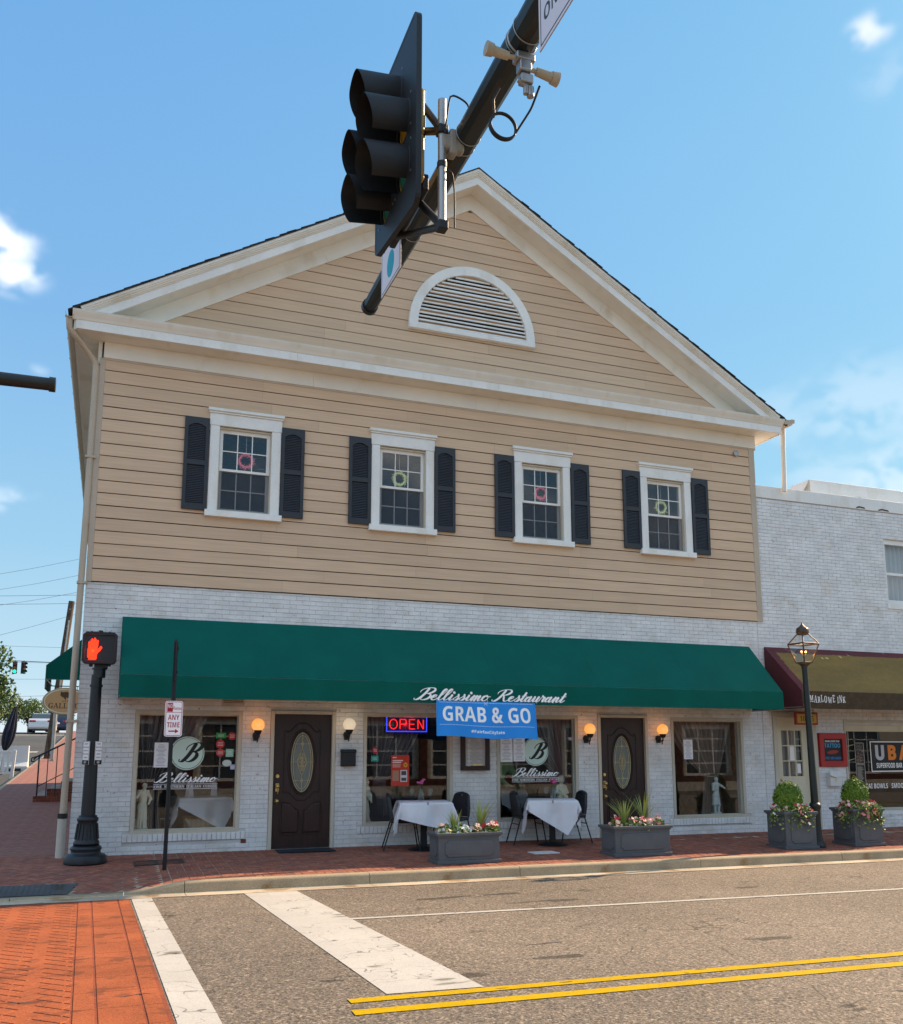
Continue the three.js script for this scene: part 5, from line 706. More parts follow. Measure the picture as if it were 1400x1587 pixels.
// small cream statues on the window ledges
function statue(l, pos, caps, h, ry, m = MT.marble) {
  const S = thing('statue', l, 'statue', pos, ry, 'small statues on the window ledges'), lo = [-0.2, -0.01, -0.16], hi = [0.2, h, 0.16];
  part('figure', figure(caps, 88, 150, [-h / 2, -0.01, -h / 2], [h / 2, h - 0.01, h / 2]), m, S); part('plinth', lat([[0, 0], [0.105, 0], [0.105, 0.02], [0.095, 0.03], [0.095, 0.045], [0, 0.045]]), m, S); return S;
}
const ROBE = (a = 0) => { const g = []; for (let k = 0; k < 9; k++) { const t = k / 9 * 6.283; g.push([0.045 * Math.cos(t), 0.36, 0.035 * Math.sin(t), 0.012, 0.07 * Math.cos(t) + a, 0.06, 0.06 * Math.sin(t), 0.016]); } return g; };
const stand = (arms, hip = 0.012) => [[-0.03, 0.05, 0.0, 0.026, -0.034, 0.20, 0.012, 0.03], [-0.034, 0.2, 0.012, 0.03, -0.03, 0.36, 0, 0.042], [0.035, 0.05, 0.02, 0.024, 0.04, 0.19, 0.03, 0.028], [0.04, 0.19, 0.03, 0.028, 0.03, 0.36, 0, 0.042], [-0.03, 0.05, 0.0, 0.02, -0.035, 0.048, 0.05, 0.014], [0.035, 0.05, 0.02, 0.02, 0.045, 0.048, 0.065, 0.014], [0, 0.37, 0, 0.06, hip, 0.46, 0, 0.05], [hip, 0.46, 0, 0.05, hip, 0.55, 0.004, 0.062], [hip - 0.06, 0.575, 0, 0.03, hip + 0.06, 0.575, 0, 0.03], [hip, 0.58, 0, 0.026, hip + 0.006, 0.625, 0.006, 0.022], [hip + 0.006, 0.66, 0.012, 0.036, hip + 0.008, 0.675, 0.002, 0.042], [hip + 0.008, 0.645, 0.03, 0.016, hip + 0.008, 0.66, 0.044, 0.008], ...arms];
statue('cream statue of a draped woman, hand at shoulder, at the left window edge', [0.985, 0.302, -0.36], [...stand([[-0.055, 0.575, 0, 0.024, -0.10, 0.5, 0.03, 0.02], [-0.10, 0.5, 0.03, 0.02, -0.06, 0.58, 0.06, 0.016], [0.075, 0.575, 0, 0.024, 0.12, 0.47, 0.02, 0.02], [0.12, 0.47, 0.02, 0.02, 0.07, 0.40, 0.07, 0.016]]), ...ROBE()], 0.74, 0.35);
statue('cream statue of a bowed standing figure in the window with the neon sign', [4.465, 0.318, -0.36], [...stand([[-0.055, 0.575, 0, 0.024, -0.08, 0.45, 0.06, 0.02], [-0.08, 0.45, 0.06, 0.02, 0.0, 0.36, 0.10, 0.016], [0.075, 0.575, 0, 0.024, 0.09, 0.45, 0.06, 0.02], [0.09, 0.45, 0.06, 0.02, 0.02, 0.34, 0.10, 0.016]], 0.03), ...ROBE(0.012)], 0.74, 0.9);
statue('cream statue of a seated child in the window with the menu pages', [8.08, 0.325, -0.36], [[0, 0.05, 0, 0.075, 0, 0.32, 0, 0.07], [0, 0.36, 0, 0.075, 0, 0.52, 0.0, 0.062], [-0.055, 0.54, 0, 0.03, 0.055, 0.54, 0, 0.03], [0, 0.55, 0, 0.03, 0, 0.6, 0.01, 0.028], [0, 0.65, 0.01, 0.06, 0, 0.67, 0, 0.062], [-0.04, 0.36, 0.02, 0.042, -0.05, 0.35, 0.13, 0.034], [-0.05, 0.35, 0.13, 0.034, -0.03, 0.2, 0.12, 0.024], [0.04, 0.36, 0.02, 0.042, 0.06, 0.36, 0.12, 0.034], [0.06, 0.36, 0.12, 0.034, 0.05, 0.2, 0.13, 0.024], [-0.075, 0.53, 0, 0.026, -0.10, 0.43, 0.05, 0.022], [-0.10, 0.43, 0.05, 0.022, 0.02, 0.42, 0.10, 0.018], [0.075, 0.53, 0, 0.026, 0.10, 0.43, 0.05, 0.022], [0.10, 0.43, 0.05, 0.022, -0.01, 0.40, 0.11, 0.018]], 0.78, -0.3);
statue('pale statue of a robed standing man in the rightmost window', [11.36, 0.283, -0.34], [...stand([[-0.055, 0.575, 0, 0.024, -0.085, 0.47, 0.03, 0.02], [-0.085, 0.47, 0.03, 0.02, -0.02, 0.50, 0.08, 0.016], [0.075, 0.575, 0, 0.024, 0.14, 0.54, 0.02, 0.02], [0.14, 0.54, 0.02, 0.02, 0.19, 0.50, 0.05, 0.015], [0.02, 0.6, 0, 0.03, 0.10, 0.25, -0.02, 0.02]]), ...ROBE().map((q) => q.map((v, i) => (i === 5 ? 0.2 : v)))], 0.74, 0.1, mat('bluish_white_statue', [0.60, 0.66, 0.66], { map: T.paint, roughness: 0.5 }));

// tables inside, glimpsed through the glass
function insideTable(l, x, z, s, ry) {
  const o = thing('dining_table', l, 'table', [x, 0.021, z], ry, 'tables inside the restaurant'); part('tabletop', rb(-s, s, 0.70, 0.725, -s, s, 0.01), MT.door, o); part('pedestal', [cyl(0.04, 0.04, 0.68, 0, 0.02, 0), cyl(0.24, 0.2, 0.025, 0, 0, 0, 24)], MT.black, o);
  return o;
}
function clothShape(s, H, seedN, al, y = 0.738) { // square cloth of half-width H turned by al on a square top of half-width s
  const n = 72, ca = Math.cos(al), sa = Math.sin(al); return surf((u, v) => {
    const a = (u * 2 - 1) * H, b = (v * 2 - 1) * H, x = a * ca - b * sa, z = a * sa + b * ca, ox = Math.max(0, Math.abs(x) - s), oz = Math.max(0, Math.abs(z) - s), sx = Math.sign(x), sz = Math.sign(z), d = Math.max(ox, oz);
    if (!d) return [x, y + 0.0015 * Math.sin(x * 20 + seedN) * Math.sin(z * 17), z];
    const r = Math.hypot(ox, oz), ph = Math.atan2(oz, ox), fl = ox > 0 && oz > 0 ? 0.30 * Math.sin(2 * ph) * r : 0, t = ox > 0 ? z : x, fold = (0.034 * Math.sin(t * 10 + seedN + (ox > 0 ? sx : sz) * 2) + 0.016 * Math.sin(t * 23 + 2 * seedN)) * clamp(r / 0.22) * (1 - 0.6 * Math.min(1, fl * 20));
    const out = 0.012 + 0.12 * r + fold;
    return [ox > 0 ? sx * (s + out * (oz > 0 ? Math.cos(ph) : 1) + fl * 0.7) : x, y - r * 0.98 - 0.003, oz > 0 ? sz * (s + out * (ox > 0 ? Math.sin(ph) : 1) + fl * 0.7) : z]; }, n, n);
}
function cloth(l, x, y, z, s, H, ry, k, group, al = 0.5) { const c = thing('tablecloth', l, 'tablecloth', [x, y, z], ry, group); part('cloth', clothShape(s, H, k, al), MT.cloth, c); return c; }
insideTable('dining table under white cloth inside the leftmost window', 1.9, -1.15, 0.40, 0.15); cloth('white cloth with hanging corner on the table inside the leftmost window', 1.9, 0.021, -1.15, 0.405, 0.68, 0.15, 1, 'cloths on the indoor tables');
insideTable('dining table inside the rightmost window at the left', 10.35, -1.2, 0.36, 0); cloth('white cloth on the table inside the rightmost window', 10.35, 0.021, -1.2, 0.365, 0.6, 0, 3, 'cloths on the indoor tables');
insideTable('dining table deep inside behind the round logo', 7.5, -2.0, 0.42, 0.1); cloth('greenish white cloth on the table behind the round logo', 7.5, 0.021, -2.0, 0.425, 0.66, 0.1, 5, 'cloths on the indoor tables');
{ const nf = thing('folded_napkin', 'white napkin folded to a cone on the leftmost indoor table', 'napkin', [1.72, 0.76, -1.0], 0.3); part('cone', [surf((u, v) => { const a = u * 6.283, r = 0.06 * (1 - v) + 0.012 * Math.sin(u * 25) * (1 - v * 0.4) + 0.03 * v; return [r * Math.cos(a), v * 0.24, r * Math.sin(a)]; }, 40, 8)], MT.cloth, nf); 
  copy(nf, 'white napkin folded to a cone at the right of the leftmost indoor table', [2.12, 0.76, -1.15], 1, 'folded napkins'); copy(nf, 'white napkin folded to a cone on the rightmost indoor table', [10.25, 0.76, -1.05], 2, 'folded napkins'); nf.userData.group = 'folded napkins';
  const fp = thing('board', 'tan board leaning under the table inside the leftmost window', 'board', [1.98, 0.03, -0.75], 0.1); part('panel', [rb(-0.34, 0.34, 0, 0.46, -0.012, 0.012, 0.004).rotateX(-0.3)], mat('tan_board', [0.28, 0.19, 0.10], { map: T.wood }), fp); part('foot', [bx(-0.1, 0.1, 0.0, 0.02, -0.3, 0)], mat('tan_board', [0, 0, 0]), fp);
  const pic = (l, x, y, w, h, z, c) => { const p = thing('framed_picture', l, 'picture', [x, y, z], 0, 'framed pictures on the indoor walls'); part('frame', [ext(poly(rectP(-w, w, -h, h), [rectP(-w + 0.03, w - 0.03, -h + 0.03, h - 0.03)]), 0.03)], MT.black, p); part('picture', bx(-w + 0.02, w - 0.02, -h + 0.02, h - 0.02, 0.004, 0.012), mat('picture_' + c, [[0.10, 0.11, 0.11], [0.03, 0.06, 0.08]][c], {}), p); };
  pic('dark framed picture on the indoor wall behind the stickers', 2.42, 1.60, 0.26, 0.33, -6.97 + 5.2, 0); pic('dark teal framed picture low on the indoor wall in the left window', 2.36, 1.0, 0.2, 0.24, -6.97 + 5.2, 1);
  const pw = thing('partition_wall', 'pale brick partition indoors behind the leftmost window', 'wall', [2.27, 0.021, -1.9]); part('panel', [bx(-0.42, 0.22, 0, 2.6, -0.06, 0.10)], mat('interior_brick', [0.3, 0.23, 0.14]), pw); for (let k = 0; k < 26; k++) part('brick', bx(-0.425 + (k % 2) * 0.03, 0.215, 0.01 + k * 0.1, 0.095 + k * 0.1, 0.10, 0.108), mat('pale_indoor_brick', [0.34, 0.27, 0.17], { map: T.clay }), pw);
}
{ // a person in a green shirt, back to the glass
  const P = thing('person', 'person in pale green shirt bending over a table inside the menu window', 'person', [6.98, 0.021, -0.85], 0.5);
  const body = [[-0.1, 0.0, 0, 0.06, -0.1, 0.46, 0, 0.07], [-0.1, 0.46, 0, 0.075, -0.09, 0.88, -0.03, 0.1], [0.1, 0, 0, 0.06, 0.1, 0.46, 0, 0.07], [0.1, 0.46, 0, 0.075, 0.09, 0.88, -0.03, 0.1], [-0.1, 0.03, 0, 0.045, -0.1, 0.03, 0.16, 0.035], [0.1, 0.03, 0, 0.045, 0.1, 0.03, 0.16, 0.035]];
  part('legs', figure(body, 56, 40, [-0.5, -0.02, -0.5], [0.5, 0.98, 0.5]), mat('dark_trousers', [0.02, 0.02, 0.025], { roughness: 0.9 }), P);
  const shirt = [[0, 0.88, -0.03, 0.15, 0, 1.12, 0.08, 0.15], [0, 1.12, 0.08, 0.15, 0, 1.24, 0.16, 0.14], [-0.17, 1.26, 0.17, 0.075, 0.17, 1.26, 0.17, 0.075], [0.19, 1.25, 0.17, 0.065, 0.26, 1.02, 0.28, 0.05], [0.26, 1.02, 0.28, 0.05, 0.2, 0.88, 0.45, 0.042], [-0.19, 1.25, 0.17, 0.065, -0.26, 1.02, 0.28, 0.05], [-0.26, 1.02, 0.28, 0.05, -0.2, 0.88, 0.45, 0.042]];
  part('shirt', figure(shirt, 64, 36, [-0.5, 0.6, -0.4], [0.5, 1.6, 0.6]), mat('pale_green_shirt', [0.22, 0.42, 0.20], { map: T.fabric, roughness: 0.9 }), P);
  part('head', figure([[0, 1.34, 0.22, 0.05, 0, 1.4, 0.25, 0.05], [0, 1.47, 0.28, 0.078, 0, 1.52, 0.27, 0.088], [0, 1.46, 0.36, 0.02, 0, 1.48, 0.375, 0.012], [0.085, 1.49, 0.27, 0.014, 0.088, 1.51, 0.26, 0.014], [-0.085, 1.49, 0.27, 0.014, -0.088, 1.51, 0.26, 0.014], [0.2, 0.88, 0.46, 0.026, 0.17, 0.86, 0.54, 0.02], [-0.2, 0.88, 0.46, 0.026, -0.17, 0.86, 0.54, 0.02]], 72, 70, [-0.45, 0.75, -0.15], [0.45, 1.65, 0.75]), mat('skin', [0.30, 0.17, 0.11], { roughness: 0.6 }), P);
  part('hair', figure([[0, 1.53, 0.25, 0.092, 0, 1.48, 0.21, 0.08]], 40, 60, [-0.2, 1.3, 0.02], [0.2, 1.7, 0.42]), mat('dark_hair', [0.012, 0.010, 0.010], { roughness: 0.7 }), P);
}

// ---------------------------------------------------------------- pavement furniture
{
  const chairsG = 'chairs at the two outdoor tables';
  const C = thing('banquet_chair', 'black banquet chair at the left side of the left outdoor table', 'chair', [0, 0, 0], 0, chairsG); // faces +x
  part('seat', [rb(-0.2, 0.22, 0.42, 0.475, -0.2, 0.2, 0.025, 3)], MT.vinyl, C);
  { // tall padded back, narrowing to a rounded top with a hand slot
    const o = []; const w = 0.2; for (let k = 0; k <= 12; k++) { const t = Math.PI * k / 12; o.push([0.155 * Math.cos(t), 0.80 + 0.065 * Math.sin(t)]); } const pts = [[-w, 0.5], [w, 0.5], [w * 0.98, 0.62], ...o, [-w * 0.98, 0.62]];
    part('backrest', ext(poly(pts, [ellP(0, 0.822, 0.06, 0.017, 16)]), 0.03, { bevelEnabled: true, bevelSize: 0.012, bevelThickness: 0.012, bevelSegments: 3 }).translate(0, 0, -0.015).rotateY(Math.PI / 2).rotateZ(0.17).translate(-0.085, 0.0, 0), MT.vinyl, C); }
  for (const s of [-1, 1]) { part('leg', rod([0.2, 0.43, s * 0.185], [0.27, 0, s * 0.2], 0.011, 8), MT.black, C); part('leg', rod([-0.16, 0.46, s * 0.185], [-0.30, 0, s * 0.2], 0.011, 8), MT.black, C); }
  part('frame', [tube([[0.2, 0.42, 0.185], [-0.16, 0.44, 0.19], [-0.19, 0.60, 0.19], [-0.23, 0.80, 0.15], [-0.235, 0.86, 0.0], [-0.23, 0.80, -0.15], [-0.19, 0.6, -0.19], [-0.16, 0.44, -0.19], [0.2, 0.42, -0.185]], 0.010, 70, 6), rod([-0.2, 0.33, -0.19], [-0.2, 0.33, 0.19], 0.008, 6), rod([0.215, 0.33, -0.19], [0.215, 0.33, 0.19], 0.008, 6)], MT.black, C);
  const T1 = [5.17, 0.56], T2 = [7.42, 0.56], y = (x, z) => walkY(x, z);
  C.position.set(4.83, y(4.83, 0.5), 0.50); C.rotation.y = -0.22;
  copy(C, 'black banquet chair at the right side of the left outdoor table', [5.70, y(5.7, 0.45), 0.42], Math.PI + 0.42);
  copy(C, 'black banquet chair at the left side of the right outdoor table', [7.05, y(7.05, 0.35), 0.36], -0.1);
  copy(C, 'black banquet chair at the right side of the right outdoor table', [7.86, y(7.86, 0.4), 0.38], Math.PI - 0.02);
  const Tb = thing('bistro_table', 'square pedestal table with white cloth left of the menu case, outdoors', 'table', [T1[0], y(...T1), T1[1]], -0.22, 'outdoor tables on the pavement');
  part('tabletop', rb(-0.38, 0.38, 0.705, 0.735, -0.38, 0.38, 0.01), MT.black, Tb); part('pedestal', [rb(-0.05, 0.05, 0.03, 0.7, -0.05, 0.05, 0.01), cyl(0.06, 0.1, 0.02, 0, 0.682, 0, 16)], MT.black, Tb); part('base', lat([[0, 0], [0.25, 0], [0.25, 0.012], [0.2, 0.03], [0.06, 0.05], [0, 0.05]]), MT.black, Tb);
  copy(Tb, 'square pedestal table with white cloth right of the menu case, outdoors', [T2[0], y(...T2), T2[1]], -0.42);
  cloth('white tablecloth on the left outdoor table', T1[0], y(...T1), T1[1], 0.395, 0.72, -0.22, 1, 'cloths on the outdoor tables', 0.24);
  cloth('white tablecloth with pointed hanging corner on the right outdoor table', T2[0], y(...T2), T2[1], 0.395, 0.69, -0.42, 2.2, 'cloths on the outdoor tables', 0.55);
  const gl = mat('drinking_glass', [0.95, 0.97, 0.97], { phys: 1, transmission: 1, roughness: 0.02, thickness: 0.0, ior: 1.45 });
  const vase = (l, x, yy, z, pm) => { const v = thing('flower_vase', l, 'vase', [x, yy, z], 0, 'vases on the outdoor tables'); part('vase', lat([[0.0, 0], [0.04, 0], [0.052, 0.05], [0.05, 0.1], [0.026, 0.16], [0.028, 0.19], [0.024, 0.19], [0.022, 0.16], [0.045, 0.1], [0.045, 0.02], [0, 0.012]]), gl, v); const st = [], fl = []; for (let k = 0; k < 7; k++) { const a = k * 0.9, r = 0.05 * rnd() + 0.015, h = rr(0.27, 0.33), p = [r * Math.cos(a), h, r * Math.sin(a)]; st.push(rod([0, 0.03, 0], p, 0.0025, 5)); for (let q = 0; q < 6; q++) { const b = q * 1.05; fl.push(sph(0.014, 0, 0, 0, 7).scale(1.2, 0.75, 1).translate(p[0] + 0.014 * Math.cos(b), p[1] + rr(-0.006, 0.01), p[2] + 0.014 * Math.sin(b))); } } part('stems', st, MT.leafDark, v); part('blossom', fl, pm, v); };
  const ty1 = y(...T1) + 0.742, ty2 = y(...T2) + 0.742;
  vase('glass vase of pink flowers on the left outdoor table', 5.12, ty1, 0.56, mat('hot_pink_petal', [0.62, 0.10, 0.28], {})); vase('glass vase with deep pink bloom on the right outdoor table', 7.42, ty2, 0.62, mat('hot_pink_petal', [0, 0, 0]));
  const G = thing('wine_glass', 'wine glass beside the vase on the left outdoor table', 'glass', [5.30, ty1, 0.5], 0, 'wine glasses on the outdoor tables'); part('bowl', lat([[0.036, 0], [0.036, 0.003], [0.006, 0.01], [0.005, 0.075], [0.03, 0.1], [0.04, 0.14], [0.034, 0.19], [0.032, 0.19], [0.037, 0.14], [0.028, 0.103], [0.0, 0.085]], 20), gl, G);
  copy(G, 'wine glass left of the vase on the left outdoor table', [5.02, ty1, 0.42]); copy(G, 'wine glass left of the vase on the right outdoor table', [7.38, ty2, 0.45]); copy(G, 'wine glass right of the vase on the right outdoor table', [7.56, ty2, 0.5]);
  const ck = thing('cloth_clip', 'small dark clip at the cloth edge of the left outdoor table', 'clip', [5.10, ty1 - 0.022, 0.963], -0.22, 'tablecloth clips'); part('jaw', [rb(-0.012, 0.012, -0.02, 0.026, -0.014, 0.004, 0.003)], MT.steel, ck); copy(ck, 'small dark clip at the cloth corner of the right outdoor table', [7.25, ty2 - 0.022, 0.935], -0.42, 'tablecloth clips');
}
// ---- planters and what grows in them
function leafAt(p, n, len, w, roll) { // one small folded leaf
  const N = n.clone().normalize(), t = Math.abs(N.y) > 0.9 ? V(1, 0, 0) : V(0, 1, 0), a = V().crossVectors(N, t).normalize().applyAxisAngle(N, roll), b = V().crossVectors(N, a), q = (i, j, k) => p.clone().addScaledVector(a, i).addScaledVector(b, j).addScaledVector(N, k).toArray();
  return [...q(0, 0, 0), ...q(len * 0.5, w, len * 0.12), ...q(len, 0, 0), ...q(0, 0, 0), ...q(len, 0, 0), ...q(len * 0.5, -w, len * 0.12)];
}
const leafGeo = (arr) => { const g = new THREE.BufferGeometry(); g.setAttribute('position', new THREE.Float32BufferAttribute(arr, 3)); g.computeVertexNormals(); return g; };
function flowers(name, l, pos, w, d, n, petals, drop, group) { // low bed of leaves and open blossoms
  const F = thing(name, l, 'flowers', pos, 0, group), lv = [[], []], P = petals.map(() => []), st = [];
  for (let i = 0; i < n * 15; i++) { const a = rnd() * 6.283, r = Math.sqrt(rnd()), x = w * r * Math.cos(a), z = d * r * Math.sin(a), h = rr(0.0, 0.17) * (1 - r * 0.4) - drop * Math.max(0, r - 0.75) * rr(0, 2.4); lv[i % 2].push(...leafAt(V(x, h, z), V(rr(-1, 1), rr(0.3, 1), rr(-0.4, 1)), rr(0.035, 0.07), rr(0.013, 0.022), rnd() * 6)); if (i % 4 === 0) st.push(rod([x * 0.7, -0.02, z * 0.7], [x, h, z], 0.0025, 4)); }
  for (let i = 0; i < n; i++) { const a = rnd() * 6.283, r = Math.sqrt(rnd()), x = w * r * Math.cos(a), z = d * r * Math.sin(a), h = rr(0.08, 0.21) * (1 - r * 0.35) - drop * Math.max(0, r - 0.75) * rr(0, 2.2), R = rr(0.024, 0.038), nrm = V(rr(-0.5, 0.5), rr(0.3, 1), rr(0.2, 1)).normalize(), arr = P[i % petals.length], ax = V().crossVectors(nrm, V(0, 1, 0.3)).normalize(); for (let k = 0; k < 5; k++) { const b = ax.clone().applyAxisAngle(nrm, k * 1.257), c = V().crossVectors(nrm, b), o = V(x, h, z), e = o.clone().addScaledVector(b, R * 1.15).addScaledVector(nrm, -0.004), f = o.clone().addScaledVector(b, R * 0.75).addScaledVector(c, R * 0.55).addScaledVector(nrm, 0.005), g = o.clone().addScaledVector(b, R * 0.75).addScaledVector(c, -R * 0.55).addScaledVector(nrm, 0.005); arr.push(...o.toArray(), ...g.toArray(), ...e.toArray(), ...o.toArray(), ...e.toArray(), ...f.toArray()); } }
  part('foliage', leafGeo(lv[0]), MT.leaf, F, { stuff: true }); part('foliage', leafGeo(lv[1]), MT.leafPale, F, { stuff: true }); part('stems', st, MT.leafDark, F, { stuff: true }); petals.forEach((m, i) => P[i].length && part('blossoms', leafGeo(P[i]), m, F, { stuff: true })); return F;
}
function spikes(l, pos, n, hgt, spread) { const S = thing('spike_grass', l, 'ornamental grass', pos, 0, 'spiky grasses in the long planters'); for (let i = 0; i < n; i++) { const a = rnd() * 6.283, lean = rr(0.08, 1) * spread, h = hgt * rr(0.65, 1.05), w = rr(0.009, 0.015), b = rnd() * 0.03; part('blade', surf((u, v) => { const s = lean * v * v * h, y = h * (v - 0.18 * lean * v * v), ww = w * (1 - v * v) * (u - 0.5) * 2; return [Math.cos(a) * (b + s) - Math.sin(a) * ww, y, Math.sin(a) * (b + s) + Math.cos(a) * ww]; }, 2, 7), rnd() < 0.3 ? MT.leafPale : MT.spike, S); } return S; }
function planter(l, x, z, w, d, h, ry, group) { // panelled box with rim and plinth
  const y = Math.min(walkY(x - w / 2, z), walkY(x + w / 2, z + d / 2)) + 0.002, o = thing('planter', l, 'planter', [x, y, z], ry, group), e = 0.028, iw = w / 2 - e, id = d / 2 - e, tp = 0.985;
  const wall = (a, b, c, f) => rb(a, b, 0.05, h - 0.045, c, f, 0.004);
  part('box', [wall(-iw, iw, id - 0.03, id), wall(-iw, iw, -id, -id + 0.03), wall(-iw, -iw + 0.03, -id + 0.031, id - 0.031), wall(iw - 0.03, iw, -id + 0.031, id - 0.031)], MT.planter, o);
  part('rim', [ext(poly(rectP(-w / 2, w / 2, -d / 2, d / 2), [rectP(-iw + 0.03, iw - 0.03, -id + 0.03, id - 0.03)]), 0.028, { bevelEnabled: true, bevelSize: 0.006, bevelThickness: 0.006, bevelSegments: 2 }).rotateX(-Math.PI / 2).translate(0, h - 0.036, 0), ext(poly(rectP(-w / 2 + 0.014, w / 2 - 0.014, -d / 2 + 0.014, d / 2 - 0.014), [rectP(-iw + 0.03, iw - 0.03, -id + 0.03, id - 0.03)]), 0.02).rotateX(-Math.PI / 2).translate(0, h - 0.064, 0)], MT.planter, o);
  part('plinth', [rb(-w / 2, w / 2, 0, 0.05, -d / 2, d / 2, 0.008)], MT.planter, o);
  const panel = (pw, ph, place) => { const P = [], m = 0.035, X = pw / 2, Y = ph / 2; for (const [sx, sy] of [[1, 1], [-1, 1], [-1, -1], [1, -1]]) { const q = [[sx * X, sy * (Y - m)], [sx * (X - m), sy * (Y - m * 0.35)], [sx * (X - m), sy * Y]]; P.push(...(sx * sy > 0 ? q : q.reverse())); } return part('raised_panel', [place(ext(poly(P), 0.006, { bevelEnabled: true, bevelSize: 0.008, bevelThickness: 0.005, bevelSegments: 2 }))], MT.planter, o); };
  const ph = h - 0.22, cy = (h - 0.0) / 2 - 0.005;
  panel(w - 0.26, ph, (g) => g.translate(0, cy, id + 0.003)); panel(d - 0.2, ph, (g) => g.rotateY(-Math.PI / 2).translate(-iw - 0.003, cy, 0)); panel(d - 0.2, ph, (g) => g.rotateY(Math.PI / 2).translate(iw + 0.003, cy, 0)); panel(w - 0.26, ph, (g) => g.rotateY(Math.PI).translate(0, cy, -id - 0.003));
  part('soil', bx(-iw + 0.03, iw - 0.03, h - 0.16, h - 0.075, -id + 0.03, id - 0.03), MT.soil, o); return { y, top: y + h - 0.075 };
}
{
  const PG = 'grey planters along the kerb';
  const p1 = planter('long grey planter in front of the left outdoor table', 5.30, 1.98, 0.97, 0.46, 0.425, -0.01, PG), p2 = planter('long grey planter with spiky grass before the right mahogany door', 8.14, 1.96, 1.0, 0.5, 0.45, -0.03, PG);
  const p3 = planter('square grey planter with boxwood ball left of the street lamp', 11.18, 1.90, 0.62, 0.58, 0.60, -0.12, PG), p4 = planter('square grey planter with boxwood ball at the right picture edge', 12.62, 1.87, 0.64, 0.58, 0.62, -0.06, PG);
  spikes('short spiky grass at the left end of the left long planter', [5.16, p1.top, 1.95], 30, 0.42, 0.6); spikes('pale spiky grass right of centre in the left long planter', [5.58, p1.top, 1.9], 44, 0.54, 0.55);
  spikes('tall spiky grass left of centre in the right long planter', [7.98, p2.top, 1.92], 34, 0.55, 0.8); spikes('tall yellow-green spiky grass at the right of the right long planter', [8.34, p2.top, 1.88], 28, 0.62, 0.75);
  const fg = 'flowers in the planters', pale = [MT.peach, MT.whitePetal, MT.peach];
  flowers('bedding_flowers', 'pale pink flowers at the left end of the left long planter', [4.99, p1.top + 0.02, 2.02], 0.12, 0.12, 22, pale, 0.1, fg); flowers('bedding_flowers', 'white blossoms below the short grass in the left long planter', [5.22, p1.top + 0.01, 2.06], 0.13, 0.1, 16, [MT.whitePetal], 0.1, fg);
  flowers('bedding_flowers', 'few peach flowers in the middle of the left long planter', [5.44, p1.top + 0.01, 2.07], 0.08, 0.08, 10, [MT.peach], 0.1, fg); flowers('bedding_flowers', 'red and pink flowers at the right end of the left long planter', [5.69, p1.top + 0.03, 2.02], 0.13, 0.12, 40, [MT.redPetal, MT.pink, MT.peach], 0.1, fg);
  flowers('bedding_flowers', 'few pale flowers at the left end of the right long planter', [7.78, p2.top + 0.02, 2.0], 0.09, 0.1, 14, [MT.peach, MT.redPetal], 0.1, fg); flowers('bedding_flowers', 'pink flowers in the middle of the right long planter', [8.16, p2.top + 0.02, 2.06], 0.2, 0.12, 44, [MT.pink, MT.peach, MT.whitePetal], 0.1, fg); flowers('bedding_flowers', 'small pink flowers at the right end of the right long planter', [8.52, p2.top + 0.02, 2.0], 0.08, 0.1, 14, [MT.pink, MT.peach], 0.1, fg);
  flowers('bedding_flowers', 'red and white flowers spilling over the planter left of the lamp', [11.18, p3.top + 0.03, 1.93], 0.36, 0.32, 110, [MT.redPetal, MT.pink, MT.whitePetal, MT.peach], 0.5, fg); flowers('bedding_flowers', 'red and pink flowers spilling over the rightmost planter', [12.62, p4.top + 0.03, 1.93], 0.38, 0.34, 140, [MT.redPetal, MT.pink, MT.pink, MT.peach], 0.55, fg);
  const ball = (l, x, y, z, R, sy) => { const S = thing('boxwood_topiary', l, 'topiary', [x, y, z], 0, 'clipped boxwood balls in the square planters'); const A = [[], [], []]; for (let i = 0; i < 5200; i++) { const u = rr(-1, 1), a = rnd() * 6.283, q = Math.sqrt(1 - u * u), n = V(q * Math.cos(a), u, q * Math.sin(a)), bump = 1 + 0.15 * (fbm(n.x * 4 + 9, n.y * 4 + n.z * 3 + 9, 64, 64, 3, 4) - 0.5) * 2, r = R * bump * (1 - 0.24 * Math.pow(rnd(), 2) + (rnd() < 0.06 ? 0.09 : 0)); A[(rnd() * 3) | 0].push(...leafAt(V(n.x * r, n.y * r * sy + R * sy + 0.04, n.z * r), n.clone().add(V(rr(-0.9, 0.9), rr(-0.3, 1.0), rr(-0.9, 0.9))), rr(0.022, 0.04), rr(0.009, 0.014), rnd() * 6)); }
    A.forEach((q, k) => part('crown', leafGeo(q), [MT.box, MT.leaf, MT.box][k], S, { stuff: true })); part('core', sph(R * 0.86, 0, R * sy + 0.04, 0, 20).scale(1, 1, 1), MT.leaf, S); part('trunk', rod([0, -0.06, 0], [0.01, R * 0.7, 0], 0.018, 8), MT.bark, S); };
  ball('clipped boxwood ball in the planter left of the lamp', 11.16, p3.top - 0.02, 1.88, 0.225, 1.14); ball('taller clipped boxwood ball in the rightmost planter', 12.62, p4.top - 0.02, 1.86, 0.212, 1.28);
}
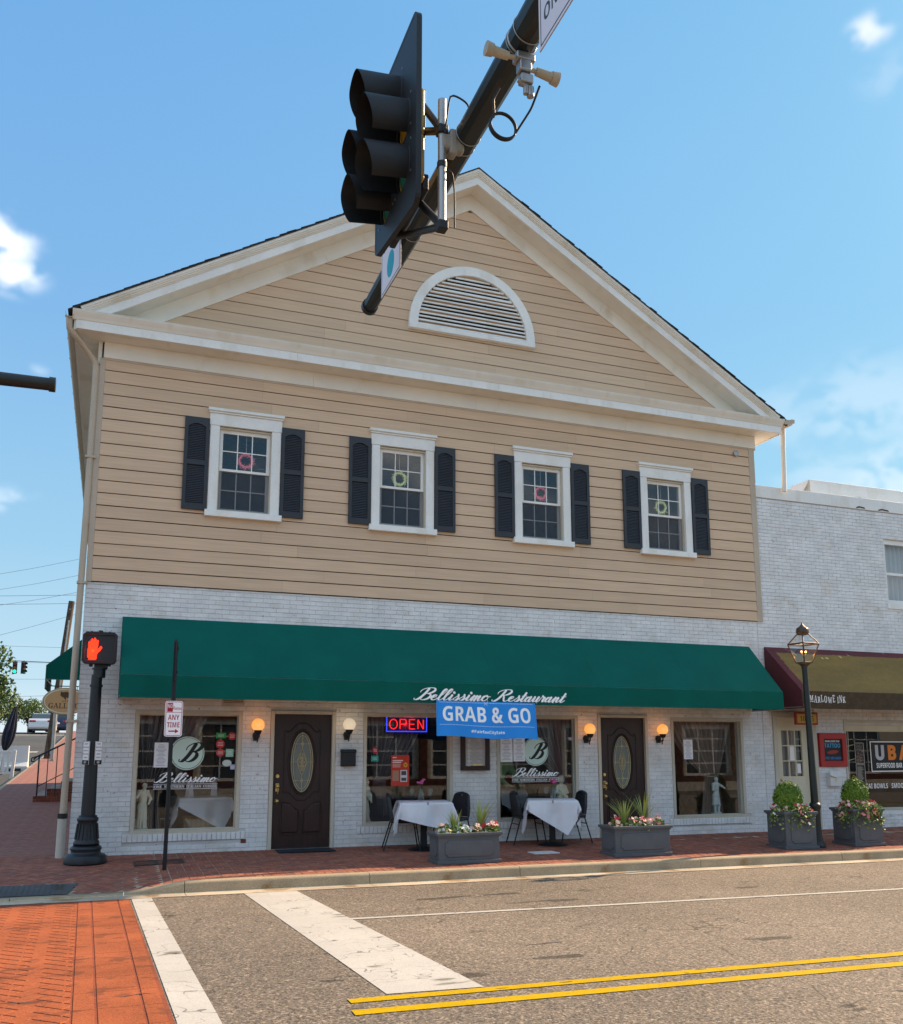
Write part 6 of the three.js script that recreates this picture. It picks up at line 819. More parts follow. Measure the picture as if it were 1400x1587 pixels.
{ // pavement covers
  const gr = thing('drain_grate', 'dark slotted drain grate set in the brick pavement under the sign post', 'grate', [1.2, walkY(1.2, 0.85) - 0.009, 0.85], 0.0), S = []; gr.rotation.set(Math.atan((walkY(1.2, 0.65) - walkY(1.2, 1.05)) / 0.4), 0, Math.atan((walkY(1.5, 0.85) - walkY(0.9, 0.85)) / 0.6)); S.push(bx(-0.32, 0.32, -0.01, 0.003, -0.2, 0.2)); part('bed', S, MT.dark, gr); const br = []; for (let k = 0; k < 26; k++) br.push(bx(-0.31 + k * 0.0245, -0.298 + k * 0.0245, 0.003, 0.009, -0.19, 0.19)); part('bars', br, MT.black, gr); part('frame', [ext(poly(rectP(-0.33, 0.33, -0.21, 0.21), [rectP(-0.312, 0.312, -0.192, 0.192)]), 0.012).rotateX(-Math.PI / 2).translate(0, -0.002, 0)], MT.black, gr);
  tag(part('utility_cover', [rb(6.62, 7.04, walkY(6.8, 1.42) - 0.004, walkY(6.8, 1.42) + 0.010, 1.28, 1.56, 0.004)], MT.plastic), 'small white utility cover in the brick pavement between the long planters', 'cover');
}
// ---------------------------------------------------------------- signal, poles and signs over and beside the road
{
  const A = thing('mast_arm', 'dark steel signal mast arm reaching diagonally over the road above', 'mast arm', [2.31, 5.2, 0]);
  const facet = MT.blackGreen.clone(); facet.flatShading = true;
  const zs = 7.45, R = (z) => 0.058 + (z - zs) * 0.0088;
  part('arm', [rod([0, 0, zs], [0, 0.12, 15.5], R(zs), 12, R(15.5))], facet, A);
  part('end_cap', [new THREE.CylinderGeometry(0.068, 0.068, 0.05, 28).rotateX(Math.PI / 2).translate(0, 0, zs), sph(0.06, 0, 0, zs - 0.01, 20).scale(1, 1, 1)], MT.blackGreen, A);
  part('pole', [cyl(0.2, 0.15, 7.3, 0, -5.5, 15.6, 28), cyl(0.3, 0.26, 0.5, 0, -5.5, 15.6, 28)], MT.blackGreen, A);
  const clampM = MT.steel; part('band', [8.22, 8.6, 9.62, 9.72, 10.48, 10.58, 11.1].map((z) => new THREE.TorusGeometry(R(z) + 0.001, 0.0035, 6, 28).translate(0, (z - zs) * 0.015, z)), clampM, A);
  // the five-section signal, turned to face along the road to the left
  const S = thing('traffic_signal', 'five-section black traffic signal with tall visors hung on the mast arm', 'traffic signal', [2.0, 5.40, 9.23]);
  const bm = MT.black, corner = (w, h, r) => { const P = []; for (const [sx, sy, a0] of [[1, 1, 0], [-1, 1, 1], [-1, -1, 2], [1, -1, 3]]) for (let k = 0; k <= 5; k++) { const a = (a0 + k / 5) * Math.PI / 2; P.push([sx * (w - r) + r * Math.cos(a), sy * (h - r) + r * Math.sin(a)]); } return P; };
  const cham = (P) => P.map(([x, y]) => [x, x < -0.2 && y < -0.4 ? y + 0.10 : y]), lamps = [[0, 0.34, 'red'], [0.185, 0.035, 'yellow'], [-0.185, 0.035, 'yellow'], [0.185, -0.285, 'green'], [-0.185, -0.285, 'green']];
  part('backplate', [ext(poly(cham(corner(0.445, 0.65, 0.06)), lamps.map(([z, y]) => ellP(-z, y, 0.14, 0.14, 24))), 0.012, { bevelEnabled: true, bevelSize: 0.006, bevelThickness: 0.004, bevelSegments: 1 }).rotateY(-Math.PI / 2)], bm, S);
  part('backplate_rim', [ext(poly(cham(corner(0.452, 0.657, 0.065)), [cham(corner(0.425, 0.63, 0.045))]), 0.035).rotateY(-Math.PI / 2).translate(0.018, 0, 0)], bm, S);
  lamps.forEach(([z, y, c]) => {
    part('housing', [rb(0.004, 0.075, y - 0.155, y + 0.155, z - 0.172, z + 0.172, 0.02, 3)], mat('signal_housing_sunlit_gold', [0.50, 0.30, 0.06], { map: T.metal, roughness: 0.4 }), S);  // black housing; golden sunlight is painted into its colour
    part('lens', [new THREE.SphereGeometry(0.26, 24, 8, 0, 6.2832, 0, 0.58).rotateZ(Math.PI / 2).translate(0.235, y, z)], mat('lens_' + c, { red: [0.16, 0.012, 0.012], yellow: [0.42, 0.17, 0.01], green: [0.02, 0.16, 0.11] }[c], { roughness: 0.25 }), S);
    // cutaway visor: longer on top, open below
    const vs = (r, flip) => surf((u, v) => { const a = lerp(-0.95, Math.PI + 0.95, u), len = 0.29 * (1 - 0.2 * sst(0.3, 1, Math.abs(u - 0.5) * 2)); return [-0.012 - len * v, y + r * Math.sin(a) - 0.03 * v, z + r * Math.cos(a)]; }, 32, 4);
    part('visor', [vs(0.145), vs(0.141), new THREE.TorusGeometry(0.145, 0.006, 6, 32).rotateY(Math.PI / 2).translate(-0.014, y, z)], bm, S);
  });
  const bo = []; for (const [z, y] of lamps) for (const s of [-1, 1]) for (const t of [-1, 1]) bo.push(rod([-0.02, y + t * 0.11, z + s * 0.16], [0.0, y + t * 0.11, z + s * 0.16], 0.008, 6)); part('bolts', bo, MT.steel, S, {});
  const TX = 0.155, TZ = 0.44; // the grey tube and its two forked brackets
  part('tube', [cyl(0.026, 0.026, 0.86, TX, -0.80, TZ, 16)], MT.steel, S);
  part('tube_band', [cyl(0.031, 0.031, 0.035, TX, -0.40, TZ, 16)], bm, S);
  for (const [y, a, b] of [[-0.15, [0.1, 0.20, 0.20], [0.1, -0.0, 0.20]], [-0.79, [0.09, -0.40, 0.10], [0.09, -0.42, -0.36]]]) part('bracket', [rb(TX - 0.032, TX + 0.032, y - 0.03, y + 0.03, TZ - 0.036, TZ + 0.036, 0.01), rod([TX, y, TZ], a, 0.024, 8), rod([TX, y, TZ], b, 0.024, 8), rod(a, b, 0.02, 8)], bm, S);
  part('back_bar', [rb(0.076, 0.12, -0.47, -0.36, -0.42, 0.3, 0.01), rb(0.076, 0.12, -0.08, 0.28, 0.16, 0.24, 0.01)], bm, S);
  part('clamp', [rb(TX - 0.01, TX + 0.14, -0.28, -0.18, TZ - 0.035, TZ + 0.035, 0.02, 2), rb(TX + 0.04, TX + 0.09, -0.31, -0.14, TZ - 0.04, TZ + 0.04, 0.015, 2)], mat('weathered_clamp', [0.34, 0.31, 0.26], { map: T.metal, roughness: 0.6 }), S);
  part('cable', [tube([[TX, 0.0 - 0.2, TZ + 0.05], [TX + 0.02, 0.02, TZ + 0.1], [TX + 0.12, -0.02, TZ + 0.12], [TX + 0.2, -0.12, TZ + 0.05]], 0.006, 24, 6), tube([[TX + 0.03, -0.40, TZ], [TX + 0.06, -0.44, TZ + 0.02], [TX + 0.10, -0.52, TZ - 0.05], [TX + 0.12, -0.72, TZ - 0.1]], 0.005, 24, 6)], bm, S);
  // flat signs on the arm
  const s1 = ctex(400, 500, (x, w, h) => { x.fillStyle = '#e2e0ea'; x.fillRect(0, 0, w, h); x.strokeStyle = '#33343c'; x.lineWidth = 6; x.strokeRect(14, 14, w - 28, h - 28); x.fillStyle = '#33343c'; x.textAlign = 'center'; x.font = 'bold 62px sans-serif'; ['LEFT TURN', 'YIELD', 'ON GREEN'].forEach((t, i) => x.fillText(t, w / 2, 90 + i * 82, 340)); x.fillStyle = '#18a3b8'; x.beginPath(); x.arc(w / 2, 380, 76, 0, 7); x.fill(); });
  const s2 = ctex(400, 500, (x, w, h) => { x.fillStyle = '#dcdae6'; x.fillRect(0, 0, w, h); x.strokeStyle = '#33343c'; x.lineWidth = 6; x.strokeRect(14, 14, w - 28, h - 28); x.fillStyle = '#33343c'; x.textAlign = 'center'; x.font = 'bold 76px sans-serif'; x.fillText('NO TURN', w / 2, 110, 330); x.fillText('ON', 95, 420); x.fillStyle = '#d03038'; x.beginPath(); x.arc(255, 392, 88, 0, 7); x.fill(); });
  const plate = (name, l, y0, y1, z0, z1, xx, t) => { const P = thing(name, l, 'sign', [xx, y0, (z0 + z1) / 2]); const w = z1 - z0, h = y1 - y0; part('plate', [rb(-0.003, 0.003, 0, h, -w / 2, w / 2, 0.002)], mat('sign_aluminium', [0.5, 0.5, 0.52], { roughness: 0.5, metalness: 0.3 }), P); part('print', new THREE.PlaneGeometry(w, h).rotateY(-Math.PI / 2).translate(-0.0042, h / 2, 0), printed(t), P, { keepUV: true }); part('bracket', [rb(0.003, 0.1, h * 0.4, h * 0.4 + 0.05, -0.03, 0.03, 0.005)], MT.steel, P); return P; };
  plate('road_sign', 'white turn sign with cyan disc on the far end of the mast arm', 4.885, 5.56, 8.19, 8.67, 2.205, s1); plate('road_sign', 'white sign with red disc on the mast arm at the top picture edge', 4.86, 5.62, 10.86, 11.40, 2.235, s2);
  // beige two-ended detector with its coil of cable
  const D = thing('signal_detector', 'beige two-cone detector clamped under the mast arm', 'detector', [2.31, 5.2, 10.5]), bg = mat('beige_plastic', [0.52, 0.46, 0.34], { map: T.metal, roughness: 0.5 });
  D.scale.setScalar(0.9);
  const cone = (s, dy) => [rod([s * 0.03, -0.1 + dy, 0], [s * 0.10, -0.1 + dy, 0], 0.014, 10), rod([s * 0.09, -0.1 + dy, 0], [s * 0.20, -0.1 + dy * 1.4, 0], 0.024, 16, 0.030), rod([s * 0.19, -0.1 + dy * 1.4, 0], [s * 0.235, -0.1 + dy * 1.5, 0], 0.036, 16, 0.042)];
  part('cone', cone(-1, 0.02), bg, D); part('cone', cone(1, -0.03), bg, D); part('body', [rb(-0.03, 0.05, -0.17, -0.04, -0.035, 0.035, 0.014, 2), rod([0.02, -0.3, 0], [0.02, 0.06, 0], 0.016, 10), rb(-0.02, 0.06, -0.24, -0.18, -0.03, 0.03, 0.01), rod([-0.03, -0.22, 0.0], [0.05, -0.26, 0], 0.014, 8), cyl(0.022, 0.022, 0.06, 0.05, -0.31, 0, 12)], MT.steel, D); part('clamp', [new THREE.TorusGeometry(0.092, 0.008, 6, 28).translate(0, 0.046, 0), rb(-0.05, 0.07, -0.10, -0.05, -0.04, 0.04, 0.01)], MT.steel, D);
  const K = thing('cable_coil', 'black cable looped in a coil below the beige detector', 'cable', [2.30, 5.0, 10.25]); const loop = []; for (let k = 0; k <= 60; k++) { const a = 2.2 + k / 60 * 6.283 * 2.6, r = 0.078; loop.push([r * Math.cos(a), -0.10 + r * Math.sin(a), 0.004 * k / 10]); } part('cable', [tube([[-0.02, 0.13, 0.02], [-0.05, 0.06, 0], ...loop, [0.13, -0.02, 0.1], [0.11, 0.0, 0.25]].map((p) => p), 0.0065, 240, 6)], MT.black, K);
}
{ // far mast arm whose end reaches in from the left
  const A = thing('mast_arm', 'end of a dark mast arm entering from the left picture edge', 'mast arm', [-0.30, 5.3, 4.45]); part('arm', [rod([-9, 0.12, -0.6], [0, 0, 0], 0.13, 20, 0.066)], MT.blackGreen, A); part('end_cap', [rod([-0.05, 0, 0], [0.012, 0, 0], 0.078, 20)], MT.blackGreen, A); part('pole', [cyl(0.2, 0.15, 6, -9, -5.6, -0.6, 20)], MT.blackGreen, A);
}
{ // pedestrian signal on its fluted pole
  const x = 0.245, z = 0.62, y = walkY(x, z) - 0.012, P = thing('pedestrian_signal_pole', 'dark blue-black fluted pole with ornate base carrying the walk signal', 'pole', [x, y, z]);
  part('base', [lat([[0, 0], [0.275, 0], [0.28, 0.02], [0.275, 0.10], [0.25, 0.125], [0.2, 0.14], [0.19, 0.17], [0.205, 0.2], [0.2, 0.225], [0.17, 0.25], [0, 0.25]], 32)], MT.navy, P);
  part('collar', [lat([[0, 0.25], [0.165, 0.25], [0.172, 0.275], [0.165, 0.30], [0.15, 0.32], [0.128, 0.50], [0.125, 0.56], [0.14, 0.58], [0.14, 0.61], [0.12, 0.63], [0.115, 0.65], [0, 0.65]], 32), ...Array.from({ length: 16 }, (_, k) => { const a = k * Math.PI / 8; return rod([0.152 * Math.cos(a), 0.33, 0.152 * Math.sin(a)], [0.128 * Math.cos(a), 0.54, 0.128 * Math.sin(a)], 0.011, 6); })], MT.navy, P);
  part('shaft', [cyl(0.095, 0.072, 1.95, 0, 0.64, 0, 28)], MT.navy, P); part('ring', [cyl(0.088, 0.088, 0.03, 0, 2.42, 0, 24), cyl(0.082, 0.082, 0.14, 0.03, 2.55, 0.0, 20), cyl(0.1, 0.1, 0.02, 0.03, 2.67, 0, 20)], MT.navy, P);
  const H = thing('pedestrian_signal', 'black walk signal showing a glowing orange-red raised hand', 'pedestrian signal', [0.262, y + 2.745, z]);
  part('housing', [rb(-0.225, 0.225, 0, 0.44, -0.1, 0.08, 0.05, 4)], MT.black, H); part('bezel', [ext(poly([[-0.225, 0.04], [-0.185, 0], [0.185, 0], [0.225, 0.04], [0.225, 0.40], [0.185, 0.44], [-0.185, 0.44], [-0.225, 0.40]], [rectP(-0.195, 0.195, 0.035, 0.405)]), 0.05, { bevelEnabled: true, bevelSize: 0.006, bevelThickness: 0.006, bevelSegments: 2 }).translate(0, 0, 0.07)], MT.black, H); part('face', bx(-0.195, 0.195, 0.036, 0.404, 0.078, 0.086), mat('dark_signal_face', [0.006, 0.006, 0.008], { roughness: 0.25 }), H);
  part('fitting', [rb(-0.06, 0.12, -0.07, 0.004, -0.06, 0.06, 0.015, 2), cyl(0.03, 0.03, 0.05, 0.0, 0.43, 0, 12), rb(-0.13, -0.08, -0.04, 0.004, -0.02, 0.06, 0.01), rb(0.12, 0.16, -0.03, 0.004, -0.02, 0.04, 0.01), sph(0.02, -0.12, 0.45, 0.02, 10), sph(0.02, 0.12, 0.45, 0.02, 10)], MT.black, H);
  // the hand: a grid of LEDs inside its outline
  const caps = [[-0.095, 0.10, -0.095, 0.20, 0.062], [-0.135, 0.2, -0.138, 0.295, 0.016], [-0.105, 0.22, -0.106, 0.335, 0.0165], [-0.074, 0.22, -0.072, 0.345, 0.0165], [-0.044, 0.21, -0.038, 0.315, 0.0165], [-0.05, 0.14, 0.012, 0.225, 0.019], [-0.095, 0.075, -0.095, 0.12, 0.05]], led = [];
  for (let j = 0; j < 40; j++) for (let i = 0; i < 24; i++) { const px = -0.17 + (i + (j % 2) / 2) * 0.0098, py = 0.055 + j * 0.0085; let d = 9; for (const [ax, ay, bx2, by, r] of caps) { const dx = bx2 - ax, dy = by - ay, t = clamp(((px - ax) * dx + (py - ay) * dy) / (dx * dx + dy * dy)); d = Math.min(d, Math.hypot(px - ax - dx * t, py - ay - dy * t) - r); } if (d < 0 && rnd() > 0.06) led.push(new THREE.CylinderGeometry(0.0044, 0.0044, 0.003, 8).rotateX(Math.PI / 2).translate(px, py, 0.0885)); }
  const lm = new THREE.MeshStandardMaterial({ name: 'orange_red_led', color: 0x300400 }); lm.emissive = new THREE.Color(0xff2a10); lm.emissiveIntensity = 2.2; part('hand_light', led, lm, H);
  const hp = new THREE.PointLight(0xff3a18, 0.12); hp.position.set(0.17, y + 2.93, z + 0.14); scene.add(hp);
  const bt = (lines) => ctex(160, 420, (x2, w, h) => { x2.fillStyle = '#e4e2e2'; x2.fillRect(0, 0, w, h); x2.fillStyle = '#1c1e26'; x2.fillRect(0, h - 78, w, 78); x2.strokeStyle = '#1c1e26'; x2.lineWidth = 6; x2.strokeRect(5, 5, w - 10, h - 10); x2.font = 'bold 32px sans-serif'; x2.textAlign = 'center'; lines.forEach((l, i) => x2.fillText(l, w / 2, 56 + i * 62, w - 24)); x2.fillStyle = '#c9c7c7'; x2.beginPath(); x2.arc(w / 2, h - 40, 22, 0, 7); x2.fill(); });
  [[-0.075, 'left', '#a33', -0.5, ['START', 'CROSSING', 'WATCH', 'FOR CARS', "DON'T"]], [0.085, 'right', '#222', 0.18, ['PUSH', 'BUTTON', 'TO CROSS', 'MAIN', 'STREET']]].forEach(([dx, side, c, ry, ln]) => { const Q = thing('push_button_sign', `small white crossing-button sign on the ${side} of the walk signal pole`, 'sign', [x + dx, y + 1.34, z + 0.095], ry, 'push button signs on the walk signal pole'); part('plate', [rb(-0.05, 0.05, 0, 0.32, -0.006, 0.006, 0.005)], MT.plastic, Q); part('print', panelFace(0.094, 0.314, 0, 0.16, 0.0068), printed(bt(ln)), Q, { keepUV: true }); part('button', [new THREE.CylinderGeometry(0.018, 0.02, 0.02, 16).rotateX(Math.PI / 2).translate(0, 0.032, 0.012)], MT.steel, Q); part('bracket', [rb(-0.02, 0.02, 0.06, 0.26, -0.04, -0.006, 0.004)], MT.black, Q); });
}
{ // no-parking sign on a punched steel post
  const x = 1.235, z = 1.52, y = walkY(x, z) - 0.01, N = thing('no_parking_sign', 'red and white no-parking-any-time sign on a dark punched post', 'sign', [x, y, z]);
  const holes = []; for (let k = 0; k < 100; k++) holes.push(ellP(0, 0.12 + k * 0.0275, 0.0055, 0.0055, 8)); 
  part('post', [ext(poly(rectP(-0.024, 0.024, 0, 3.03), holes), 0.004).translate(0, 0, 0.022), bx(-0.026, -0.022, 0, 3.03, -0.024, 0.022), bx(0.022, 0.026, 0, 3.03, -0.024, 0.022), bx(-0.022, 0.022, 0, 3.03, -0.026, -0.022)].map((g) => { g = clean(g); const p = g.attributes.position; for (let i = 0; i < p.count; i++) p.setX(i, p.getX(i) + p.getY(i) * 0.0035); return g; }), MT.navy, N);
  const t = ctex(300, 600, (c, w, h) => { c.fillStyle = '#fbf8fb'; c.fillRect(0, 0, w, h); c.strokeStyle = '#a8182a'; c.lineWidth = 10; c.beginPath(); c.roundRect(16, 16, w - 32, h - 32, 30); c.stroke(); c.fillStyle = '#a8182a'; c.fillRect(34, 34, 96, 150); c.fillStyle = '#ece8ec'; c.font = 'bold 88px sans-serif'; c.textAlign = 'center'; c.fillText('NO', 82, 118, 84); c.fillStyle = '#a8182a'; c.font = 'bold 54px sans-serif'; c.fillText('PARKING', 204, 150, 146); c.fillRect(24, 190, w - 48, 8); c.font = 'bold 118px sans-serif'; c.fillText('ANY', w / 2, 320, 190); c.fillText('TIME', w / 2, 446, 220); c.fillRect(70, 500, 120, 22); c.beginPath(); c.moveTo(182, 474); c.lineTo(244, 511); c.lineTo(182, 548); c.fill(); });
  const rr2 = (w, h, r) => { const P = []; for (const [sx, sy, a0] of [[1, 1, 0], [-1, 1, 1], [-1, -1, 2], [1, -1, 3]]) for (let k = 0; k <= 4; k++) { const a = (a0 + k / 4) * Math.PI / 2; P.push([sx * (w - r) + r * Math.cos(a), sy * (h - r) + r * Math.sin(a)]); } return P; };
  const w = 0.115, h = 0.238, g = new THREE.ShapeGeometry(poly(rr2(w, h, 0.03))); const uv = g.attributes.uv, pp = g.attributes.position; for (let i = 0; i < uv.count; i++) uv.setXY(i, pp.getX(i) / (2 * w) + 0.5, pp.getY(i) / (2 * h) + 0.5);
  part('plate', [ext(poly(rr2(w, h, 0.03)), 0.004)].map((q) => q.translate(0.022, 1.985, 0.028)), mat('sign_aluminium', [0.5, 0.5, 0.52]), N); part('print', g.translate(0.022, 1.985, 0.0325), printed(t), N, { keepUV: true }); part('bolts', [0.16, -0.16].map((d) => sph(0.008, 0.02, 1.985 + d, 0.033, 8)), MT.steel, N);
  part('edge_on_plate', [rb(-0.012, -0.006, 2.48, 3.06, -0.15, 0.16, 0.002).rotateY(0.06).translate(0.012, 0, 0), rb(-0.01, 0.05, 2.6, 2.64, -0.03, 0.03, 0.004), rb(-0.01, 0.05, 2.92, 2.96, -0.03, 0.03, 0.004)], MT.navy, N, { label: 'sign seen edge-on near the top of the post' });
}
{ // old-style street lamp with a glazed lantern
  const x = 11.655, z = 1.95, y = walkY(x, z) - 0.006, L = thing('street_lamp', 'tall dark green street lamp with four-sided glazed lantern on the pavement', 'street lamp', [x, y, z]);
  part('post', [rod([0, 0.72, 0], [-0.03, 3.02, 0], 0.062, 24, 0.045), cyl(0.055, 0.05, 0.05, -0.03, 2.98, 0, 16)], MT.blackGreen, L);
  part('base', [lat([[0, 0], [0.13, 0], [0.135, 0.03], [0.11, 0.06], [0.095, 0.1], [0.1, 0.14], [0.085, 0.18], [0.075, 0.4], [0.08, 0.6], [0.095, 0.66], [0.095, 0.69], [0.07, 0.73], [0, 0.74]])], MT.blackGreen, L); part('ladder_bar', [rod([-0.16, 2.45, 0], [0.10, 2.45, 0], 0.008, 8)], MT.blackGreen, L);
  const y0 = 3.09, y1 = 3.41, y2 = 3.58, a = 0.092, b = 0.178, c = 0.068, q = [[1, 1], [-1, 1], [-1, -1], [1, -1]].map(([i, j]) => { const t = -0.06; return [i * Math.cos(t) - j * Math.sin(t), i * Math.sin(t) + j * Math.cos(t)]; });
  const P = (k, w, yy) => [q[k % 4][0] * w - 0.03, yy, q[k % 4][1] * w], copper = mat('copper_brown_metal', [0.10, 0.075, 0.055], { map: T.metal, roughness: 0.4, metalness: 0.4 }), fr = [];
  for (let k = 0; k < 4; k++) fr.push(rod(P(k, a, y0), P(k, b, y1), 0.011, 6), rod(P(k, b, y1), P(k, c, y2), 0.011, 6), rod(P(k, a, y0), P(k + 1, a, y0), 0.012, 6), rod(P(k, b, y1), P(k + 1, b, y1), 0.015, 6), rod(P(k, c, y2), P(k + 1, c, y2), 0.011, 6));
  part('lantern_frame', [...fr, cyl(0.05, 0.10, 0.05, -0.03, 3.02, 0, 16), rod([-0.03, 3.05, 0], [-0.03, 3.6, 0], 0.007, 6)], copper, L);
  const quad = (p, r, s, t) => { const g = new THREE.BufferGeometry(); g.setAttribute('position', new THREE.Float32BufferAttribute([...p, ...r, ...s, ...p, ...s, ...t], 3)); g.computeVertexNormals(); return g; };
  for (let k = 0; k < 4; k++) { part('pane', quad(P(k, a, y0), P(k + 1, a, y0), P(k + 1, b, y1), P(k, b, y1)), MT.glass, L); part('pane', quad(P(k, b, y1), P(k + 1, b, y1), P(k + 1, c, y2), P(k, c, y2)), MT.glass, L); }
  part('cap', [lat([[0, 3.80], [0.012, 3.79], [0.012, 3.765], [0.05, 3.72], [0.10, 3.69], [0.105, 3.66], [0.11, 3.61], [0.095, 3.595], [0, 3.6]], 8).translate(-0.03, 0, 0)], copper, L);
  const mantle = new THREE.MeshStandardMaterial({ name: 'gas_flame', color: 0xffe0b0 }); mantle.emissive = new THREE.Color(0xffb060); mantle.emissiveIntensity = 2.5; for (const s of [-1, 1]) part('flame', [sph(0.017, -0.03 + s * 0.045, 3.28, 0.0, 12).scale(1, 1, 1)], mantle, L); part('burner', [tube([[-0.03 - 0.045, 3.25, 0], [-0.03, 3.2, 0], [-0.03 + 0.045, 3.25, 0]], 0.007, 16, 6)], MT.brass, L);
  const p = new THREE.PointLight(0xffb060, 0.25); p.position.set(x - 0.075, y + 3.28, z); scene.add(p);
}

// ---------------------------------------------------------------- the side street going up the hill
{
  // brick steps with an iron rail
  const S = thing('brick_steps', 'red brick steps against the side wall of the restaurant', 'steps', [0, 0, -10.0]); const y = streetY(-10) - 0.02;
  for (let k = 0; k < 4; k++) { const xa = -1.17 + k * 0.30, top = y + 0.17 * (k + 1); part('step_core', bx(xa + 0.01, -0.02, y + 0.17 * k, top - 0.004, -3.0, -0.008 - k * 0.0), mat('brick_mortar', [0.30, 0.22, 0.18], { map: T.concrete }), S); for (let r = 0; r < 2; r++) for (let i = 0; i < 7; i++) { const a = xa + i * 0.21 - (r % 2) * 0.1, b = a + 0.2; if (b > -0.03) continue; part('brick', bx(Math.max(a, xa), b, y + 0.17 * k + r * 0.084 + 0.006, y + 0.17 * k + r * 0.084 + 0.08, -0.03, 0.004 - k * 0.0), MT.brickRed, S); } }
  const R = thing('iron_railing', 'black iron stair railing beside the brick steps', 'railing', [0.19, y + 0.17, -9.95]), rl = [];
  part('handrail', [tube([[-1.4, 0.86, 0], [-1.30, 0.95, 0], [-0.4, 1.42, 0], [-0.22, 1.51, 0]], 0.02, 24, 8), tube([[-1.30, 0.95, 0], [-1.44, 0.90, 0], [-1.44, 0.82, 0], [-1.37, 0.83, 0]], 0.015, 20, 6)], MT.black, R); for (let k = 0; k < 6; k++) { const x = -1.28 + k * 0.2; part('baluster', rod([x, 0.0, 0], [x, 0.95 + k * 0.105, 0], k ? 0.012 : 0.02, 6), MT.black, R); }
  part('lower_rail', rod([-1.28, 0.22, 0], [-0.22, 0.80, 0], 0.012, 6), MT.black, R);
  // small green awning over the side door, and the oval sign
  const A = thing('awning', 'small dark green awning over the side entrance, seen end-on', 'awning', [0, 0, -8.6]);
  part('canopy', [surf((u, v) => [lerp(-0.01, -1.0, v), lerp(4.32, 3.47, v), lerp(0, -2.4, u)], 10, 6)], MT.green, A); for (const zz of [0, -2.4]) part('end_panel', surf((u, v) => [lerp(-0.01, -1.0, u), lerp(3.45, lerp(4.32, 3.47, u), v), zz], 6, 6), MT.green, A); part('valance', [surf((u, v) => [-1.0, lerp(2.92, 3.48, v), lerp(0, -2.4, u)], 10, 3), surf((u, v) => [lerp(-0.01, -1.0, u), lerp(3.15, 3.45, v), -0.005], 4, 2)], MT.green, A); part('frame', [rod([-0.02, 3.15, -0.02], [-0.98, 3.15, -0.02], 0.015, 6), rod([-0.98, 3.15, -0.02], [-0.98, 3.15, -2.38], 0.015, 6), rod([-0.98, 2.95, -0.02], [-0.98, 3.45, -0.02], 0.012, 6), rod([-0.02, 4.26, -1.2], [-0.98, 3.44, -1.2], 0.012, 6)], MT.steel, A);
  const t = ctex(512, 320, (x, w, h) => { x.fillStyle = '#d6a874'; x.fillRect(0, 0, w, h); x.strokeStyle = '#efe0c4'; x.lineWidth = 14; x.beginPath(); x.ellipse(w / 2, h / 2, w / 2 - 10, h / 2 - 10, 0, 0, 7); x.stroke(); x.fillStyle = '#5b4026'; x.textAlign = 'center'; for (let k = 0; k < 40; k++) { x.beginPath(); x.ellipse(w / 2 + (rnd() - 0.5) * 150, 84 + (rnd() - 0.5) * 50, 22, 12, rnd() * 3, 0, 7); x.fill(); } x.fillRect(w / 2 - 8, 90, 16, 50); x.font = 'bold 30px serif'; x.fillText('A R T', w / 2, 172); x.font = 'bold 92px serif'; x.fillText('GALLERY', w / 2, 250, 400); });
  const O = thing('oval_sign', 'oval tan wooden gallery sign hanging on the side wall', 'sign', [-0.52, 2.62, -8.2]); O.scale.setScalar(0.8); const g = new THREE.CylinderGeometry(0.5, 0.5, 0.05, 40).rotateX(Math.PI / 2).scale(1.16, 0.74, 1); part('board', g, mat('carved_tan_board', [0.55, 0.36, 0.17], { map: T.wood }), O); const f = new THREE.CircleGeometry(0.49, 40); f.scale(1.16, 0.74, 1); part('print', f.translate(0, 0, 0.027), printed(t), O, { keepUV: true }); part('rim', [new THREE.TorusGeometry(0.5, 0.025, 8, 48).scale(1.16, 0.74, 1)], mat('pale_sign_rim', [0.6, 0.5, 0.36], {}), O); part('bracket', [rod([-0.5, 0.43, 0], [0.58, 0.43, 0], 0.015, 6), rod([-0.3, 0.43, 0], [-0.3, 0.33, 0], 0.008, 5), rod([0.3, 0.43, 0], [0.3, 0.33, 0], 0.008, 5)], MT.black, O);
  // utility pole, steel post
  const yb = streetY(-30), U = thing('utility_pole', 'weathered wooden utility pole leaning behind the side awning', 'utility pole', [-2.02, yb, -30]); part('pole', [rod([0, -0.1, 0], [0.56, 7.1, 0], 0.17, 16, 0.13)], MT.bark, U); part('cable_guard', [rod([0.12, 0.2, 0.16], [0.5, 6.2, 0.14], 0.035, 8)], MT.steel, U); part('bolt', [rod([0.45, 5.9, 0], [0.45, 5.9, 0.25], 0.03, 6), rod([0.52, 6.7, 0], [0.52, 6.7, 0.25], 0.03, 6)], MT.steel, U);
  const U2 = thing('sign_post', 'grey steel post beside the foot of the utility pole', 'post', [-1.72, streetY(-28), -28]); part('post', [cyl(0.075, 0.075, 2.9, 0, 0, 0, 14), cyl(0.11, 0.11, 0.08, 0, 0, 0, 14)], MT.steel, U2);
  // wires
  const wire = (l, p, q, sag) => { const o = thing('overhead_wire', l, 'wire', [0, 0, 0], 0, 'overhead wires above the side street'); const m = [(p[0] + q[0]) / 2, (p[1] + q[1]) / 2 - sag, (p[2] + q[2]) / 2]; part('cable', [tube([p, m, q], p[2] > -40 ? 0.007 : 0.011, 20, 5)], mat('grey_cable', [0.12, 0.12, 0.13], {}), o); };
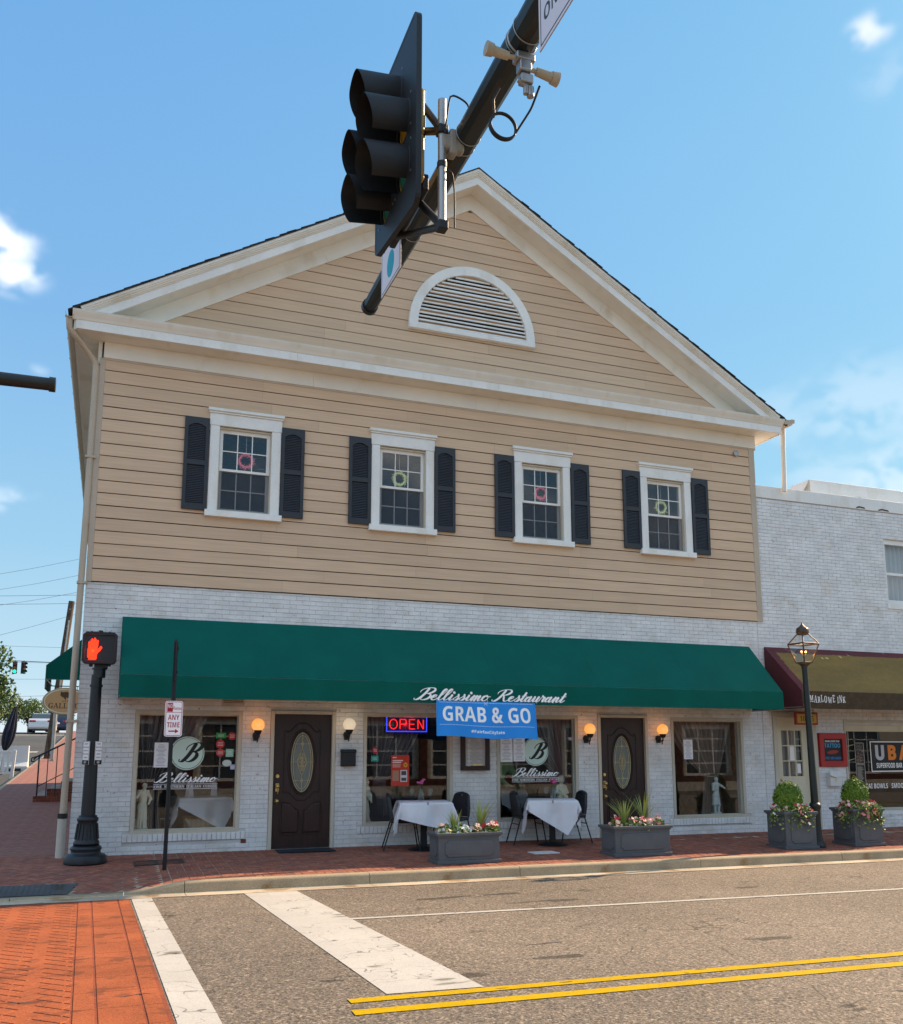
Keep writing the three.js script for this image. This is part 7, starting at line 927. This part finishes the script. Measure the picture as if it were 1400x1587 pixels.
  wire('highest slanting wire behind the restaurant corner', [-9, 8.2, -30], [3, 11.6, -30], 0.15); wire('second highest slanting wire behind the corner', [-9, 7.6, -30], [3, 10.8, -30], 0.2); wire('third slanting wire from the top behind the corner', [-9, 7.0, -30], [3, 9.9, -30], 0.2); wire('thin slanting wire crossing below the level wires', [-9, 5.0, -30], [3, 9.3, -30], 0.1); 
  wire('upper level wire crossing the utility pole', [-30, 11.2, -52], [4, 10.6, -40], 0.5); wire('second level wire crossing the utility pole', [-30, 10.7, -52], [4, 10.1, -40], 0.5); wire('level wire above the small signals', [-30, 9.7, -60], [8, 9.4, -60], 0.3); wire('level wire just above the small signals', [-30, 8.9, -66], [8, 8.7, -66], 0.2); wire('level wire below the small signals', [-30, 7.4, -70], [8, 7.9, -70], 0.2); wire('lowest wire over the far trees', [-30, 4.6, -60], [8, 6.2, -60], 0.1); wire('low wire crossing the far cars', [-30, 2.9, -50], [6, 4.6, -50], 0.1);
  const sw = thing('span_wire', 'span wire that carries the two small far signals', 'wire', [0, 0, 0]); part('cable', [tube([[-34, 9.9, -72], [-7.4, 9.25, -72], [8, 9.1, -72]], 0.03, 20, 5)], MT.black, sw);
  const fs = (l, x, on) => { const F = thing('far_traffic_signal', l, 'traffic signal', [x, 8.15, -72], on ? 0 : 0.7, 'small signals on the far span wire'); part('housing', [rb(-0.18, 0.18, 0, 1.05, -0.12, 0.1, 0.03)], MT.black, F); [['red', 0.86], ['yellow', 0.53], ['green', 0.19]].forEach(([c, y2]) => { let m = mat('lens_' + c, [0.02, 0.16, 0.11]); if (on && c === 'green') { m = new THREE.MeshStandardMaterial({ name: 'lit_green_lens', color: 0x003020 }); m.emissive = new THREE.Color(0x20ffb0); m.emissiveIntensity = 1.3; } part('lens', [new THREE.CylinderGeometry(0.13, 0.13, 0.03, 16).rotateX(Math.PI / 2).translate(0, y2, 0.11)], m, F); part('visor', [surf((u, v) => { const a = lerp(-0.3, 3.44, u); return [0.15 * Math.cos(a), y2 + 0.15 * Math.sin(a), 0.1 + 0.24 * v]; }, 12, 1)], MT.black, F); }); part('hanger', [rod([0, 1.05, 0], [0, 1.16, 0], 0.03, 8)], MT.black, F); };
  fs('small far signal with its green lamp lit, on the span wire', -7.43, 1); fs('small far signal turned aside, right of the lit green one', -6.75, 0);
  // vehicles on the crest
  const car = (l, x, z, c, suv, ry) => { const C = thing('parked_car', l, suv ? 'suv' : 'car', [x, streetY(z) - 0.13, z], ry), W = 0.89, hh = suv ? 1.7 : 1.45, paint = mat('car_paint_' + c, { white: [0.74, 0.74, 0.76], blue: [0.02, 0.035, 0.085] }[c], { roughness: 0.3, metalness: 0.2 });
    const body = [[-2.35, 0.32], [-2.4, 0.55], [-2.38, 0.85], [-2.3, suv ? 1.0 : 0.98], [2.1, 0.95], [2.4, 0.7], [2.42, 0.36], [1.9, 0.25], [-1.9, 0.25]]; part('body', [ext(poly(body), 2 * W - 0.12, { bevelEnabled: true, bevelSize: 0.05, bevelThickness: 0.06, bevelSegments: 3 }).translate(0, 0, -W + 0.06).rotateY(Math.PI / 2)], paint, C);
    const cab = suv ? [[-2.28, 0.98], [-2.1, hh - 0.06], [-1.9, hh], [0.2, hh], [1.1, 0.98]] : [[-1.75, 0.98], [-1.1, hh - 0.04], [-0.9, hh], [0.2, hh], [1.15, 0.98]]; part('roof', [ext(poly([cab[1], cab[2], cab[3], [cab[3][0] + 0.1, hh - 0.07]].map((p) => p)), 1.36).translate(0, 0, -0.68).rotateY(Math.PI / 2)], paint, C); part('window', [ext(poly(cab.map(([a, b]) => [a, Math.min(b, hh - 0.02)])), 1.4, { bevelEnabled: true, bevelSize: 0.01, bevelThickness: 0.05, bevelSegments: 2 }).translate(0, 0, -0.7).rotateY(Math.PI / 2)], mat('dark_car_glass', [0.05, 0.07, 0.08], { roughness: 0.08 }), C);
    for (const s of [-1, 1]) { part('tail_light', [rb(s * 0.62 - 0.22, s * 0.62 + 0.22, 0.76, 0.90, 2.39, 2.46, 0.02)], mat('red_tail_light', [0.35, 0.01, 0.012], { roughness: 0.25 }), C); for (const zz of [-1.45, 1.45]) { const w = part('wheel', [new THREE.CylinderGeometry(0.33, 0.33, 0.22, 20).rotateZ(Math.PI / 2).translate(s * 0.78, 0.33, zz)], MT.vinyl, C); part('rim', [new THREE.CylinderGeometry(0.2, 0.2, 0.23, 14).rotateZ(Math.PI / 2).translate(s * 0.78, 0.33, zz)], MT.steel, w); } }
    part('number_plate', [bx(-0.16, 0.16, 0.62, 0.74, 2.44, 2.47)], MT.plastic, C); part('bumper', [rb(-0.86, 0.86, 0.34, 0.56, 2.36, 2.49, 0.05, 2)], paint, C); return C; };
  car('white sedan seen from behind at the top of the side street', -4.25, -62.5, 'white', 0, 0); car('dark blue suv right of the white sedan on the side street', -3.35, -66.5, 'blue', 1, 0);
  // parklet in the side street: barrier, fence panel, furled umbrella, chair
  const yp = streetY(-19.8) - 0.14, FE = thing('fence_panel', 'white picket fence panel at the left edge by the terrace seats', 'fence', [-2.99, yp, -19.8]), wp = MT.plastic; part('post', rb(0.42, 0.52, 0, 0.98, -0.05, 0.05, 0.01).rotateZ(-0.05), wp, FE); part('rail', [rb(-1.5, 0.42, 0.86, 0.93, -0.02, 0.02, 0.006), rb(-1.5, 0.42, 0.16, 0.22, -0.02, 0.02, 0.006)], wp, FE); for (let k = 0; k < 14; k++) part('picket', rb(-1.46 + k * 0.135, -1.39 + k * 0.135, 0.22, 0.86, -0.012, 0.012, 0.004), wp, FE);
  const BA = thing('water_barrier', 'white plastic traffic barrier at the edge of the side pavement', 'barrier', [-2.66, streetY(-24) - 0.14, -24]); part('body', [ext(poly([[-0.3, 0], [0.3, 0], [0.3, 0.16], [0.16, 0.32], [0.11, 0.92], [-0.11, 0.92], [-0.16, 0.32], [-0.3, 0.16]]), 1.9, { bevelEnabled: true, bevelSize: 0.02, bevelThickness: 0.02, bevelSegments: 2 }).rotateY(Math.PI / 2).translate(-1.6, 0, 0)], wp, BA); part('foot', [rb(-1.5, -1.0, 0, 0.1, 0.3, 0.36, 0.02), rb(-0.4, 0.1, 0, 0.1, 0.3, 0.36, 0.02)], mat('dark_rubber', [0.03, 0.03, 0.035], {}), BA);
  const UM = thing('patio_umbrella', 'furled dark navy patio umbrella leaning by the white fence', 'umbrella', [-2.92, streetY(-22) - 0.14, -22]); part('pole', rod([-0.2, 0, 0], [0.2, 2.55, 0], 0.022, 8), MT.steel, UM); part('canopy', [surf((u, v) => { const a = u * 6.283, r = (0.05 + 0.16 * Math.sin(Math.PI * Math.pow(v, 0.8)) * (1 - 0.35 * v)) * (1 + 0.22 * Math.sin(a * 8)); const y3 = lerp(0.85, 2.42, v); return [-0.2 + 0.4 * y3 / 2.55 + r * Math.cos(a), y3, r * Math.sin(a)]; }, 64, 20)], mat('navy_canvas', [0.012, 0.018, 0.045], { map: T.fabric, side: THREE.DoubleSide }), UM); part('finial', sph(0.035, 0.195, 2.53, 0, 10), wp, UM); part('base', cyl(0.25, 0.22, 0.08, -0.2, 0, 0, 20), MT.black, UM);
  const PC = thing('mesh_chair', 'black metal terrace chair cut by the left picture edge', 'chair', [-2.98, streetY(-16) - 0.14, -16], 0.6); part('seat', rb(-0.22, 0.22, 0.42, 0.44, -0.22, 0.22, 0.01), MT.black, PC); part('backrest', [tube([[-0.22, 0.44, -0.2], [-0.24, 0.8, -0.28], [0, 0.9, -0.32], [0.24, 0.8, -0.28], [0.22, 0.44, -0.2]], 0.014, 30, 6), ...[-0.14, -0.07, 0, 0.07, 0.14].map((x) => rod([x, 0.44, -0.21], [x, 0.86, -0.3], 0.008, 5))], MT.black, PC); part('armrest', [tube([[-0.24, 0.64, -0.25], [-0.26, 0.66, 0], [-0.24, 0.62, 0.2], [-0.23, 0.42, 0.2]], 0.014, 20, 6), tube([[0.24, 0.64, -0.25], [0.26, 0.66, 0], [0.24, 0.62, 0.2], [0.23, 0.42, 0.2]], 0.014, 20, 6)], MT.black, PC); for (const [a, b] of [[1, 1], [-1, 1], [1, -1], [-1, -1]]) part('leg', rod([a * 0.21, 0.42, b * 0.2], [a * 0.25, 0, b * 0.26], 0.012, 6), MT.black, PC);
  copy(PC, 'second black terrace chair behind the one at the left edge', [-3.4, streetY(-17.3) - 0.14, -17.3], 0.2);
  // trees at the end of the street
  const tree = (l, x, z, yb2, h, r, n, ms, g) => { const Tt = thing('street_tree', l, 'tree', [x, yb2, z], rnd() * 6, g); const br = [rod([0, -0.3, 0], [0.1, h * 0.5, 0], r * 0.09, 10, r * 0.06)], tips = []; for (let k = 0; k < 11; k++) { const a = k * 2.4, t = rr(0.32, 0.62), e = [Math.cos(a) * r * rr(0.4, 0.8), h * rr(0.55, 0.92), Math.sin(a) * r * rr(0.4, 0.8)]; br.push(rod([0.1 * t, h * t * 0.9, 0], e, r * 0.035, 6, r * 0.012)); tips.push(V(...e)); } tips.push(V(0, h * 0.92, 0), V(0, h * 0.7, 0)); for (let k = 0; k < 14; k++) tips.push(V(rr(-1, 1) * r * 0.7, h * rr(0.4, 0.95), rr(-1, 1) * r * 0.7));
    part('trunk', br, MT.bark, Tt); const A2 = ms.map(() => []); for (let i = 0; i < n; i++) { const c = tips[(rnd() * tips.length) | 0], R = r * 0.34, d = V(rr(-1, 1), rr(-0.8, 0.8), rr(-1, 1)).normalize().multiplyScalar(R * Math.pow(rnd(), 0.5)); A2[(rnd() * ms.length) | 0].push(...leafAt(c.clone().add(d), V(rr(-1, 1), rr(-0.2, 1), rr(-1, 1)), r * rr(0.07, 0.12), r * rr(0.02, 0.04), rnd() * 6)); } A2.forEach((q, k) => part('crown', leafGeo(q), ms[k], Tt, { stuff: true })); };
  const t1 = mat('tree_leaf_a', [0.065, 0.12, 0.025], { side: THREE.DoubleSide }), t2 = mat('tree_leaf_b', [0.11, 0.17, 0.04], { side: THREE.DoubleSide }), t3 = mat('tree_leaf_c', [0.16, 0.21, 0.06], { side: THREE.DoubleSide });
  tree('tall leafy green tree cut by the left picture edge', -7.75, -45, streetY(-45), 6.0, 2.7, 6500, [t1, t2]);
  [[-13.0, -88, 4.9, 2.7, 'pale green tree leftmost beyond the far road'], [-10.2, -90, 4.4, 2.6, 'pale green round tree in the middle beyond the far road'], [-7.4, -92, 3.7, 2.4, 'low pale green tree left of the white sedan'], [-16.5, -84, 4.6, 2.6, 'darker green tree far left beyond the road'], [-4.9, -98, 2.6, 1.8, 'low hedge-like tree behind the white sedan']].forEach(([x, z, h, r, l]) => tree(l, x, z, 3.05, h, r, 2600, [t2, t3], 'trees at the end of the side street'));
}
{ // across the road, behind the camera: the shopfronts that the windows mirror
  const O = thing('opposite_building', 'low brick and stucco shopfront row across the road, mirrored in the windows', 'building', [0, -0.3, 27]), wh = mat('cream_stucco', [0.62, 0.55, 0.44], { map: T.paint, roughness: 0.9 }), rd = mat('dark_red_brickwork', [0.16, 0.05, 0.04], { map: T.clay, roughness: 0.9 });
  const op = []; for (let k = 0; k < 13; k++) op.push([-3 + k * 3.6, -0.2 + k * 3.6 - 0.0, 0.5, 3.1]);
  part('wall', [ext(poly(rectP(-6, 46, 0, 4.2), op.map(([a, b, c, d]) => rectP(a, b, c, d))), 0.3)], wh, O); part('base_course', [bx(-6, 46, 0, 0.49, -0.05, -0.001), bx(-6, 46, 3.2, 3.5, -0.06, -0.001)], rd, O); part('pilaster', op.map(([a]) => bx(a - 0.6, a - 0.2, 0.491, 3.199, -0.08, -0.001)), rd, O); part('room', [bx(-6, 46, 0.0, 4, 3, 3.2), bx(-6, -5.8, 0, 4, 0.31, 2.99), bx(45.8, 46, 0, 4, 0.31, 2.99), bx(-6, 46, 4.0, 4.2, 0.31, 2.99)], wh, O);
  op.forEach(([a, b, c, d]) => { const W = sub('window', O), bars = [bx(a, b, c, c + 0.12, 0.05, 0.15), bx(a, b, d - 0.12, d, 0.05, 0.15), bx(a, a + 0.12, c + 0.121, d - 0.121, 0.05, 0.15), bx(b - 0.12, b, c + 0.121, d - 0.121, 0.05, 0.15)]; for (let i = 1; i < 3; i++) bars.push(bx(lerp(a, b, i / 3) - 0.035, lerp(a, b, i / 3) + 0.035, c + 0.121, d - 0.121, 0.07, 0.12)); for (let j = 1; j < 4; j++) bars.push(bx(a + 0.121, b - 0.121, lerp(c, d, j / 4) - 0.03, lerp(c, d, j / 4) + 0.03, 0.075, 0.115)); part('frame', bars, MT.white, W); part('pane', bx(a + 0.1, b - 0.1, c + 0.1, d - 0.1, 0.09, 0.1), mat('opposite_glass', [0.06, 0.07, 0.08], { roughness: 0.05 }), W); });
  struct('far_pavement', bx(-60, 60, -0.6, -0.12, 17.6, 27), MT.concreteDark);
}
renderer.render(scene, camera);
